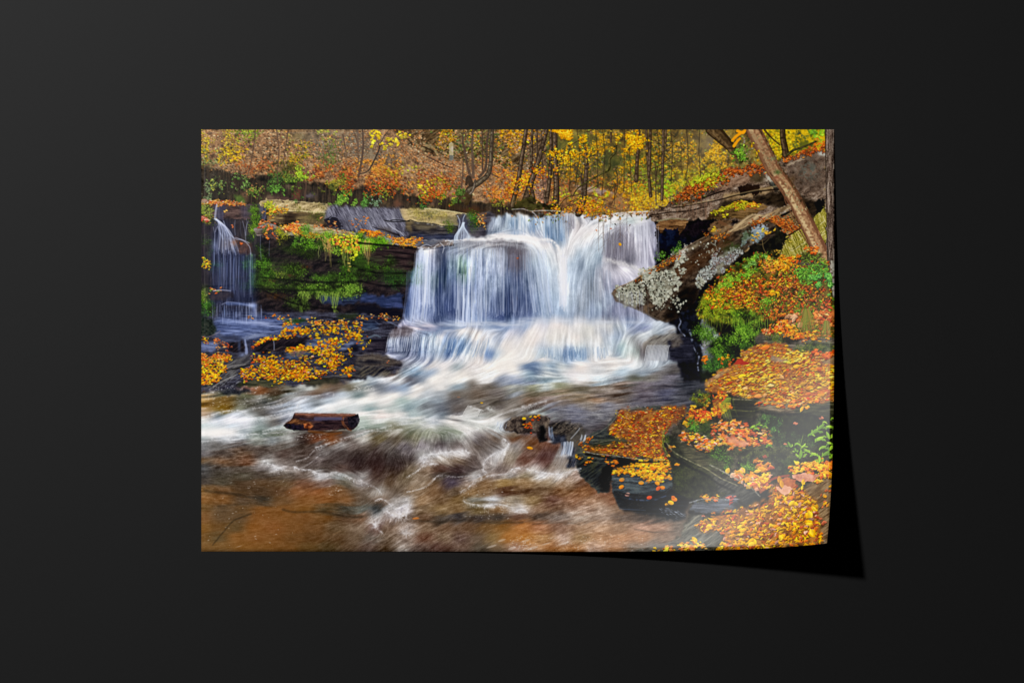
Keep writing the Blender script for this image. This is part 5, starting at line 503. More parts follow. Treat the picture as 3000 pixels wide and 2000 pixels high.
# ---- right hand side: lichened boulder ----
P("1930 690 2080 690 2180 740 2130 800 2060 870 2050 1000 2060 1110 2000 1120 1985 1050 1980 960 1960 944 1900 930", '06060a 101018 1c1c26', 'n', .2, feather=3)
P("1918 715 1945 705 1990 700 2040 705 2000 730 1960 745 1945 735", '0c0c14 1c2030', 'n', .2)
P("1940 672 1985 668 1990 690 1960 720 1925 715", '0a0a12 1c2236', 'n', .3)
R4 = "1793 860 1797 850 1815 840 1850 826 1880 805 1910 788 1945 768 1990 738 2030 714 2062 695 2085 690 2125 684 2160 676 2185 664 2225 655 2262 650 2278 668 2270 690 2240 705 2205 715 2180 735 2170 750 2140 778 2105 808 2070 830 2050 850 2040 878 2020 905 2000 925 1975 940 1955 944 1938 940 1905 928 1870 908 1835 893 1806 882 1797 870"
P(R4, '1c1613 342a23 4e4136 6c5a48', 'r', .2, feather=1.3, jag=.7, grain=.06); P("1800 858 1880 810 1950 770 2030 716 2070 698 2150 680 2150 690 2060 712 2000 748 1900 805 1830 850 1806 866", '4c3a2a 7c6044 9c7c58', 'd', .25, al=.7, feather=4); P("1793 860 1800 852 1812 862 1815 880 1802 880", '5c4c40 7c6c60', al=.8, feather=2); Ln(L("1800 872 1830 890 1880 912 1930 938"), 6, 4, '5c5450', .6, 4)
P("1960 790 2040 740 2120 700 2160 690 2110 740 2040 790 1980 830 1950 850", '3c2416 5c3c24', 'd', .3, al=.6, feather=8); P("2000 840 2050 845 2035 885 2005 918 1965 938 1940 936 1960 900", '0a0808 16120e', al=.8, feather=5)
for q, a_ in (("1806 850 1845 834 1880 836 1890 862 1886 888 1868 902 1840 894 1812 880", .8), ("1892 815 1935 798 1972 778 1975 800 1970 850 1948 878 1920 890 1905 876 1900 842", .75), ("2040 822 2070 785 2100 755 2142 730 2168 738 2150 757 2108 797 2070 814 2046 834", .7), ("1978 745 2030 716 2044 708 2040 722 2010 740 1985 772", .5), ("1872 797 1912 787 1922 800 1908 814 1885 815", .6), ("2185 700 2225 680 2248 678 2235 694 2200 714", .6)): P(q, '6c685c 94947f a8a898 b8b8a8', 'f', .18, al=a_, feather=3, jag=4)
LI = 'a8a898 b8b8a8 949484 c8c8b8 8c9080 b0ac98'
def lich(p, n, size=(1.6, 4.6), pal=LI, clump=.55, **k): S(p, n, size, pal, **{**dict(asp=.8, var=180, kind=1, sh=.22, feather=4, clump=clump, jit=.07, shade=0), **k})
lich("1808 848 1845 832 1882 832 1890 860 1888 885 1870 905 1845 898 1815 880", 520, clump=.35); lich("1872 795 1915 785 1925 800 1910 815 1885 815", 75, (2.5, 6)); lich("1890 815 1930 800 1970 775 1975 800 1972 850 1950 880 1920 895 1905 880 1900 840", 700, clump=.5); lich("1975 745 2030 715 2045 705 2040 722 2010 740 1985 775", 150, pal='b0aca0 c8c4b8 988c84'); lich("1960 760 2000 750 2010 780 1990 810 1975 800", 130, (2, 4)); lich("2038 820 2070 780 2100 750 2140 725 2170 735 2150 755 2110 795 2070 815 2045 835", 800, (1.8, 4.5), 'a0a49c b0b4ac 8c9490 bcc0bc 7c8078', clump=.6); lich("2090 740 2120 735 2160 748 2120 790 2090 790", 260, (1.5, 4), '94989c a8acac 846c64 6c5c54', clump=.5); lich("2180 700 2205 690 2230 675 2250 676 2235 695 2200 715 2180 722", 230, (1.8, 4), '7c8c90 98a4a8 6c7c74'); lich("2210 670 2240 668 2245 685 2215 690", 110, (2, 4.5), '8c98a0 a8b0b4'); lich("1960 870 1990 850 2005 880 1980 910", 40, (1.5, 3.5), clump=.8); lich("2000 720 2150 700 2060 760 2000 800", 60, (1.3, 3), clump=.8); lich("1965 790 1990 790 1985 860 1965 860", 130, (2.5, 5)); lich("2040 825 2060 812 2060 830 2046 845", 60, (2, 4)); lich("2170 695 2190 680 2200 700 2180 715", 60, (2, 4), '6c7c6c 8c988c'); S("1806 850 1880 832 1940 798 1975 778 1972 850 1920 890 1870 902 1812 880", 200, (1.2, 3.4), '1c1814 2c261e 3a342a 5c584c', asp=.7, var=180, sh=0, clump=.8, kind=1, shade=0); S("2040 822 2070 785 2142 730 2168 738 2108 797 2046 834", 140, (1, 2.6), '2a221c 4c3c34 5c5450', asp=.7, var=180, sh=0, clump=.8, kind=1, shade=0); B(2185, 690, 20, 12, '3c5434', .6, -30, 'f'); B(2150, 720, 24, 10, '3c4c28', .6, 20, 'f'); B(2130, 730, 20, 10, '3c4c28', .5)
lich("1900 895 1960 890 1950 910 1915 915", 26, (1.3, 3)); P("2085 690 2110 680 2140 665 2150 655 2130 660 2095 675 2070 690", '8c7454 a89070', 'f', .3, al=.7, feather=2)
for q, n in (("1850 826 1880 808 1915 786 1945 766 1972 748 1975 756 1945 776 1905 797 1870 822", 110), ("1920 786 1945 766 1990 738 2000 738 1970 764 1930 790", 150), ("2080 692 2100 684 2125 676 2137 680 2130 690 2110 700 2085 702", 130), ("2060 688 2075 686 2080 695 2065 696", 22)): S(L(q), int(n*.55), (1.8, 4.2), 'd87828 c05c20 e09038 a04824 b88040', asp=.4, ang=-35, var=30)
S("1970 735 1975 720 1990 715 1992 730 1975 742", 60, (3, 6), '3c7c30 5c9c3c 2c5c28', asp=.25, ang=-60, var=40); fern(1925, 740, 1955, 760, 50, '3c6c2c 4c8c34')
S("2205 690 2212 684 2225 688 2220 700 2205 700", 6, (5, 7), 'd8a038', feather=1, ang=10); S("2235 678 2270 672 2272 684 2240 688", 9, (5, 7), 'e0a838 d89c30', feather=1, ang=-15); tw("2232 702 2236 725 2248 748", 1.6, 1.4, '8c7850'); tw("2215 715 2235 714 2250 700", 1.2, 1, '8c7850'); tw("2292 712 2296 725 2285 745", 1.5, 1.2, '8c7850'); S([2262, 733, 2285, 730, 2285, 740, 2262, 740], 4, (4, 6), 'c8a040', feather=1); S([2298, 698, 2312, 698, 2312, 706, 2298, 706], 3, (4, 7), 'c8b04c', feather=1)
P("2126 684 2148 662 2180 638 2205 626 2236 630 2262 622 2290 606 2312 601 2320 608 2296 618 2262 636 2240 646 2215 652 2185 662 2160 674 2140 684", '6c5840 a08868 c8b088', 'd', .25, feather=1.5, jag=1.2); Ln(L("2150 668 2185 640 2206 629 2236 633"), 4, 3, 'd0b890', .6, 2)
S("2190 655 2225 640 2262 630 2300 632 2335 655 2345 676 2310 676 2280 650 2240 650 2200 662", 190, (2, 5), LF+' e08838', asp=.35, ang=10, var=40)
for s_, c_, w_, a_ in (("1797 856 1815 840 1850 825 1880 804 1912 786 1945 766 1990 737 2030 713 2064 695", 'a88c6c', 2.6, .6), ("1812 884 1840 896 1880 912 1930 936 1955 943", '6c6258', 2.4, .6), ("2000 800 2040 770 2090 735 2140 712", '5c4430', 3, .6), ("1975 860 2010 836 2050 822", '3c3024', 3, .5)): Ln(L(s_), w_, w_, c_, a_, 1.2, .3)
# wet wall under the boulder, beside the pool
P("1985 926 2010 905 2040 880 2050 900 2048 960 2055 1010 2052 1080 2058 1115 2050 1125 2046 1060 2035 1040 2040 1018 2025 1005 2000 985 1986 975 1990 955", '08080e 12121a 222634', 'n', .25, feather=2)
P("1950 990 1990 980 2015 988 2030 1005 2038 1020 2030 1040 2040 1060 2000 1062 1960 1055 1960 1020", '14141c 242430 3a3a48', 'h', .2, feather=3); P("1965 995 1990 985 2000 1000 1990 1015 1965 1018", '4c4440 746c64', 'f', .3, al=.8, feather=3); P("1912 985 1960 975 2000 978 1990 990 1950 1000 1900 1004 1890 1000", '54504c 7c7670 9c9890', 'd', .25, al=.9, feather=3)
for s, w in (("1990 930 1994 945 1988 960 1996 975 2005 985", 4), ("2020 968 2024 985 2028 1000", 6), ("2052 1010 2058 1022", 5), ("2044 1035 2048 1050 2042 1070 2046 1085", 5), ("2030 1012 2036 1030", 3)): Ln(L(s), w, w, '9ca4bc', .5, 3, .6, 5, .6)
# ---- mossy, leafy bank on the right ----
G = "2044 905 2050 885 2056 860 2075 845 2095 825 2110 805 2140 785 2165 765 2200 748 2250 742 2300 750 2340 768 2380 765 2425 762 2443 900 2450 1030 2250 1030 2215 1010 2200 990 2120 985 2090 950 2060 938 2046 925"
P(G, '2c2c18 4c4c24 74602c 8c7434', 'n', .22, feather=2, jag=5, grain=.1)
P("2300 770 2340 752 2400 765 2420 790 2400 800 2340 800 2310 790", '3c3830 5c5648 6c6454', 'f', .3, feather=3); P("2320 750 2375 735 2410 745 2400 762 2340 766", '34381e 54542c', 'f', .3, al=.8, feather=3)
SL = 'd8701c e88c28 c04c1c e8a82c a83c1c e0b838 8c3c24 b8a830 d88850'
S(G, 2100, (2.5, 6), SL+' 98a82c', asp=.45, ang=-15, var=70, sh=.55, clump=.15)
S("2110 850 2200 820 2300 810 2420 840 2440 900 2440 980 2300 960 2200 930 2120 900", 900, (3, 7), 'd8642c e07c28 b84820 e8a838 a84428 c87848 5c3c24 8c5c34', asp=.4, ang=-20, var=70, sh=.6)
S("2100 890 2200 860 2400 900 2430 960 2250 950", 260, (2, 5), '5c8c2c 74a434 8cb83c 3c6424', asp=.4, ang=70, var=60)
moss("2046 905 2055 870 2090 845 2120 850 2130 880 2150 900 2230 925 2240 945 2180 955 2150 945 2120 952 2090 948 2060 935", 1500, '94b82c acc834 7ca428 c0c038 6c9028', base='5c7820', clump=.35)
S("2060 850 2130 835 2200 850 2220 900 2150 905 2080 900", 260, (3, 6), 'e8a028 d8802c c8502c e8c030', asp=.45, ang=-15, var=60)
GR = '5cb02c 74c838 448c28 8cd448 346c28 68a034'
def grs(p, n, size=(3, 7), pal=GR, **k): S(p, n, size, pal, **{**dict(asp=.24, ang=-30, var=90, sh=.5, feather=4, clump=.45), **k})
grs("2150 785 2185 760 2230 742 2260 745 2245 775 2215 800 2160 805", 330); grs("2100 830 2130 800 2165 795 2170 820 2130 845 2100 852", 300, (2, 5), '74c838 8cd440 5cac30 a8d848'); P("2150 775 2180 765 2180 790 2155 795", '10140c 1e2c14', al=.6, feather=4); grs("2180 780 2230 750 2260 760 2230 790", 90, (3, 8), '84c85c 5c9c4c'); grs("2330 740 2380 735 2420 760 2400 790 2340 780", 130, (3, 7), '7c9c3c 5c7c30'); grs("2330 790 2410 770 2430 800 2430 850 2380 830 2340 815", 400, (3, 8), '58ac38 74c84c 3c8030 4c9838', ang=-10); grs("2380 810 2430 800 2435 860 2400 850", 160, (4, 8), '4cac48 6cc858 34783c', asp=.5); grs("2340 850 2365 860 2360 960 2330 960", 190, (3, 6), '84ac34 5c8c2c 6c9c3c'); grs("2405 870 2440 880 2440 910 2410 905", 80, (3, 7)); grs("2200 880 2260 870 2270 900 2210 900", 80)
S("2220 760 2260 758 2290 775 2270 800 2230 780", 80, (3, 7), 'e09830 d87c48 e8b040', asp=.5); S("2270 765 2310 750 2342 742 2330 760 2300 775 2310 790 2280 795", 120, (3, 8), 'f0a028 e87820 f0b840 d86024', asp=.45, ang=-25); S("2355 725 2390 715 2398 738 2375 740", 50, (3, 7), 'e87c30 d85c20 e8a058'); S([2295, 768, 2312, 768, 2312, 780, 2295, 778], 3, (7, 9), 'f0a428', feather=1, ang=30)
S("2370 910 2440 890 2445 960 2390 940", 90, (4, 9), 'd87c40 c8602c e8985c a84c2c', asp=.45); S("2250 850 2270 840 2275 870 2255 870", 12, (5, 9), 'f0b828 e8a028', feather=2); S("2220 930 2300 920 2300 935 2240 945", 90, (3, 7), 'd8702c a84c24 e88c30', ang=-35)
# moss hanging, shade beneath, moss lumps lower
P("2060 935 2100 945 2160 950 2200 938 2260 935 2300 930 2330 945 2280 975 2240 985 2200 985 2150 985 2100 965 2060 950", '0a0c0a 16180f 262a18', 'n', .25, feather=4, jag=4)
moss("2140 915 2190 905 2230 925 2225 945 2200 950 2190 975 2165 985 2150 965 2155 940", 620, '5ca42c 74b838 48842c 8cc040', base='2c5c1c', clump=.25); P("2095 950 2160 952 2155 975 2130 985 2095 975", '08080c 101410', feather=4, al=.9)
for x in range(2062, 2280, 4):
    y = 930+8*rng.random()+(12 if x > 2150 else 0)*rng.random(); h = 14+26*rng.random(); Ln([x, y-8, x+rng.normal()*3, y+h*.5, x+rng.normal()*4, y+h], 1.8, .7, ('8cb83c', 'a8c048', '5c8c2c', '7c7c34')[x//4 % 4], .6, .8, .4)
moss("2030 955 2050 948 2080 960 2098 970 2095 985 2070 992 2050 985 2032 975", 520, '5ca830 78c040 448428 2c6020', base='2a5a1c', clump=.2); moss("2050 985 2090 990 2090 1005 2060 1005", 160, '3c7828 2c5c20', al=.8); moss("2090 992 2140 985 2150 975 2165 950 2200 960 2235 965 2230 985 2210 1005 2210 1020 2180 1020 2155 1010 2130 1005 2100 1005", 1050, '64ac30 7cc43c 4c902c 94d048', base='34701c', clump=.2); moss("2080 1012 2100 1005 2140 1018 2155 1035 2150 1052 2120 1055 2095 1040 2075 1030", 560, '5ca830 7cc440 488c2c', base='2c601c', clump=.2); moss("2155 1015 2200 1010 2205 1025 2170 1030", 140, MD)
P("2110 1008 2160 1010 2155 1035 2130 1020", '0e180c', al=.6, feather=4); moss("2050 1060 2075 1048 2120 1052 2140 1062 2120 1078 2085 1095 2060 1082", 520, '3c8c30 54a83c 2c6c28', base='1e4c1c', clump=.25); P("2050 1088 2100 1090 2110 1080 2130 1070 2100 1095 2075 1118 2052 1120", '0c100c 1c2416', al=.9, feather=2); S("2055 1040 2080 1045 2070 1058 2056 1056", 14, (4, 6.5), 'e88c20 d87020', ang=-15); S("2110 1042 2130 1038 2130 1045 2112 1050", 6, (4, 7), 'f09c20', feather=1, ang=-15); S("2105 1052 2140 1052 2138 1062 2110 1062", 14, (3, 6), 'd85c20 e07828')
moss("2230 990 2290 960 2300 975 2280 1000 2240 1008", 200, '8cac3c 6c8c30 a0b044', al=.85); S("2220 985 2250 962 2300 935 2345 915 2345 935 2300 965 2250 990 2225 1000", 230, (3, 7.5), 'e87820 d85c1c f09c34 c84820 e8a870', ang=-35, var=40)
S("2300 925 2345 915 2345 945 2310 955", 14, (8, 12), 'd89c70 c88458 e0b088', asp=.6, feather=3, ang=-20); S("2305 950 2335 948 2335 975 2312 978", 24, (5, 9), 'f09820 e87c18 f0a838', ang=10)
for x0, y0, n, w, h in ((2362, 905, 110, 30, 70), (2420, 940, 70, 24, 55)):
    for i in range(n): t = rng.normal()*.5; Ln([x0+t*6, y0, x0+t*w*.6, y0+h*.4, x0+t*w*1.1, y0+h*(.8+.3*rng.random())], 1.8, .7, ('7c8c38', '5c742c', '987c40', 'a87038', '8c9c48')[i % 5], .5, .8, .3)
# grey shelves and the great leaf-covered slab
P("2215 1010 2210 985 2230 975 2250 985 2300 975 2330 985 2445 990 2450 1055 2380 1060 2330 1050 2300 1040 2260 1020", '2c2824 544c44 786c60 948878', 'h', .2, feather=2, jag=2); P("2290 985 2340 985 2345 1000 2320 1010 2290 1004", '14120e 2a261e', al=.8, feather=3); P("2210 985 2232 978 2240 1000 2225 1008 2208 1006", '3c3a34 5c5850', 'n', .3, al=.8, feather=2); moss("2240 990 2290 985 2295 1003 2250 1004", 170, '6c7c30 848c3c 545c28', al=.9); moss("2330 1018 2400 1012 2445 1010 2445 1020 2400 1035 2350 1036 2330 1030", 260, '6c7c30 4c5424 84903c', al=.85, clump=.5)
lf("2285 975 2330 970 2400 975 2405 988 2340 992 2290 984", 110, 'f0901c e87820 f0a830 d85c20', size=(3, 7.5)); lf("2340 985 2445 982 2420 1000 2350 1000", 26, AU2, size=(3, 7))
SLB = "2062 1136 2072 1110 2100 1092 2130 1076 2150 1060 2172 1044 2170 1032 2215 1012 2240 1005 2300 1008 2330 1030 2380 1035 2450 1026 2450 1190 2380 1186 2300 1190 2240 1172 2180 1168 2120 1160 2075 1150"
P(SLB, '4c3c30 7c6450 a88060', 'h', .2, feather=1.5, jag=3, grain=.08); P("2170 1040 2172 1032 2200 1022 2235 1024 2230 1036 2200 1044 2172 1050", '6c5c50 948474 a89888', 'h', .25, feather=1.5); P("2172 1044 2230 1034 2215 1045 2190 1052 2170 1050", '1e1814', al=.8)
SLP = 'f4a01c f0ac28 e8841c d8601c c04820 f0b840 e8944c d87430 f4a41c a8401c e8b070 ec9020'
P(SLB, '94481c c07028 d8902c', 'n', .25, al=.6, feather=3)
for k in range(2): lf(SLB, 1150, SLP, size=(2, 7.5), asp=.32, ang=-12, var=26, sh=.45, clump=.1, jit=.12, feather=2)
lf(SLB, 60, SLP, size=(10, 15), asp=.4, ang=-12, var=30, sh=.5)
lf("2210 1008 2300 1005 2330 1030 2445 1040 2445 1170 2150 1160 2200 1050", 420, 'f8b428 f4c040 f0a020 f8cc58', size=(4, 9), asp=.33, ang=-14, var=25, sh=.6, clump=.5)
P("2255 1045 2300 1050 2316 1060 2290 1062 2255 1058", '8c7c6c a89484', 'f', .3, al=.85, feather=2); P("2405 1060 2445 1040 2445 1070 2410 1068", '7c6858 94806c', al=.8, feather=3); P("2148 1066 2165 1050 2195 1062 2190 1068", '9c2c20 b83c28', 'n', .2, jag=1); lf("2380 1030 2445 1028 2445 1042 2400 1045", 40, 'c8501c d8602c e07838', size=(5, 10)); P("2320 1175 2370 1160 2440 1150 2445 1140 2400 1145 2350 1160", 'a84c30 c86c40', 'n', .3, al=.8, feather=2)
P("2060 1140 2075 1112 2110 1090 2140 1080 2140 1086 2105 1105 2080 1120", '8c7860 a89078', 'f', .3, al=.7, feather=2)
# ---- lower right ----
LR = "2000 1205 2060 1170 2075 1148 2140 1155 2240 1172 2300 1188 2450 1182 2450 1620 1840 1620 1900 1608 1960 1600 2000 1560 2010 1520 2020 1490 2010 1440 2000 1400 1960 1350 1950 1290 1990 1230"
P(LR, '16140f 302c22 4a463a 625c48', 'n', .2, feather=2, jag=3, grain=.06)
P("2140 1165 2220 1170 2235 1190 2200 1225 2150 1232 2130 1200", '0e0e0c 22241a 34341e', 'h', .25, feather=3); P("2210 1190 2260 1172 2320 1182 2340 1200 2320 1212 2270 1205 2215 1196", '4c4034 7c6c54 9c8c74', 'h', .25, feather=2); P("2320 1195 2445 1175 2445 1215 2380 1215 2330 1210", '24241c 44442e 5c5a44', 'h', .25, al=.95, feather=3); P("2230 1215 2440 1215 2445 1330 2400 1330 2380 1290 2300 1280 2240 1250", '181c14 222818 303620', 'n', .25, feather=6)
lf("2215 1180 2260 1165 2440 1160 2440 1172 2380 1180 2330 1190 2260 1186", 160, SLP, size=(4, 9)); lf("2345 1180 2370 1182 2362 1202 2345 1198", 3, 'f0a030', size=(8, 11), ang=-50, feather=1)
lf("2010 1200 2060 1160 2120 1150 2140 1190 2110 1215 2080 1230 2030 1240 2000 1240", 240, 'f09c20 e8801c d8601c f0b030 b84424', size=(5, 10), asp=.5, var=60); P("2085 1160 2115 1165 2105 1190 2080 1190", '2c2020 4c3c38', al=.6, feather=5)
moss("2032 1160 2058 1150 2080 1155 2075 1180 2040 1192 2030 1180", 330, '7c8c2c 5c7024 94a034 4c5c20', base='3c4818'); moss("2010 1220 2030 1225 2050 1255 2040 1268 2015 1255", 260, '4cac34 64c040 3c8c2c', base='2c6020'); moss("2050 1230 2080 1235 2092 1280 2065 1275 2055 1255", 200, '4c6024 384c20', al=.85)
for i in range(44): t = rng.normal()*1.4; Ln([2135+t*4, 1165, 2125+t*8, 1190, 2135+t*8, 1215+rng.random()*20], 1.8, .8, ('8ca434', 'a0b03c', '5c7424')[i % 3], .4, .8, .5)
lf("2090 1240 2130 1235 2180 1235 2200 1270 2200 1310 2150 1315 2110 1305 2090 1290 2080 1260", 230, 'f09020 d86820 e87c2c c04c24 f0a840 e8a880', size=(5, 10), asp=.45); lf("2000 1260 2050 1268 2100 1295 2080 1320 2030 1318 2000 1295", 210, 'f4a41c f0b028 e87c20 d8581c e0b0a0', size=(4, 8.5)); lf("2195 1270 2260 1270 2260 1308 2200 1308", 70, 'e89030 d86c38 b84c30 f0a850', size=(4, 9)); P("2120 1278 2160 1282 2195 1300 2180 1312 2140 1300", 'c88060 e0a080', 'n', .3, al=.85, feather=2); lf("2215 1250 2255 1255 2255 1270 2220 1270", 16, AU2, size=(5, 9))
moss("2220 1225 2260 1220 2290 1232 2288 1250 2270 1270 2245 1262", 260, '3c8438 2c6c34 4c9c3c 6cb83c', al=.9, base='1e4020'); moss("2250 1275 2330 1270 2400 1290 2380 1320 2280 1310", 420, '34642c 4c8034 2c5028', al=.75, base='1c3018', clump=.5)
moss("2040 1350 2080 1320 2120 1315 2145 1340 2140 1365 2110 1380 2060 1370", 620, '4c9c2c 68b838 3c7c28', base='2c4c1c', clump=.3); moss("2140 1320 2240 1315 2330 1320 2310 1345 2180 1340", 330, '5c6c2c 6c7c30 44501f', al=.8, clump=.5, base='2c3018'); moss("2165 1355 2200 1345 2215 1360 2200 1378 2170 1375", 190, '6cbc30 88d038 4c8c28', base='3c6c20'); moss("2270 1345 2330 1340 2330 1380 2290 1385", 150, '3c5428 4c6430', al=.6)
P("2000 1335 2060 1370 2120 1400 2180 1425 2250 1440 2260 1460 2230 1470 2200 1485 2160 1460 2100 1440 2060 1400 2010 1370", '282826 464640 5e5c54', 'd', .25, feather=3, al=.95); P("2000 1390 2060 1400 2070 1440 2040 1470 2000 1440", '0e0f0e 1a1c1a', feather=6, al=.9); P("2140 1380 2185 1398 2180 1412 2140 1400", '5c5a50 78766c', 'd', .3, al=.8, feather=3)
P("2018 1495 2030 1475 2060 1460 2150 1450 2170 1470 2160 1500 2120 1502 2040 1504", '3a3e44 585c64 787c86', 'h', .22, feather=1.6, jag=2); moss("2030 1462 2060 1440 2120 1445 2150 1452 2080 1466", 130, '4c542c 5c6430', al=.8, base='34361f'); lf("2050 1452 2110 1452 2105 1465 2055 1465", 26, 'f0a030 d86c38', size=(4, 9)); lf("2120 1450 2155 1452 2150 1465 2125 1463", 12, 'b84c3c a8403c d88070', size=(4, 8)); P("2020 1505 2120 1505 2110 1515 2030 1520", '121210', al=.8, feather=3)
P("2150 1480 2230 1440 2260 1430 2260 1470 2210 1490 2170 1500", '1c1c1a 2e2e2c', 'n', .2, al=.9, feather=4)
P("2000 1545 2030 1510 2060 1510 2050 1545 2080 1560 2110 1540 2120 1580 2060 1614 1960 1616 1990 1590", '44443e 68665c 8a867a', 'd', .22, feather=3); P("1840 1618 1900 1605 1960 1590 2000 1575 2020 1618", '54504a 7c7468', 'h', .25, feather=3); P("2350 1430 2445 1380 2445 1600 2400 1600 2400 1540 2360 1490", '54402c 7c6448 9c8464', 'd', .2, feather=4)
BL1 = "2030 1545 2060 1525 2100 1500 2150 1495 2200 1480 2250 1465 2260 1430 2300 1410 2330 1420 2390 1470 2400 1530 2410 1560 2400 1600 2330 1605 2200 1612 2100 1615 2120 1580 2110 1550 2060 1560"
P(BL1, '6c4424 a86c30 c88c3c', 'n', .2, feather=4, jag=6, al=.9)
for k in range(2): lf(BL1, 480, 'f0a81c f4b824 ec981c e0841c c8682c f0bc38 d8a088 a84c30 c88830', size=(3, 10), asp=.42, ang=-15, var=50, sh=.4, clump=.05, jit=.12)
lf("2130 1380 2160 1375 2200 1395 2250 1385 2270 1400 2260 1430 2210 1430 2180 1420 2150 1400", 110, 'f0a428 e89038 f4c040 c87048 e8a888', size=(6, 12), asp=.55, var=60); lf("2215 1345 2240 1342 2262 1365 2250 1385 2215 1380", 26, 'd88438 e89c38 b85c44 f0a830', size=(7, 12), asp=.6)
lf("2310 1370 2340 1352 2400 1345 2440 1345 2440 1400 2380 1410 2330 1390 2318 1392", 230, 'f49c20 f0ac28 e07c28 c85828 f4b838', size=(4, 10), asp=.5, var=50); P("2320 1392 2350 1385 2400 1390 2380 1410 2350 1412 2330 1405", 'b87860 d89c80 e0a890', 'n', .25, feather=1.2, jag=1.5); P("2275 1405 2300 1400 2330 1405 2325 1425 2310 1440 2290 1430 2275 1420", 'a85c3c c87848', 'n', .25, al=.9, jag=2); Ln(L("2230 1420 2270 1400 2310 1392"), 8, 6, '9c4c38', .85, 1.5); P("2270 1425 2300 1420 2325 1430 2300 1450 2280 1440", 'd89c7c e8b498', 'n', .3, feather=1); S([2280, 1405, 2290, 1405, 2292, 1428, 2282, 1428], 2, (12, 14), 'f4b01c', asp=.5, feather=1, ang=-100, var=10)
for x, y, s in ((2275, 1467, 9), (2305, 1462, 8), (2328, 1473, 13), (2370, 1510, 15), (2385, 1490, 9), (2370, 1530, 12), (2170, 1548, 12), (2200, 1590, 14), (2290, 1572, 12), (2380, 1560, 14), (2075, 1545, 11), (2035, 1583, 12), (2010, 1600, 10), (2240, 1405, 10), (2235, 1390, 9), (2408, 1365, 11), (2355, 1420, 9)): S([x-4, y-3, x+4, y-3, x+4, y+3, x-4, y+3], 3, (s, s+3), 'f8c420 f4b418 f8cc38', asp=.6, var=70, feature=0) if 0 else [stamp(x+rng.normal()*4, y+rng.normal()*4, s*.8, s*.42, rng.normal(), hx(('f8c420', 'f4b418', 'f8cc38')[j])*.98, 1, j % 2) for j in range(3)]
lf("1910 1612 1940 1600 2000 1590 2060 1585 2080 1600 2020 1614 1930 1616", 80, 'f0a838 e8a060 f4c040 d88448', size=(4, 9)); lf("2408 1440 2432 1425 2436 1470 2410 1490", 12, 'e8a028 c86c40 f0b040', size=(5, 9), ang=-35); S([2400, 1520, 2415, 1515, 2415, 1530, 2400, 1535], 3, (6, 10), 'c86c4c', ang=-35)
for x, y, s in ((2060, 1510, 6), (2200, 1505, 7), (2330, 1240, 8), (2405, 1224, 9), (2300, 1300, 6)): stamp(x, y, s, s*.5, .1, hx('d08060'), .9)
GL = '8cc43c 74ac34 5c942c'
for x, y, s, a in ((2205, 1250, 10, -.5), (2222, 1242, 9, -.6), (2215, 1255, 8, .3), (2240, 1248, 7, -.2), (2252, 1304, 9, 0), (2312, 1302, 10, 1.1), (2345, 1330, 15, 1.7), (2355, 1305, 9, -.8), (2362, 1320, 10, .5), (2335, 1300, 9, .2), (2330, 1318, 8, 1.), (2390, 1262, 16, -.5), (2405, 1250, 14, -.7), (2425, 1275, 13, 1.2), (2430, 1250, 12, .1), (2400, 1285, 15, -.4), (2385, 1330, 12, .2), (2400, 1345, 12, 1.6), (2420, 1328, 14, -.6), (2436, 1310, 13, -.9), (2430, 1298, 10, .3), (2375, 1272, 10, -.2), (2410, 1310, 12, -.3), (2437, 1335, 10, -1), (2415, 1236, 7, 0), (2010+40, 1155, 5, 0), (2075, 1168, 5, 0), (2440, 1225, 8, -.3)):
    stamp(x+1, y+2, s, s*.42, a, hx('1c3014'), .6); stamp(x, y, s, s*.36, a, hx(GL.split()[int(x) % 3]), 1); stamp(x+s*.8, y+3, s*.6, s*.24, a+.7, hx(GL.split()[int(y) % 3]), .9); stamp(x-s*.7, y+4, s*.55, s*.22, a-.8, hx(GL.split()[int(x+y) % 3]), .9)
for s in ("2340 1290 2345 1320 2340 1345", "2350 1310 2380 1325 2400 1340", "2352 1275 2345 1300"): Ln(L(s), 1.5, 1.5, '9cc048', .7)
# ---- slab and boulders at the water's edge ----
E1 = "1690 1300 1715 1280 1740 1265 1775 1250 1792 1225 1812 1200 1860 1193 1920 1190 2005 1188 2020 1215 1990 1235 1960 1250 1945 1275 1942 1300 1960 1340 1900 1352 1860 1348 1800 1352 1790 1400 1780 1440 1755 1445 1730 1420 1700 1395 1688 1360 1685 1330"
P(E1, '1e2020 34383a 4c5048 68685a', 'h', .18, feather=1.5, jag=1.5); P("1690 1330 1740 1345 1800 1348 1790 1400 1760 1430 1720 1410 1695 1385", '14161a 282c2e 3e4234', 'd', .3, feather=3); moss("1720 1345 1740 1340 1742 1385 1726 1375", 50, '5c5c28 4c5024', al=.5, clump=.8, base='34341f'); P("1765 1370 1800 1350 1795 1400 1785 1435 1758 1442 1755 1400", '06070a 101216', feather=3)
P("1815 1335 1870 1345 1960 1335 1958 1348 1880 1358 1840 1362 1800 1352", '08080a 14120f', feather=2); P("1725 1300 1760 1290 1810 1280 1850 1290 1800 1320 1730 1325", '1c201c 323828 3e4430', 'h', .3, al=.8, feather=3); P("1710 1312 1740 1322 1800 1330 1790 1344 1720 1332", '0c0e12', al=.7, feather=2); P("1850 1325 1930 1328 1930 1340 1850 1342", '5c5a54 403e3a', 'h', .3, al=.8, feather=2)
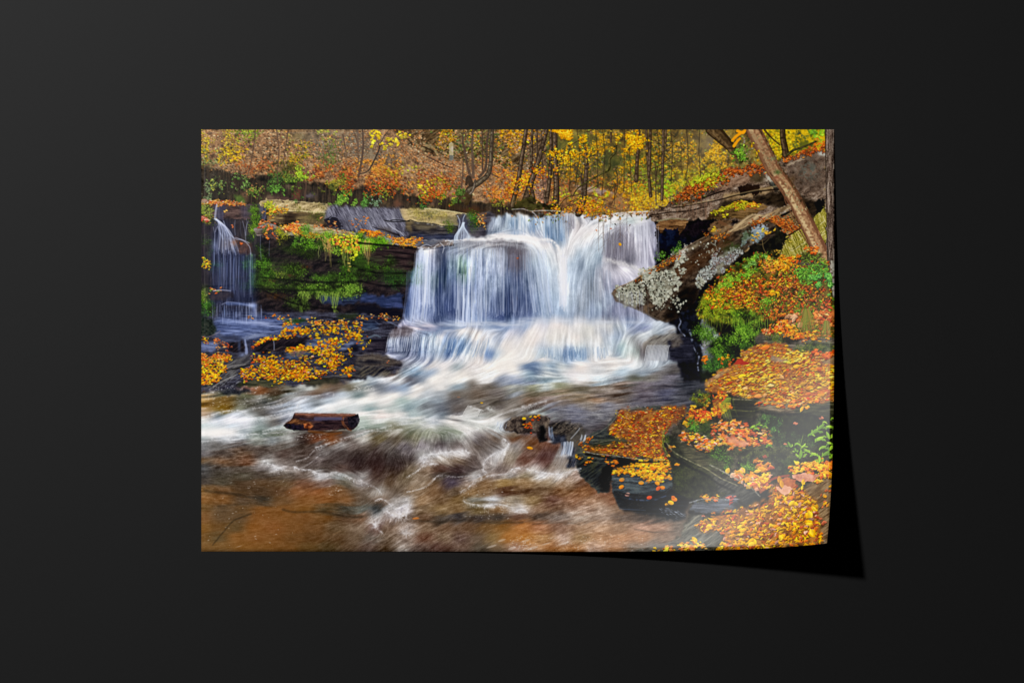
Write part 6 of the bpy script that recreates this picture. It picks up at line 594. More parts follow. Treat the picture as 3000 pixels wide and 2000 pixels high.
E1L = "1812 1200 1840 1195 1860 1205 1900 1200 1930 1205 1945 1192 2005 1188 2012 1212 1970 1240 1950 1262 1942 1290 1944 1320 1960 1345 1930 1350 1905 1340 1880 1335 1850 1340 1810 1335 1760 1328 1740 1325 1712 1318 1712 1308 1760 1310 1800 1300 1850 1295 1830 1285 1790 1268 1775 1268 1780 1258 1792 1250 1800 1225"
P(E1L, '7c3c18 b0602c c8862c', 'n', .25, al=.75, feather=4, jag=4)
for k in range(2): lf(E1L, 420, 'f4a41c f0b428 e8801c d85c1c b83c1c f0982c e89c60 a83c1c', size=(2.2, 6.2), asp=.38, ang=-6, var=35, sh=.5, clump=.15)
lf("1690 1295 1735 1270 1740 1278 1700 1310", 22, 'e88424 d86c28', size=(3, 7), ang=-30); lf("1692 1322 1710 1330 1705 1342 1692 1340", 12, AUT, size=(3, 7)); lf("1715 1345 1740 1340 1735 1355 1720 1358", 7, AUT, size=(4, 7)); lf("1770 1345 1815 1348 1812 1358 1775 1358", 14, 'e87820 d86028 f09028', size=(4, 8))
BALL = "1791 1395 1798 1380 1815 1370 1840 1362 1900 1352 1950 1348 1968 1362 1972 1395 1968 1425 1950 1445 1930 1470 1900 1490 1860 1492 1815 1486 1802 1460 1794 1430"
P("1800 1440 1970 1410 2010 1400 2020 1470 1990 1520 1940 1510 1880 1505 1820 1495", '0a0b0d 14161a 22262c', 'h', .25, feather=4); P(BALL, '1c2024 3c444a 5c6668', 'h', .2, feather=1.5, jag=1.5, vgrad=-.45); P("1800 1440 1860 1452 1930 1440 1960 1440 1930 1475 1900 1492 1815 1488", '08090c 12151a', feather=4, al=.8); Ln(L("1830 1458 1870 1464 1915 1464 1950 1452"), 5, 4, '42506c', .5, 3, 0, 6, .6); Ln(L("1815 1490 1850 1492 1890 1494"), 3, 2, '5c6c84', .5, 2)
lf("1792 1392 1810 1375 1840 1362 1880 1350 1955 1342 1960 1360 1962 1395 1950 1402 1930 1410 1915 1402 1890 1398 1870 1392 1840 1388 1810 1394", 330, 'f8a81c f4b828 f09018 e87c1c f8b430', size=(4, 8.5), asp=.5, var=45, sh=.55, clump=0)
for x, y, c in ((1821, 1405, 'f49020'), (1820, 1426, 'f08c1c'), (1878, 1414, 'f49c20'), (1838, 1448, 'c89488'), (1902, 1457, 'd85020'), (1940, 1428, 'f08820'), (1928, 1430, 'd86028'), (1962, 1400, 'f09c24'), (1925, 1415, 'f09c20')): stamp(x+1, y+2, 8, 5, .2, hx('0c0c0c'), .6); stamp(x, y, 8, 5.5, -.3+rng.normal()*.5, hx(c), 1, 1)
# mossy face beside it
P("1942 1285 1965 1280 2010 1300 2060 1345 2085 1385 2100 1430 2060 1450 2030 1460 1995 1455 1972 1430 1975 1400 1960 1350", '181a12 2c3020 44482c', 'n', .22, feather=3); moss("1960 1360 2000 1370 2020 1410 2000 1440 1975 1425", 190, '344420 4c5c24 3c4c20', al=.6, clump=.5, base='1e2414'); moss("1938 1275 1950 1270 1960 1300 1945 1305", 60, '6c7c24 84902c'); lf("1948 1305 1966 1308 1968 1330 1952 1325", 9, AUT, size=(5, 8)); stamp(1983, 1360, 9, 4, 0, hx('f0901c'))
P("1985 1300 2010 1300 2070 1330 2130 1360 2100 1390 2050 1370 2010 1340", '34322a 54503e 706a50', 'h', .25, al=.8, feather=4)
for x, y, s, c in ((1975, 1462, 9, 'f0871c'), (1965, 1472, 9, 'f4b41c'), (1953, 1478, 6, 'f0a01c'), (1972, 1456, 6, 'd87028')): stamp(x, y, s, s*.7, .3, hx(c), 1, 1)
P("1925 1490 1960 1480 2005 1500 2010 1520 1975 1525 1935 1512", '101418 22282e', 'h', .2, al=.9, feather=3)
for i in range(46): x = 1930+rng.random()*75; y = 1492+(x-1930)*.22+rng.normal()*6; Ln([x, y, x+7, y+3], 1.4, .8, 'b0b8c8', .6)
for s_, c_, w_, a_, so in (("1712 1322 1745 1330 1800 1336 1870 1346 1945 1347", '8c8878', 3.5, .7, 1.2), ("1715 1330 1800 1344 1880 1354 1955 1352", '08080a', 5, .8, 2), ("1690 1302 1720 1282 1760 1262 1790 1238 1812 1204", '7c7a6c', 3, .6, 1.5), ("1735 1300 1790 1290 1850 1292", '6c6c5c', 3, .6, 1.5), ("1740 1308 1800 1312 1850 1310", '14140f', 4, .6, 2), ("1695 1335 1730 1350 1760 1356 1800 1356", '5c6054', 3, .5, 1.5),
        ("1795 1400 1840 1406 1900 1412 1960 1402", '6c7880', 4, .5, 3), ("1800 1440 1860 1450 1930 1446 1966 1425", '0a0c10', 5, .6, 3), ("1945 1288 1972 1322 2020 1350 2070 1374 2110 1400 2160 1422", '8c8868', 4, .7, 1.5), ("1948 1300 1972 1336 2015 1364 2065 1390 2105 1418 2150 1440", '0c0d0a', 8, .7, 4), ("2080 1362 2120 1382 2160 1404 2200 1430 2225 1455", 'a09c8c', 5, .6, 2), ("2150 1380 2185 1394 2205 1402", '94907c', 4, .5, 2), ("2020 1472 2060 1462 2110 1464 2165 1462", '9ca0a4', 4, .6, 2), ("2018 1500 2080 1507 2150 1502", '0c0c0e', 7, .7, 3), ("2165 1470 2200 1490 2240 1470 2262 1440", '1a1a16', 8, .6, 5), ("2145 1170 2200 1172 2260 1180 2330 1186", '8c8464', 4, .6, 1.5), ("2140 1200 2200 1204 2230 1196", '6c6c3c', 4, .5, 2), ("2145 1188 2200 1190 2230 1184", '0c0d0a', 5, .7, 2), ("2215 1205 2280 1214 2340 1214 2400 1222", '0c0d0a', 8, .6, 5), ("2090 1262 2120 1300 2180 1316 2240 1312", '5c6434', 4, .5, 2), ("2010 1270 2040 1316 2100 1330 2140 1330", '14150f', 5, .5, 3), ("1962 1240 1942 1270 1942 1300 1958 1336", '7c8438', 4, .6, 2), ("2000 1555 2040 1515 2060 1505", '94907c', 4, .5, 2), ("1850 1614 1900 1600 1960 1590 2000 1570", '8c8478', 3, .5, 2)): Ln(L(s_), w_, w_*.8, c_, a_, so, .4, 6, .3)
# small dark rocks in the stream
P("1478 1240 1500 1222 1560 1212 1600 1218 1612 1230 1608 1260 1600 1290 1580 1295 1570 1270 1530 1270 1480 1262 1470 1250", '1a1818 342c2a 5c5048 7c6e60', 'n', .2, feather=1.8, jag=1.5, vgrad=-.8); P("1580 1248 1596 1240 1602 1262 1596 1288 1582 1288", '08090c 14161a', feather=3); Ln(L("1485 1240 1510 1222 1560 1213 1600 1220 1610 1232"), 3, 2, '8c8074', .6, 2, .4); P("1608 1240 1660 1230 1700 1240 1712 1262 1680 1272 1650 1280 1612 1268", '1c1a1c 3a3430 5c544c', 'd', .3, feather=2.5, jag=2)
for i in range(130): x = 1622+rng.random()*75; y = 1238+rng.random()*35; Ln([x, y, x+4, y+rng.normal()*3], 1.1, .8, ('b8a890', '8c7c6c', '1c1818')[i % 3], .5)
P("1612 1270 1650 1276 1680 1300 1690 1340 1685 1370 1660 1370 1662 1330 1640 1300 1610 1295", '1a1c24 2e323e 484c58', 'n', .25, feather=3); P("1655 1280 1690 1258 1720 1262 1700 1290 1690 1315 1665 1300", '3c3834 5c564e', 'n', .3, feather=3, al=.9)
lf("1545 1215 1580 1214 1576 1224 1552 1222", 10, 'e87820 d84c1c f0a838', size=(3, 6.5)); lf("1524 1230 1542 1240 1560 1250 1565 1262 1545 1256 1528 1246", 20, 'e85c1c f08420 d8401c', size=(3, 5)); stamp(1535, 1226, 6, 4, 0, hx('f0b828'), 1, 1)
# ---- water in front: strands, lips, crests and flecks ----
W = 'e8ecf4'
def strands(x0, x1, y0, y1, n, cols, al=.35, w=1.8, dr=0., jit=10, sw=1.5):
    for i in range(n):
        x = x0+(x1-x0)*rng.random(); a = y0+rng.random()*jit; b = y1-rng.random()*jit*2; c = cols.split(); t = dr*(b-a)/100
        Ln([x, a, x+t*.35+rng.normal()*sw*.3, (a+b)/2, x+t+rng.normal()*sw, b], w*.7, w*(.6+rng.random()), c[rng.integers(len(c))], al*(.4+.6*rng.random()), 1.3)
LB = 'd8e0f4 c0cce8 f0f4fc a8b8dc'; DB = '2a3860 34446c 4c5c84'
for x, y, rx, ry, a in ((1290, 850, 11, 80, .75), (1300, 780, 10, 40, .6), (1330, 880, 16, 60, .6), (1352, 850, 8, 60, .5), (1450, 905, 14, 40, .6), (1495, 880, 22, 60, .8), (1530, 870, 14, 70, .5), (1500, 790, 20, 40, .35), (1405, 920, 9, 30, .4), (1200, 900, 8, 50, .4)): B(x, y, rx, ry, '28365c', a*.75, 0, 'v', .5)
strands(1215, 1265, 735, 950, 26, LB, .45, 2.4, -8); strands(1228, 1262, 740, 900, 20, 'e8ecfa d8e0f4', .45, 3, -3); strands(1262, 1300, 735, 930, 14, LB, .3, 1.4); strands(1190, 1215, 790, 940, 30, '8c9cc4 6c80b0', .3, 1.3, -8)
strands(1310, 1345, 722, 920, 16, LB, .4, 1.8); strands(1355, 1425, 725, 955, 44, LB, .42, 2.2); strands(1425, 1480, 725, 930, 36, LB, .4, 1.6); strands(1480, 1540, 740, 930, 60, 'c0c8dc 98a4c0 d8dcec', .4, 1.2, 2); strands(1270, 1540, 780, 930, 60, DB, .3, 1.8); strands(1340, 1380, 800, 955, 14, 'e0e8fa', .5, 3, -4); strands(1355, 1390, 900, 960, 14, 'c8d4f0', .4, 3)
strands(1495, 1545, 725, 800, 40, '4c4450 6c6470 8c8490', .4, 1.4); strands(1540, 1600, 730, 930, 30, LB, .3, 2.4, 12); strands(1640, 1662, 740, 920, 16, 'f0f0f8 e8e8f2', .4, 5, 0, 20); strands(1700, 1790, 790, 940, 40, 'c8d4e4 8c98ac 98a4b8', .3, 3)
strands(1770, 1930, 655, 765, 90, 'd0d0dc 8c8896 c4c4d2 74707e', .4, 2.2, 3); strands(1768, 1850, 680, 765, 40, '6c6874 7c7884', .4, 3, -6); strands(1875, 1900, 645, 790, 14, 'e0e0ec', .4, 3); strands(1500, 1580, 630, 692, 50, 'e8ecf2 8ca0bc 7c94b4', .4, 2.2); strands(1590, 1665, 630, 712, 60, 'd8e0ec 7c94b4 8ca8c4 6c84a8', .45, 2.2, 2); strands(1655, 1685, 625, 672, 24, '6c6874 847e88 c8c8d0', .5, 1.8); strands(1432, 1490, 640, 692, 34, 'd8e0ec b0bccc', .4, 1.6, -12)
strands(1800, 1900, 850, 940, 36, 'c0c4d8 8c90ac', .3, 2, 4)
for x in range(1134, 1270, 3): y0 = 988-(x-1134)*.02; Ln([x+3, y0, x+rng.normal(), y0+16, x-3+rng.normal()*2, y0+40+4*rng.random()], 1.6, 1.3, ('d8dcec', 'b8c0d4', 'f0f2fa', '4c5470')[x//3 % 4], .55, 1)
strands(1140, 1270, 966, 990, 70, 'c0c4d4 94909c 5c5860', .45, 1.4, -25); strands(1270, 1330, 985, 1040, 36, 'd8e0ea 8ca0bc', .35, 2, -20); strands(1330, 1440, 990, 1045, 60, 'f0f0f0 8ca4c4 6c88b0', .35, 2.6, -30); strands(1590, 1780, 1015, 1056, 70, 'f0f2f4 98acc8 6c84a8', .4, 2.6, 6); strands(1650, 1700, 1022, 1058, 26, '5c789c 7c94b4', .45, 2.4)
for x in range(1890, 1958, 4): Ln([x+8, 1011, x+3, 1022, x-1, 1056], 1.6, 2.2, 'e8ecf0', .7, 1.1); Ln([x+10, 1012, x+5, 1022, x+1, 1056], 1.2, 1.2, '44444f', .6, 1)
for x, y, rx, ry, a in ((1400, 948, 110, 8, .5), (1300, 955, 60, 7, .35), (1230, 948, 30, 8, .4), (1560, 940, 50, 10, .5), (1660, 940, 60, 8, .6), (1760, 944, 50, 7, .4), (1480, 952, 60, 8, .45), (1860, 944, 40, 6, .4)): B(x, y, rx, ry, 'd8dce6', a, 0, 'h', .3)
P("1138 980 1160 962 1186 956 1216 966 1200 980 1150 988", '3c3438 5c5256 7c7276', 'h', .25, al=.8, feather=4, jag=2); P("1225 968 1290 958 1345 962 1330 976 1270 982 1230 980", '5c6c90 8494b0', 'h', .25, al=.55, feather=6); B(1460, 960, 70, 8, '98a8c8', .45); B(1250, 954, 30, 5, 'e8e0e8', .6)
strands(1142, 1205, 962, 990, 40, 'b8b4c0 8c8890 d0d0dc', .4, 1.2, -25, 6)
# small falls by the middle rock
P("1340 640 1362 630 1375 650 1378 680 1365 704 1335 704 1342 670", '34364a 4c5068', 'v', .2, al=.75, feather=3)
for i in range(60): t = rng.random(); x1 = 1330+t*46; Ln([1358+rng.normal()*2, 652, 1352+t*14-4, 668, x1+2, 690, x1, 704], 1.2, 2, 'd0dcec', .32, 1.2)
for s in ("1340 632 1347 650 1343 672 1336 700", "1362 630 1357 640 1356 650"): Ln(L(s), 2.4, 2.2, 'c8d0e0', .7, 1.2)
P("1378 632 1425 620 1450 624 1442 642 1430 660 1422 690 1395 700 1375 690 1370 660", '2c2a30 48444c 645e64', 'h', .2, feather=2, jag=2); moss("1380 630 1396 622 1398 645 1385 650", 110, '3c8c28 54a830', base='2c601c', clump=.1); moss("1378 652 1402 650 1400 670 1382 670", 90, '3c6c2c 2c5024', al=.7); P("1395 624 1425 622 1420 645 1400 642", '6c5440 94745c', 'f', .3, al=.85, feather=2); lf("1394 622 1425 622 1418 640 1398 640", 16, 'd8783c e09050', size=(2, 4)); lf("1398 645 1414 640 1416 658 1400 660", 26, 'f0a048 e88838 f0b870', size=(2, 5), ang=60, var=80); strands(1425, 1445, 645, 690, 14, 'b8c0d0', .35, 1.2, -14)
for s, w, a in (("1360 703 1400 702 1430 700 1460 694 1500 692 1540 696 1580 703 1610 706 1630 722 1642 745", 9, .75), ("1430 700 1470 692 1520 694 1570 700", 10, .8), ("1305 706 1350 704 1400 703", 3, .7), ("1770 762 1800 768 1830 776 1860 786 1885 800", 14, .42), ("1680 706 1700 680 1730 662 1760 650 1790 642", 10, .35), ("1650 760 1652 800 1650 860", 12, .35), ("1500 614 1530 612 1555 618 1600 617 1650 621", 2.5, .5), ("1798 626 1840 621 1900 619", 4, .6)): Ln(L(s), w, w*.8, 'f4f0ee', a, w*.6, .4, 6, .25)
for s in ("1290 712 1300 722 1296 740", "1285 716 1275 722 1272 736", "1225 727 1240 728 1262 730", "1232 724 1250 716 1268 722", "1320 706 1335 712 1360 706", "1400 708 1420 704 1450 712", "1560 622 1572 634 1580 650"): Ln(L(s), 3, 1.5, 'dcdfe8', .6, 1.6, .5)
P("1430 704 1470 700 1500 704 1530 712 1545 724 1500 722 1440 718 1420 712", '5c5a60 84828a a8a4aa', 'h', .25, al=.75, feather=3); P("1350 708 1400 706 1425 712 1420 722 1380 716 1340 716", '6c6c74 9c9ca4', 'h', .25, al=.6, feather=4); strands(1300, 1560, 705, 732, 110, 'e8ecf2 b8bec8 70707a', .4, 1.8, -8)
# twigs hanging over the falls
for x, y, h, n in ((1785, 628, 90, 7), (1765, 630, 110, 6), (1815, 625, 110, 9), (1818, 640, 100, 9), (1755, 660, 80, 6), (1840, 630, 60, 6), (1770, 680, 60, 5)):
    Ln([x, y-30, x+rng.normal()*2, y+h*.3, x+rng.normal()*4, y+h], 1.4, .8, '5c4c44', .6, .8, .5)
    for j in range(n): b = y+h*rng.random()*.9; d = rng.choice([-1, 1])*(8+18*rng.random()); Ln([x, b, x+d*.5, b+8, x+d, b+22+rng.random()*10], 1, .6, '5c4c48', .5, .8, .5)
stamp(1816, 716, 5, 4, .8, hx('e8a020'), 1, 1); stamp(1789, 670, 4, 1.8, 0, hx('b06040'), .8); stamp(1817, 641, 2.5, 4, 0, hx('d89038'), .8); stamp(1747, 675, 2.5, 2.5, 0, hx('c87848'), .8); stamp(1516, 757, 4, 3, 0, hx('a85c3c'), .8)
# foam crests below
def foam(s, w, al=.8, c='f0eef0', sp=0, so=None):
    q = curve(L(s), 8); Ln(q, w*1.6, w, c, al*.36, w*1.7, .5, 1, .4); Ln(q, w*.6, w*.3, c, al*.5, w*.5, .6, 1, .45)
    for i in range(int(sp or len(q)*1.6)):
        p = q[rng.integers(len(q))]; x, y = p[0]+rng.normal()*w*.7, p[1]+abs(rng.normal())*w*.9; l = w*(.6+1.6*rng.random()); a = .9+rng.normal()*.5 if rng.random() < .6 else 2.2+rng.normal()*.4
        Ln([x, y, x+math.cos(a)*l*.5, y+math.sin(a)*l*.5, x+math.cos(a)*l, y+math.sin(a)*l], 1.5, .7, c, .4*al, 1.1)
foam("772 1348 780 1355 800 1362 815 1370 835 1372", 5, .8); foam("862 1368 890 1375 915 1378 930 1388 960 1388 985 1384 1010 1392 1035 1404 1060 1412", 4, .8); foam("925 1310 970 1296 1000 1288 1040 1274 1070 1268", 3.5, .75); foam("868 1350 900 1340 920 1318 950 1305", 2, .5); foam("940 1330 895 1365 862 1368", 2, .5); foam("790 1380 820 1385", 3, .4)
foam("1236 1342 1260 1332 1300 1326 1340 1322 1365 1320 1375 1328", 8, .85); foam("1236 1342 1245 1355 1270 1358", 5, .6); foam("1190 1398 1220 1380 1240 1365 1262 1358 1280 1356", 3, .7); foam("1050 1400 1075 1418 1100 1428 1118 1446", 2.5, .55); foam("1270 1405 1280 1394 1296 1392 1330 1396 1370 1394 1405 1388", 2.2, .7); foam("1192 1440 1230 1432 1258 1418 1272 1400", 2, .7); foam("1475 1285 1490 1300 1475 1318 1445 1330", 6, .8); foam("1445 1330 1420 1350 1415 1375 1425 1385", 4.5, .7); foam("1400 1390 1412 1400 1390 1412 1370 1430 1348 1440", 3, .7); foam("1425 1395 1450 1390 1500 1386", 2.4, .7); foam("1498 1375 1530 1370 1560 1378 1600 1386 1640 1388 1680 1376 1700 1372", 4.5, .85); foam("1358 1464 1370 1474 1395 1478 1420 1482 1450 1484", 3, .8); foam("1420 1482 1460 1478 1500 1486", 7, .75); foam("1510 1498 1528 1492 1545 1500", 3, .7)
foam("1100 1466 1115 1460 1130 1466 1150 1482 1162 1492", 3, .8); foam("1130 1495 1160 1510 1185 1500 1195 1490", 6, .85); B(1170, 1508, 26, 14, 'e8e4e8', .8, 0, 'f', .5); foam("1190 1486 1205 1478", 3, .8); foam("1168 1488 1180 1482 1205 1478", 3, .7); B(1100, 1536, 10, 14, 'e0dce0', .7, 40, 'f', .5); foam("1092 1530 1105 1545 1120 1560", 4, .6); B(1190, 1560, 14, 12, 'b8b0ac', .5, 0, 'f', .6)
for cx, cy, n, R in ((1170, 1505, 90, 46), (1100, 1530, 50, 38), (1190, 1560, 40, 34)):
    for i in range(n): a = rng.random()*6.28; r = R*(.3+.7*rng.random()); Ln([cx+math.cos(a)*r*.3, cy+abs(math.sin(a))*r*.2, cx+math.cos(a)*r, cy+math.sin(a)*r*.8], 1.8, .8, 'd8d0cc', .28, 1.2)
foam("590 1222 620 1215 650 1204 690 1200 715 1204 735 1220 750 1228", 4, .7); foam("590 1236 640 1234 700 1230 760 1226 830 1210 880 1198", 7, .6); B(625, 1264, 44, 16, 'f6f2ee', .85); foam("620 1280 680 1274 760 1270 830 1264 850 1262", 4, .75); foam("590 1292 650 1288 700 1284", 3, .5); foam("740 1196 770 1192 800 1186 850 1180", 3, .5); foam("870 1190 890 1168 940 1158 975 1150 985 1160 1060 1142", 3, .5)
foam("1048 1272 1090 1260 1130 1252 1175 1238 1210 1236", 3.5, .6); foam("1060 1262 1120 1262 1180 1256", 3, .5); foam("1180 1224 1230 1224 1280 1232 1330 1240 1370 1252", 6, .55); foam("1350 1276 1370 1265 1400 1256", 4, .7); foam("1230 1240 1260 1250 1300 1262 1340 1275", 4, .4); foam("1320 1216 1340 1212 1380 1222 1440 1222 1500 1200 1550 1190", 3, .45); foam("1530 1190 1560 1184 1600 1174", 6, .6)
for x in range(1354, 1400, 4): Ln([x+18, 1188+(x-1354)*.35, x+10, 1200, x, 1220], 2, 2.4, 'eceae6', .65, 1.2); Ln([x+20, 1189+(x-1354)*.35, x+12, 1201, x+2, 1220], 1.2, 1.2, '6c6864', .5, 1)
foam("1372 1188 1390 1192 1405 1202", 3, .6); B(1435, 1198, 16, 10, 'dcdcd8', .5, 20, 'f'); B(1462, 1245, 12, 12, 'dfe4e8', .6, -30, 'f'); strands(1455, 1485, 1235, 1265, 22, 'e8ecf4 8c98b0', .5, 2, -30); strands(1605, 1620, 1245, 1292, 16, 'c0ccdc 8ca0c0', .5, 1.6, 8); B(1612, 1293, 10, 4, 'dfe6ee', .6)
strands(1644, 1680, 1292, 1335, 60, 'e8ecf4 c0ccdc 8c98b0', .55, 2, -16, 4); B(1652, 1335, 22, 6, 'd8d4d4', .6); strands(1700, 1718, 1272, 1295, 16, 'dce4ee', .6, 1.6, -30, 4); Ln(L("1698 1254 1690 1265 1672 1285"), 4, 3, 'c8ccd4', .5, 2); strands(1620, 1690, 1340, 1375, 40, 'b8aca4 98887c', .35, 2.2, -50)
P("1508 1232 1590 1240 1590 1262 1520 1270", '1c1a1c', al=0)
# ripples: thin light and dark dashes that follow the flow
def rip(x0, y0, x1, y1, n, cols, Lg=(6, 20), w=1.3, al=.4):
    c = cols.split()
    for i in range(n):
        x = x0+(x1-x0)*rng.random(); y = y0+(y1-y0)*rng.random(); ix = min(int((x-X0)*SC), PW-1); iy = min(int((y-Y0)*SC), PH-1); a = ANG[iy, ix]; l = Lg[0]+(Lg[1]-Lg[0])*rng.random()**2
        Ln([x, y, x+math.cos(a)*l*.5+rng.normal(), y+math.sin(a)*l*.5+rng.normal()*.8, x+math.cos(a)*l, y+math.sin(a)*l], w*.6, w*.5, c[rng.integers(len(c))], al*(.4+.6*rng.random()), .9)
RI = CV.copy()
rip(1540, 1115, 2040, 1190, 420, 'b8b4b8 8c8c98 34303a c8b8a0 5c4c3c', (8, 30)); rip(1600, 1190, 1790, 1240, 240, 'a8b0c8 3c3c50 c8c8d4 7c7068', (8, 34)); rip(1820, 1130, 2045, 1185, 190, '1c1a24 34323e b0b4c0', (8, 30)); rip(600, 1130, 880, 1200, 330, 'd8d8d8 b8b8b0 34302c 8c7c60', (3, 16)); rip(590, 1290, 860, 1420, 300, 'a8a098 3c3430 8c7c6c c8c0b8', (6, 26)); rip(1040, 1380, 1900, 1600, 900, 'd8c8b8 b89c78 e8e0d8 6c4c34 4c3828 a8845c', (2, 9), 1.5, .38); rip(860, 1280, 1500, 1380, 500, 'c8c4c0 4c3c38 a09890 e0dcd8', (4, 16), 1.3, .35); rip(880, 1285, 1250, 1380, 160, 'b0a8a0 34282a 6c605a', (8, 30)); rip(1050, 1270, 1420, 1350, 160, 'c8c4bc 54483f 9c948c', (6, 26)); rip(1040, 1380, 1500, 1610, 560, 'a88c6c b09878 5c4430 3c2c24 c0b0a0', (3, 10), 1.6); rip(1500, 1400, 1900, 1610, 480, 'c8a888 8c6440 5c4030 d8c8bc b08058', (3, 12), 1.8); rip(900, 1430, 1060, 1500, 90, 'b08858 8c6438 6c4420', (4, 16)); rip(590, 1420, 1000, 1610, 160, '6c4824 98682c 5c4424', (10, 40), 2, .3)
rip(1300, 1090, 1560, 1200, 200, 'c8c8c8 8c8880 54504c', (10, 40)); rip(1140, 1085, 1330, 1110, 70, 'e8e8ec 98a0ac', (8, 30))
for x0, y0, x1, y1, n in ((1140-1100+570, 1130, 760, 1150, 60), (600, 1150, 880, 1200, 100), (1030, 1130, 1100, 1145, 40), (1700, 1180, 1900, 1230, 60), (1540, 1560, 1900, 1612, 70), (1350, 1420, 1500, 1520, 60), (600, 1400, 860, 1600, 40), (860, 1270, 960, 1290, 40), (1490, 1570, 1560, 1612, 40), (960, 1420, 1000, 1450, 16)):
    for i in range(n): stamp(x0+(x1-x0)*rng.random(), y0+(y1-y0)*rng.random(), 1+3*rng.random()**2, .8+.6*rng.random(), rng.normal()*.3, hx('e8e4e0'), .38, 1, 0)
for q in ((1560, 1605, 16, 4), (1500, 1605, 12, 4), (1470, 1582, 12, 3), (1655, 1590, 14, 3), (1540, 1583, 14, 3), (1440, 1600, 16, 3), (700, 1600, 8, 1), (1600, 1592, 14, 2)): stamp(q[0], q[1], q[2], q[3], -.3, hx('dccfc4'), .4, 1, 0)
# dark seams under the shallow water
for s, w, a in (("600 1436 640 1442 700 1450 740 1458 780 1460", 7, .55), ("640 1484 700 1478 730 1476", 6, .3), ("735 1505 700 1518 680 1530 660 1550 640 1575 620 1600", 4, .6), ("830 1492 860 1500 920 1500 960 1500 1000 1508 1050 1514 1090 1506", 6, .5), ("950 1500 1000 1512 1060 1512", 10, .4), ("1230 1525 1290 1530 1350 1525 1440 1532 1530 1532", 6, .45), ("1560 1535 1640 1530 1700 1535", 4, .3), ("1860 1550 1920 1560 1980 1556", 4, .4), ("1290 1382 1340 1390 1400 1385", 12, .3), ("1370 1460 1400 1470 1460 1470", 8, .35)): Ln(L(s), w, w*.6, '2a241c', a*.9, w*1.1, .8, 6, .1)
P("640 1146 680 1140 720 1138 740 1146 700 1154 650 1156", '14161e 2a2c38', 'n', .3, al=.85, feather=2); rip(640, 1140, 740, 1155, 40, 'b8bcc8', (2, 5))
stamp(1552, 1312, 9, 4, .2, hx('f0a024'), .9, 1); stamp(1411, 1180, 5, 2, 0, hx('e8a830'), .95); stamp(1218, 1518, 10, 3, -.1, hx('c87c3c'), .8, 1); stamp(1343, 1163, 6, 2, 0, hx('a8785c'), .5)
P("1612 1195 1700 1176 1820 1180 1900 1188 1800 1205 1780 1240 1740 1255 1690 1245 1640 1225 1600 1215", '4c4c58 7c7c88 a0a0a8', 'h', .25, al=.55, feather=10); rip(1600, 1185, 1790, 1245, 160, 'b8bccc 44444f 8c8c98 d0d0d8', (10, 34))
# ---- driftwood log ----
LOG = "829 1247 838 1238 850 1232 856 1224 862 1210 900 1210 1000 1212 1040 1212 1048 1216 1053 1226 1052 1238 1046 1249 1036 1257 1026 1260 1012 1257 990 1259 940 1260 900 1262 860 1260 840 1256"
B(940, 1266, 110, 8, '241812', .7); P(LOG, '1c1416 342826 4c3838', 'h', .15, feature=0) if 0 else P(LOG, '181216 2e2226 4a3638', 'h', .17, feather=1, jag=.35)
P("862 1210 1000 1212 1045 1213 1044 1219 960 1222 862 1218", '54322a 7c5040 a87868', 'h', .2, al=.95, jag=.4, feather=2); Ln(L("925 1226 970 1226 1005 1226"), 11, 8, '68688c', .6, 5); Ln(L("880 1226 900 1230 940 1232"), 5, 4, '54506c', .4, 3); P("830 1244 845 1234 858 1226 900 1232 918 1242 916 1250 905 1254 895 1244 870 1240 838 1246", '44281c 7c5030 b07c4c', 'r', .3, jag=.8, al=.8, feather=2); P("888 1240 905 1240 918 1246 910 1256 892 1254", '54281c 94542c b87044', 'f', .35, jag=.8); P("830 1246 860 1242 888 1244 890 1256 860 1260 838 1254", '14101a 2a2432', 'f', .3)
P("1018 1222 1050 1212 1054 1228 1048 1248 1030 1252 1020 1240", '14121a 2c2830', 'f', .3, jag=.8); Ln(L("1010 1218 1002 1228 1004 1240 1014 1252 1030 1260"), 6, 4, '6c4430', .7, 3, .6, 6, .5); Ln(L("1006 1222 1008 1240 1020 1254"), 2, 2, 'a86c44', .5, 1.5); P("1046 1212 1056 1228 1050 1244 1042 1250 1044 1228", '1a161c 34303a', 'f', .3, jag=.8)
for i in range(60): x = 870+rng.random()*130; y = 1212+rng.random()*44; Ln([x, y, x+12+rng.random()*14, y+rng.normal()*.6], 1.1, .7, ('8c6454', '140e12', '5c4848')[i % 3], .5)
Ln(L("905 1262 960 1270 1000 1268"), 7, 5, '8c5428', .5, 4); foam("1048 1258 1060 1248 1068 1256", 3, .4); foam("826 1252 800 1254 770 1262", 4, .5); foam("830 1240 842 1230 860 1208", 3, .4); B(1062, 1236, 12, 14, 'c8d0cc', .5); foam("850 1264 900 1270 960 1272", 1.6, .4)
Ln(L("866 1213 920 1213 980 1214 1040 1215"), 2.4, 2, 'c09078', .6, 1, .3)
g = np.clip(CV[..., 1]-np.maximum(CV[..., 0], CV[..., 2]), 0, 1); CV[..., 0] += .24*g; CV[..., 1] -= .09*g       # greens of the print lean to yellow
m = CV.mean(-1, keepdims=True); CV[:] = m+(CV-m)*1.04
CV[:] = CV+(CV-.5)*.07*(1-np.abs(CV-.5)*1.2)-.012
CV += (CV-blur(CV, 1))*.75+(CV-blur(CV, 3))*.12
CV[:] = np.clip(CV, 0.02, .985)
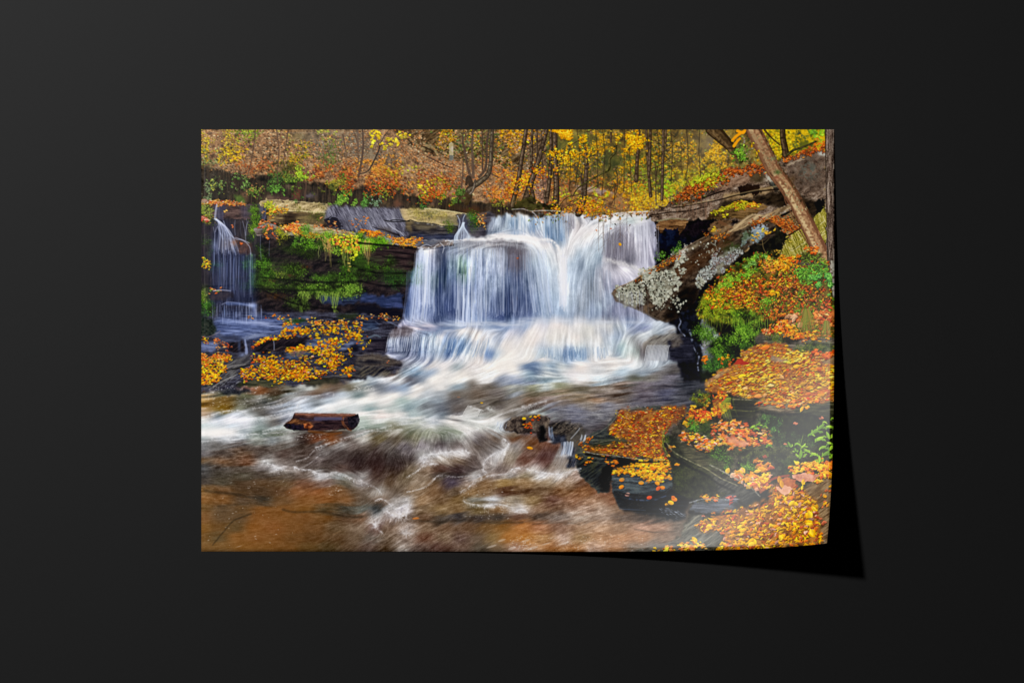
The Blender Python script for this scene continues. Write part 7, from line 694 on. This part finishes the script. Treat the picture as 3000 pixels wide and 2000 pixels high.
# ---- the sheet: flat, with its lower right corner curling up ----
T0, TH, PP, AZ = -190.1, .712, 2.9, .7673; CA, SA = math.cos(AZ), math.sin(AZ); SS = (2443-1500)*CA+(1614.5-1000)*SA-T0
_t = np.linspace(0, SS, 600); _a = TH*(_t/SS)**PP; _d = _t[1]-_t[0]
_f = np.concatenate([[0], np.cumsum((np.cos(_a[1:])+np.cos(_a[:-1]))/2*_d)]); _z = np.concatenate([[0], np.cumsum((np.sin(_a[1:])+np.sin(_a[:-1]))/2*_d)])
def bend(x, y):
    t = (x-1500)*CA+(y-1000)*SA-T0; p = np.clip(t, 0, SS); f = np.interp(p, _t, _f)-p
    return x+f*CA, y+f*SA, np.interp(p, _t, _z)+1.6, np.interp(p, _t, _a)
# the picture was laid out on the curled sheet: lay it flat again before printing
bx, by, bz, _ = bend(SX+.5/SC, SY+.5/SC); kk = DCAM/(DCAM-bz+1.6); ux = np.clip((1500+(bx-1500)*kk-X0)*SC, 0, PW-1.01); uy = np.clip((1000+(by-1000)*kk-Y0)*SC, 0, PH-1.01)
ix, iy = ux.astype(int), uy.astype(int); fx, fy = (ux-ix)[..., None], (uy-iy)[..., None]
PR = (CV[iy, ix]*(1-fx)+CV[iy, ix+1]*fx)*(1-fy)+(CV[iy+1, ix]*(1-fx)+CV[iy+1, ix+1]*fx)*fy
PR = np.clip(PR, 0, 1); PR = np.where(PR > .04045, ((PR+.055)/1.055)**2.4, PR/12.92); PR = np.clip(PR-.0035, .0012, 1); PR = np.where(PR > .0031308, 1.055*PR**(1/2.4)-.055, PR*12.92)    # a little deeper blacks in the ink
img = bpy.data.images.new('waterfall_print', PW, PH, alpha=False); buf = np.ones((PH, PW, 4), np.float32); buf[..., :3] = PR[::-1]; img.pixels.foreach_set(buf.ravel()); img.update(); img.pack()
mp, nt, b = principled('glossy_print'); tx = nt.nodes.new('ShaderNodeTexImage'); tx.image = img; tx.interpolation = 'Cubic'; tx.extension = 'EXTEND'; nt.nodes.remove(b); df = nt.nodes.new('ShaderNodeBsdfDiffuse'); gl = nt.nodes.new('ShaderNodeBsdfGlossy'); gl.distribution = 'BECKMANN'; gl.inputs['Color'].default_value = (.0088, .0088, .0088, 1); gl.inputs['Roughness'].default_value = .352    # satin coat over the ink
ad = nt.nodes.new('ShaderNodeAddShader'); nt.links.new(tx.outputs['Color'], df.inputs['Color']); nt.links.new(df.outputs[0], ad.inputs[0]); nt.links.new(gl.outputs[0], ad.inputs[1]); nt.links.new(ad.outputs[0], nt.nodes['Material Output'].inputs['Surface'])
mw, nt2, b2 = principled('white_paper'); b2.inputs['Base Color'].default_value = (.75, .75, .74, 1); b2.inputs['Roughness'].default_value = .7
NX, NY = 150, 100; gx, gy = np.meshgrid(np.linspace(590, 2443, NX+1), np.linspace(380, 1614.5, NY+1)); X, Y, Z, A = bend(gx, gy); TK = .7
top = np.stack([(X-1500)*K, (1000-Y)*K, Z*K], -1).reshape(-1, 3); nrm = np.stack([-np.sin(A)*CA, np.sin(A)*SA, np.cos(A)], -1).reshape(-1, 3); bot = top-nrm*TK*K
N = (NX+1)*(NY+1); q = lambda i, j: j*(NX+1)+i; F = []; MI = []
for j in range(NY):
    for i in range(NX):
        F.append((q(i, j), q(i, j+1), q(i+1, j+1), q(i+1, j))); MI.append(0); F.append((N+q(i, j), N+q(i+1, j), N+q(i+1, j+1), N+q(i, j+1))); MI.append(1)
ring = [q(i, 0) for i in range(NX)]+[q(NX, j) for j in range(NY)]+[q(i, NY) for i in range(NX, 0, -1)]+[q(0, j) for j in range(NY, 0, -1)]
for a, c in zip(ring, ring[1:]+ring[:1]): F.append((a, c, N+c, N+a)); MI.append(1)
po = link('poster', np.concatenate([top, bot]).tolist(), F, [mp, mw]); me = po.data
me.polygons.foreach_set('material_index', MI); me.polygons.foreach_set('use_smooth', [len(MI) and k < 2*NX*NY for k in range(len(MI))])
uv = me.uv_layers.new(name='print'); li = np.zeros(len(me.loops), np.int32); me.loops.foreach_get('vertex_index', li); li %= N
uv.data.foreach_set('uv', np.stack([(li % (NX+1))/NX, 1-(li//(NX+1))/NY], -1).astype(np.float32).ravel()); me.update()
po['label'] = 'glossy poster of an autumn waterfall, its lower right corner curled up off the black surface'; po['category'] = 'poster'
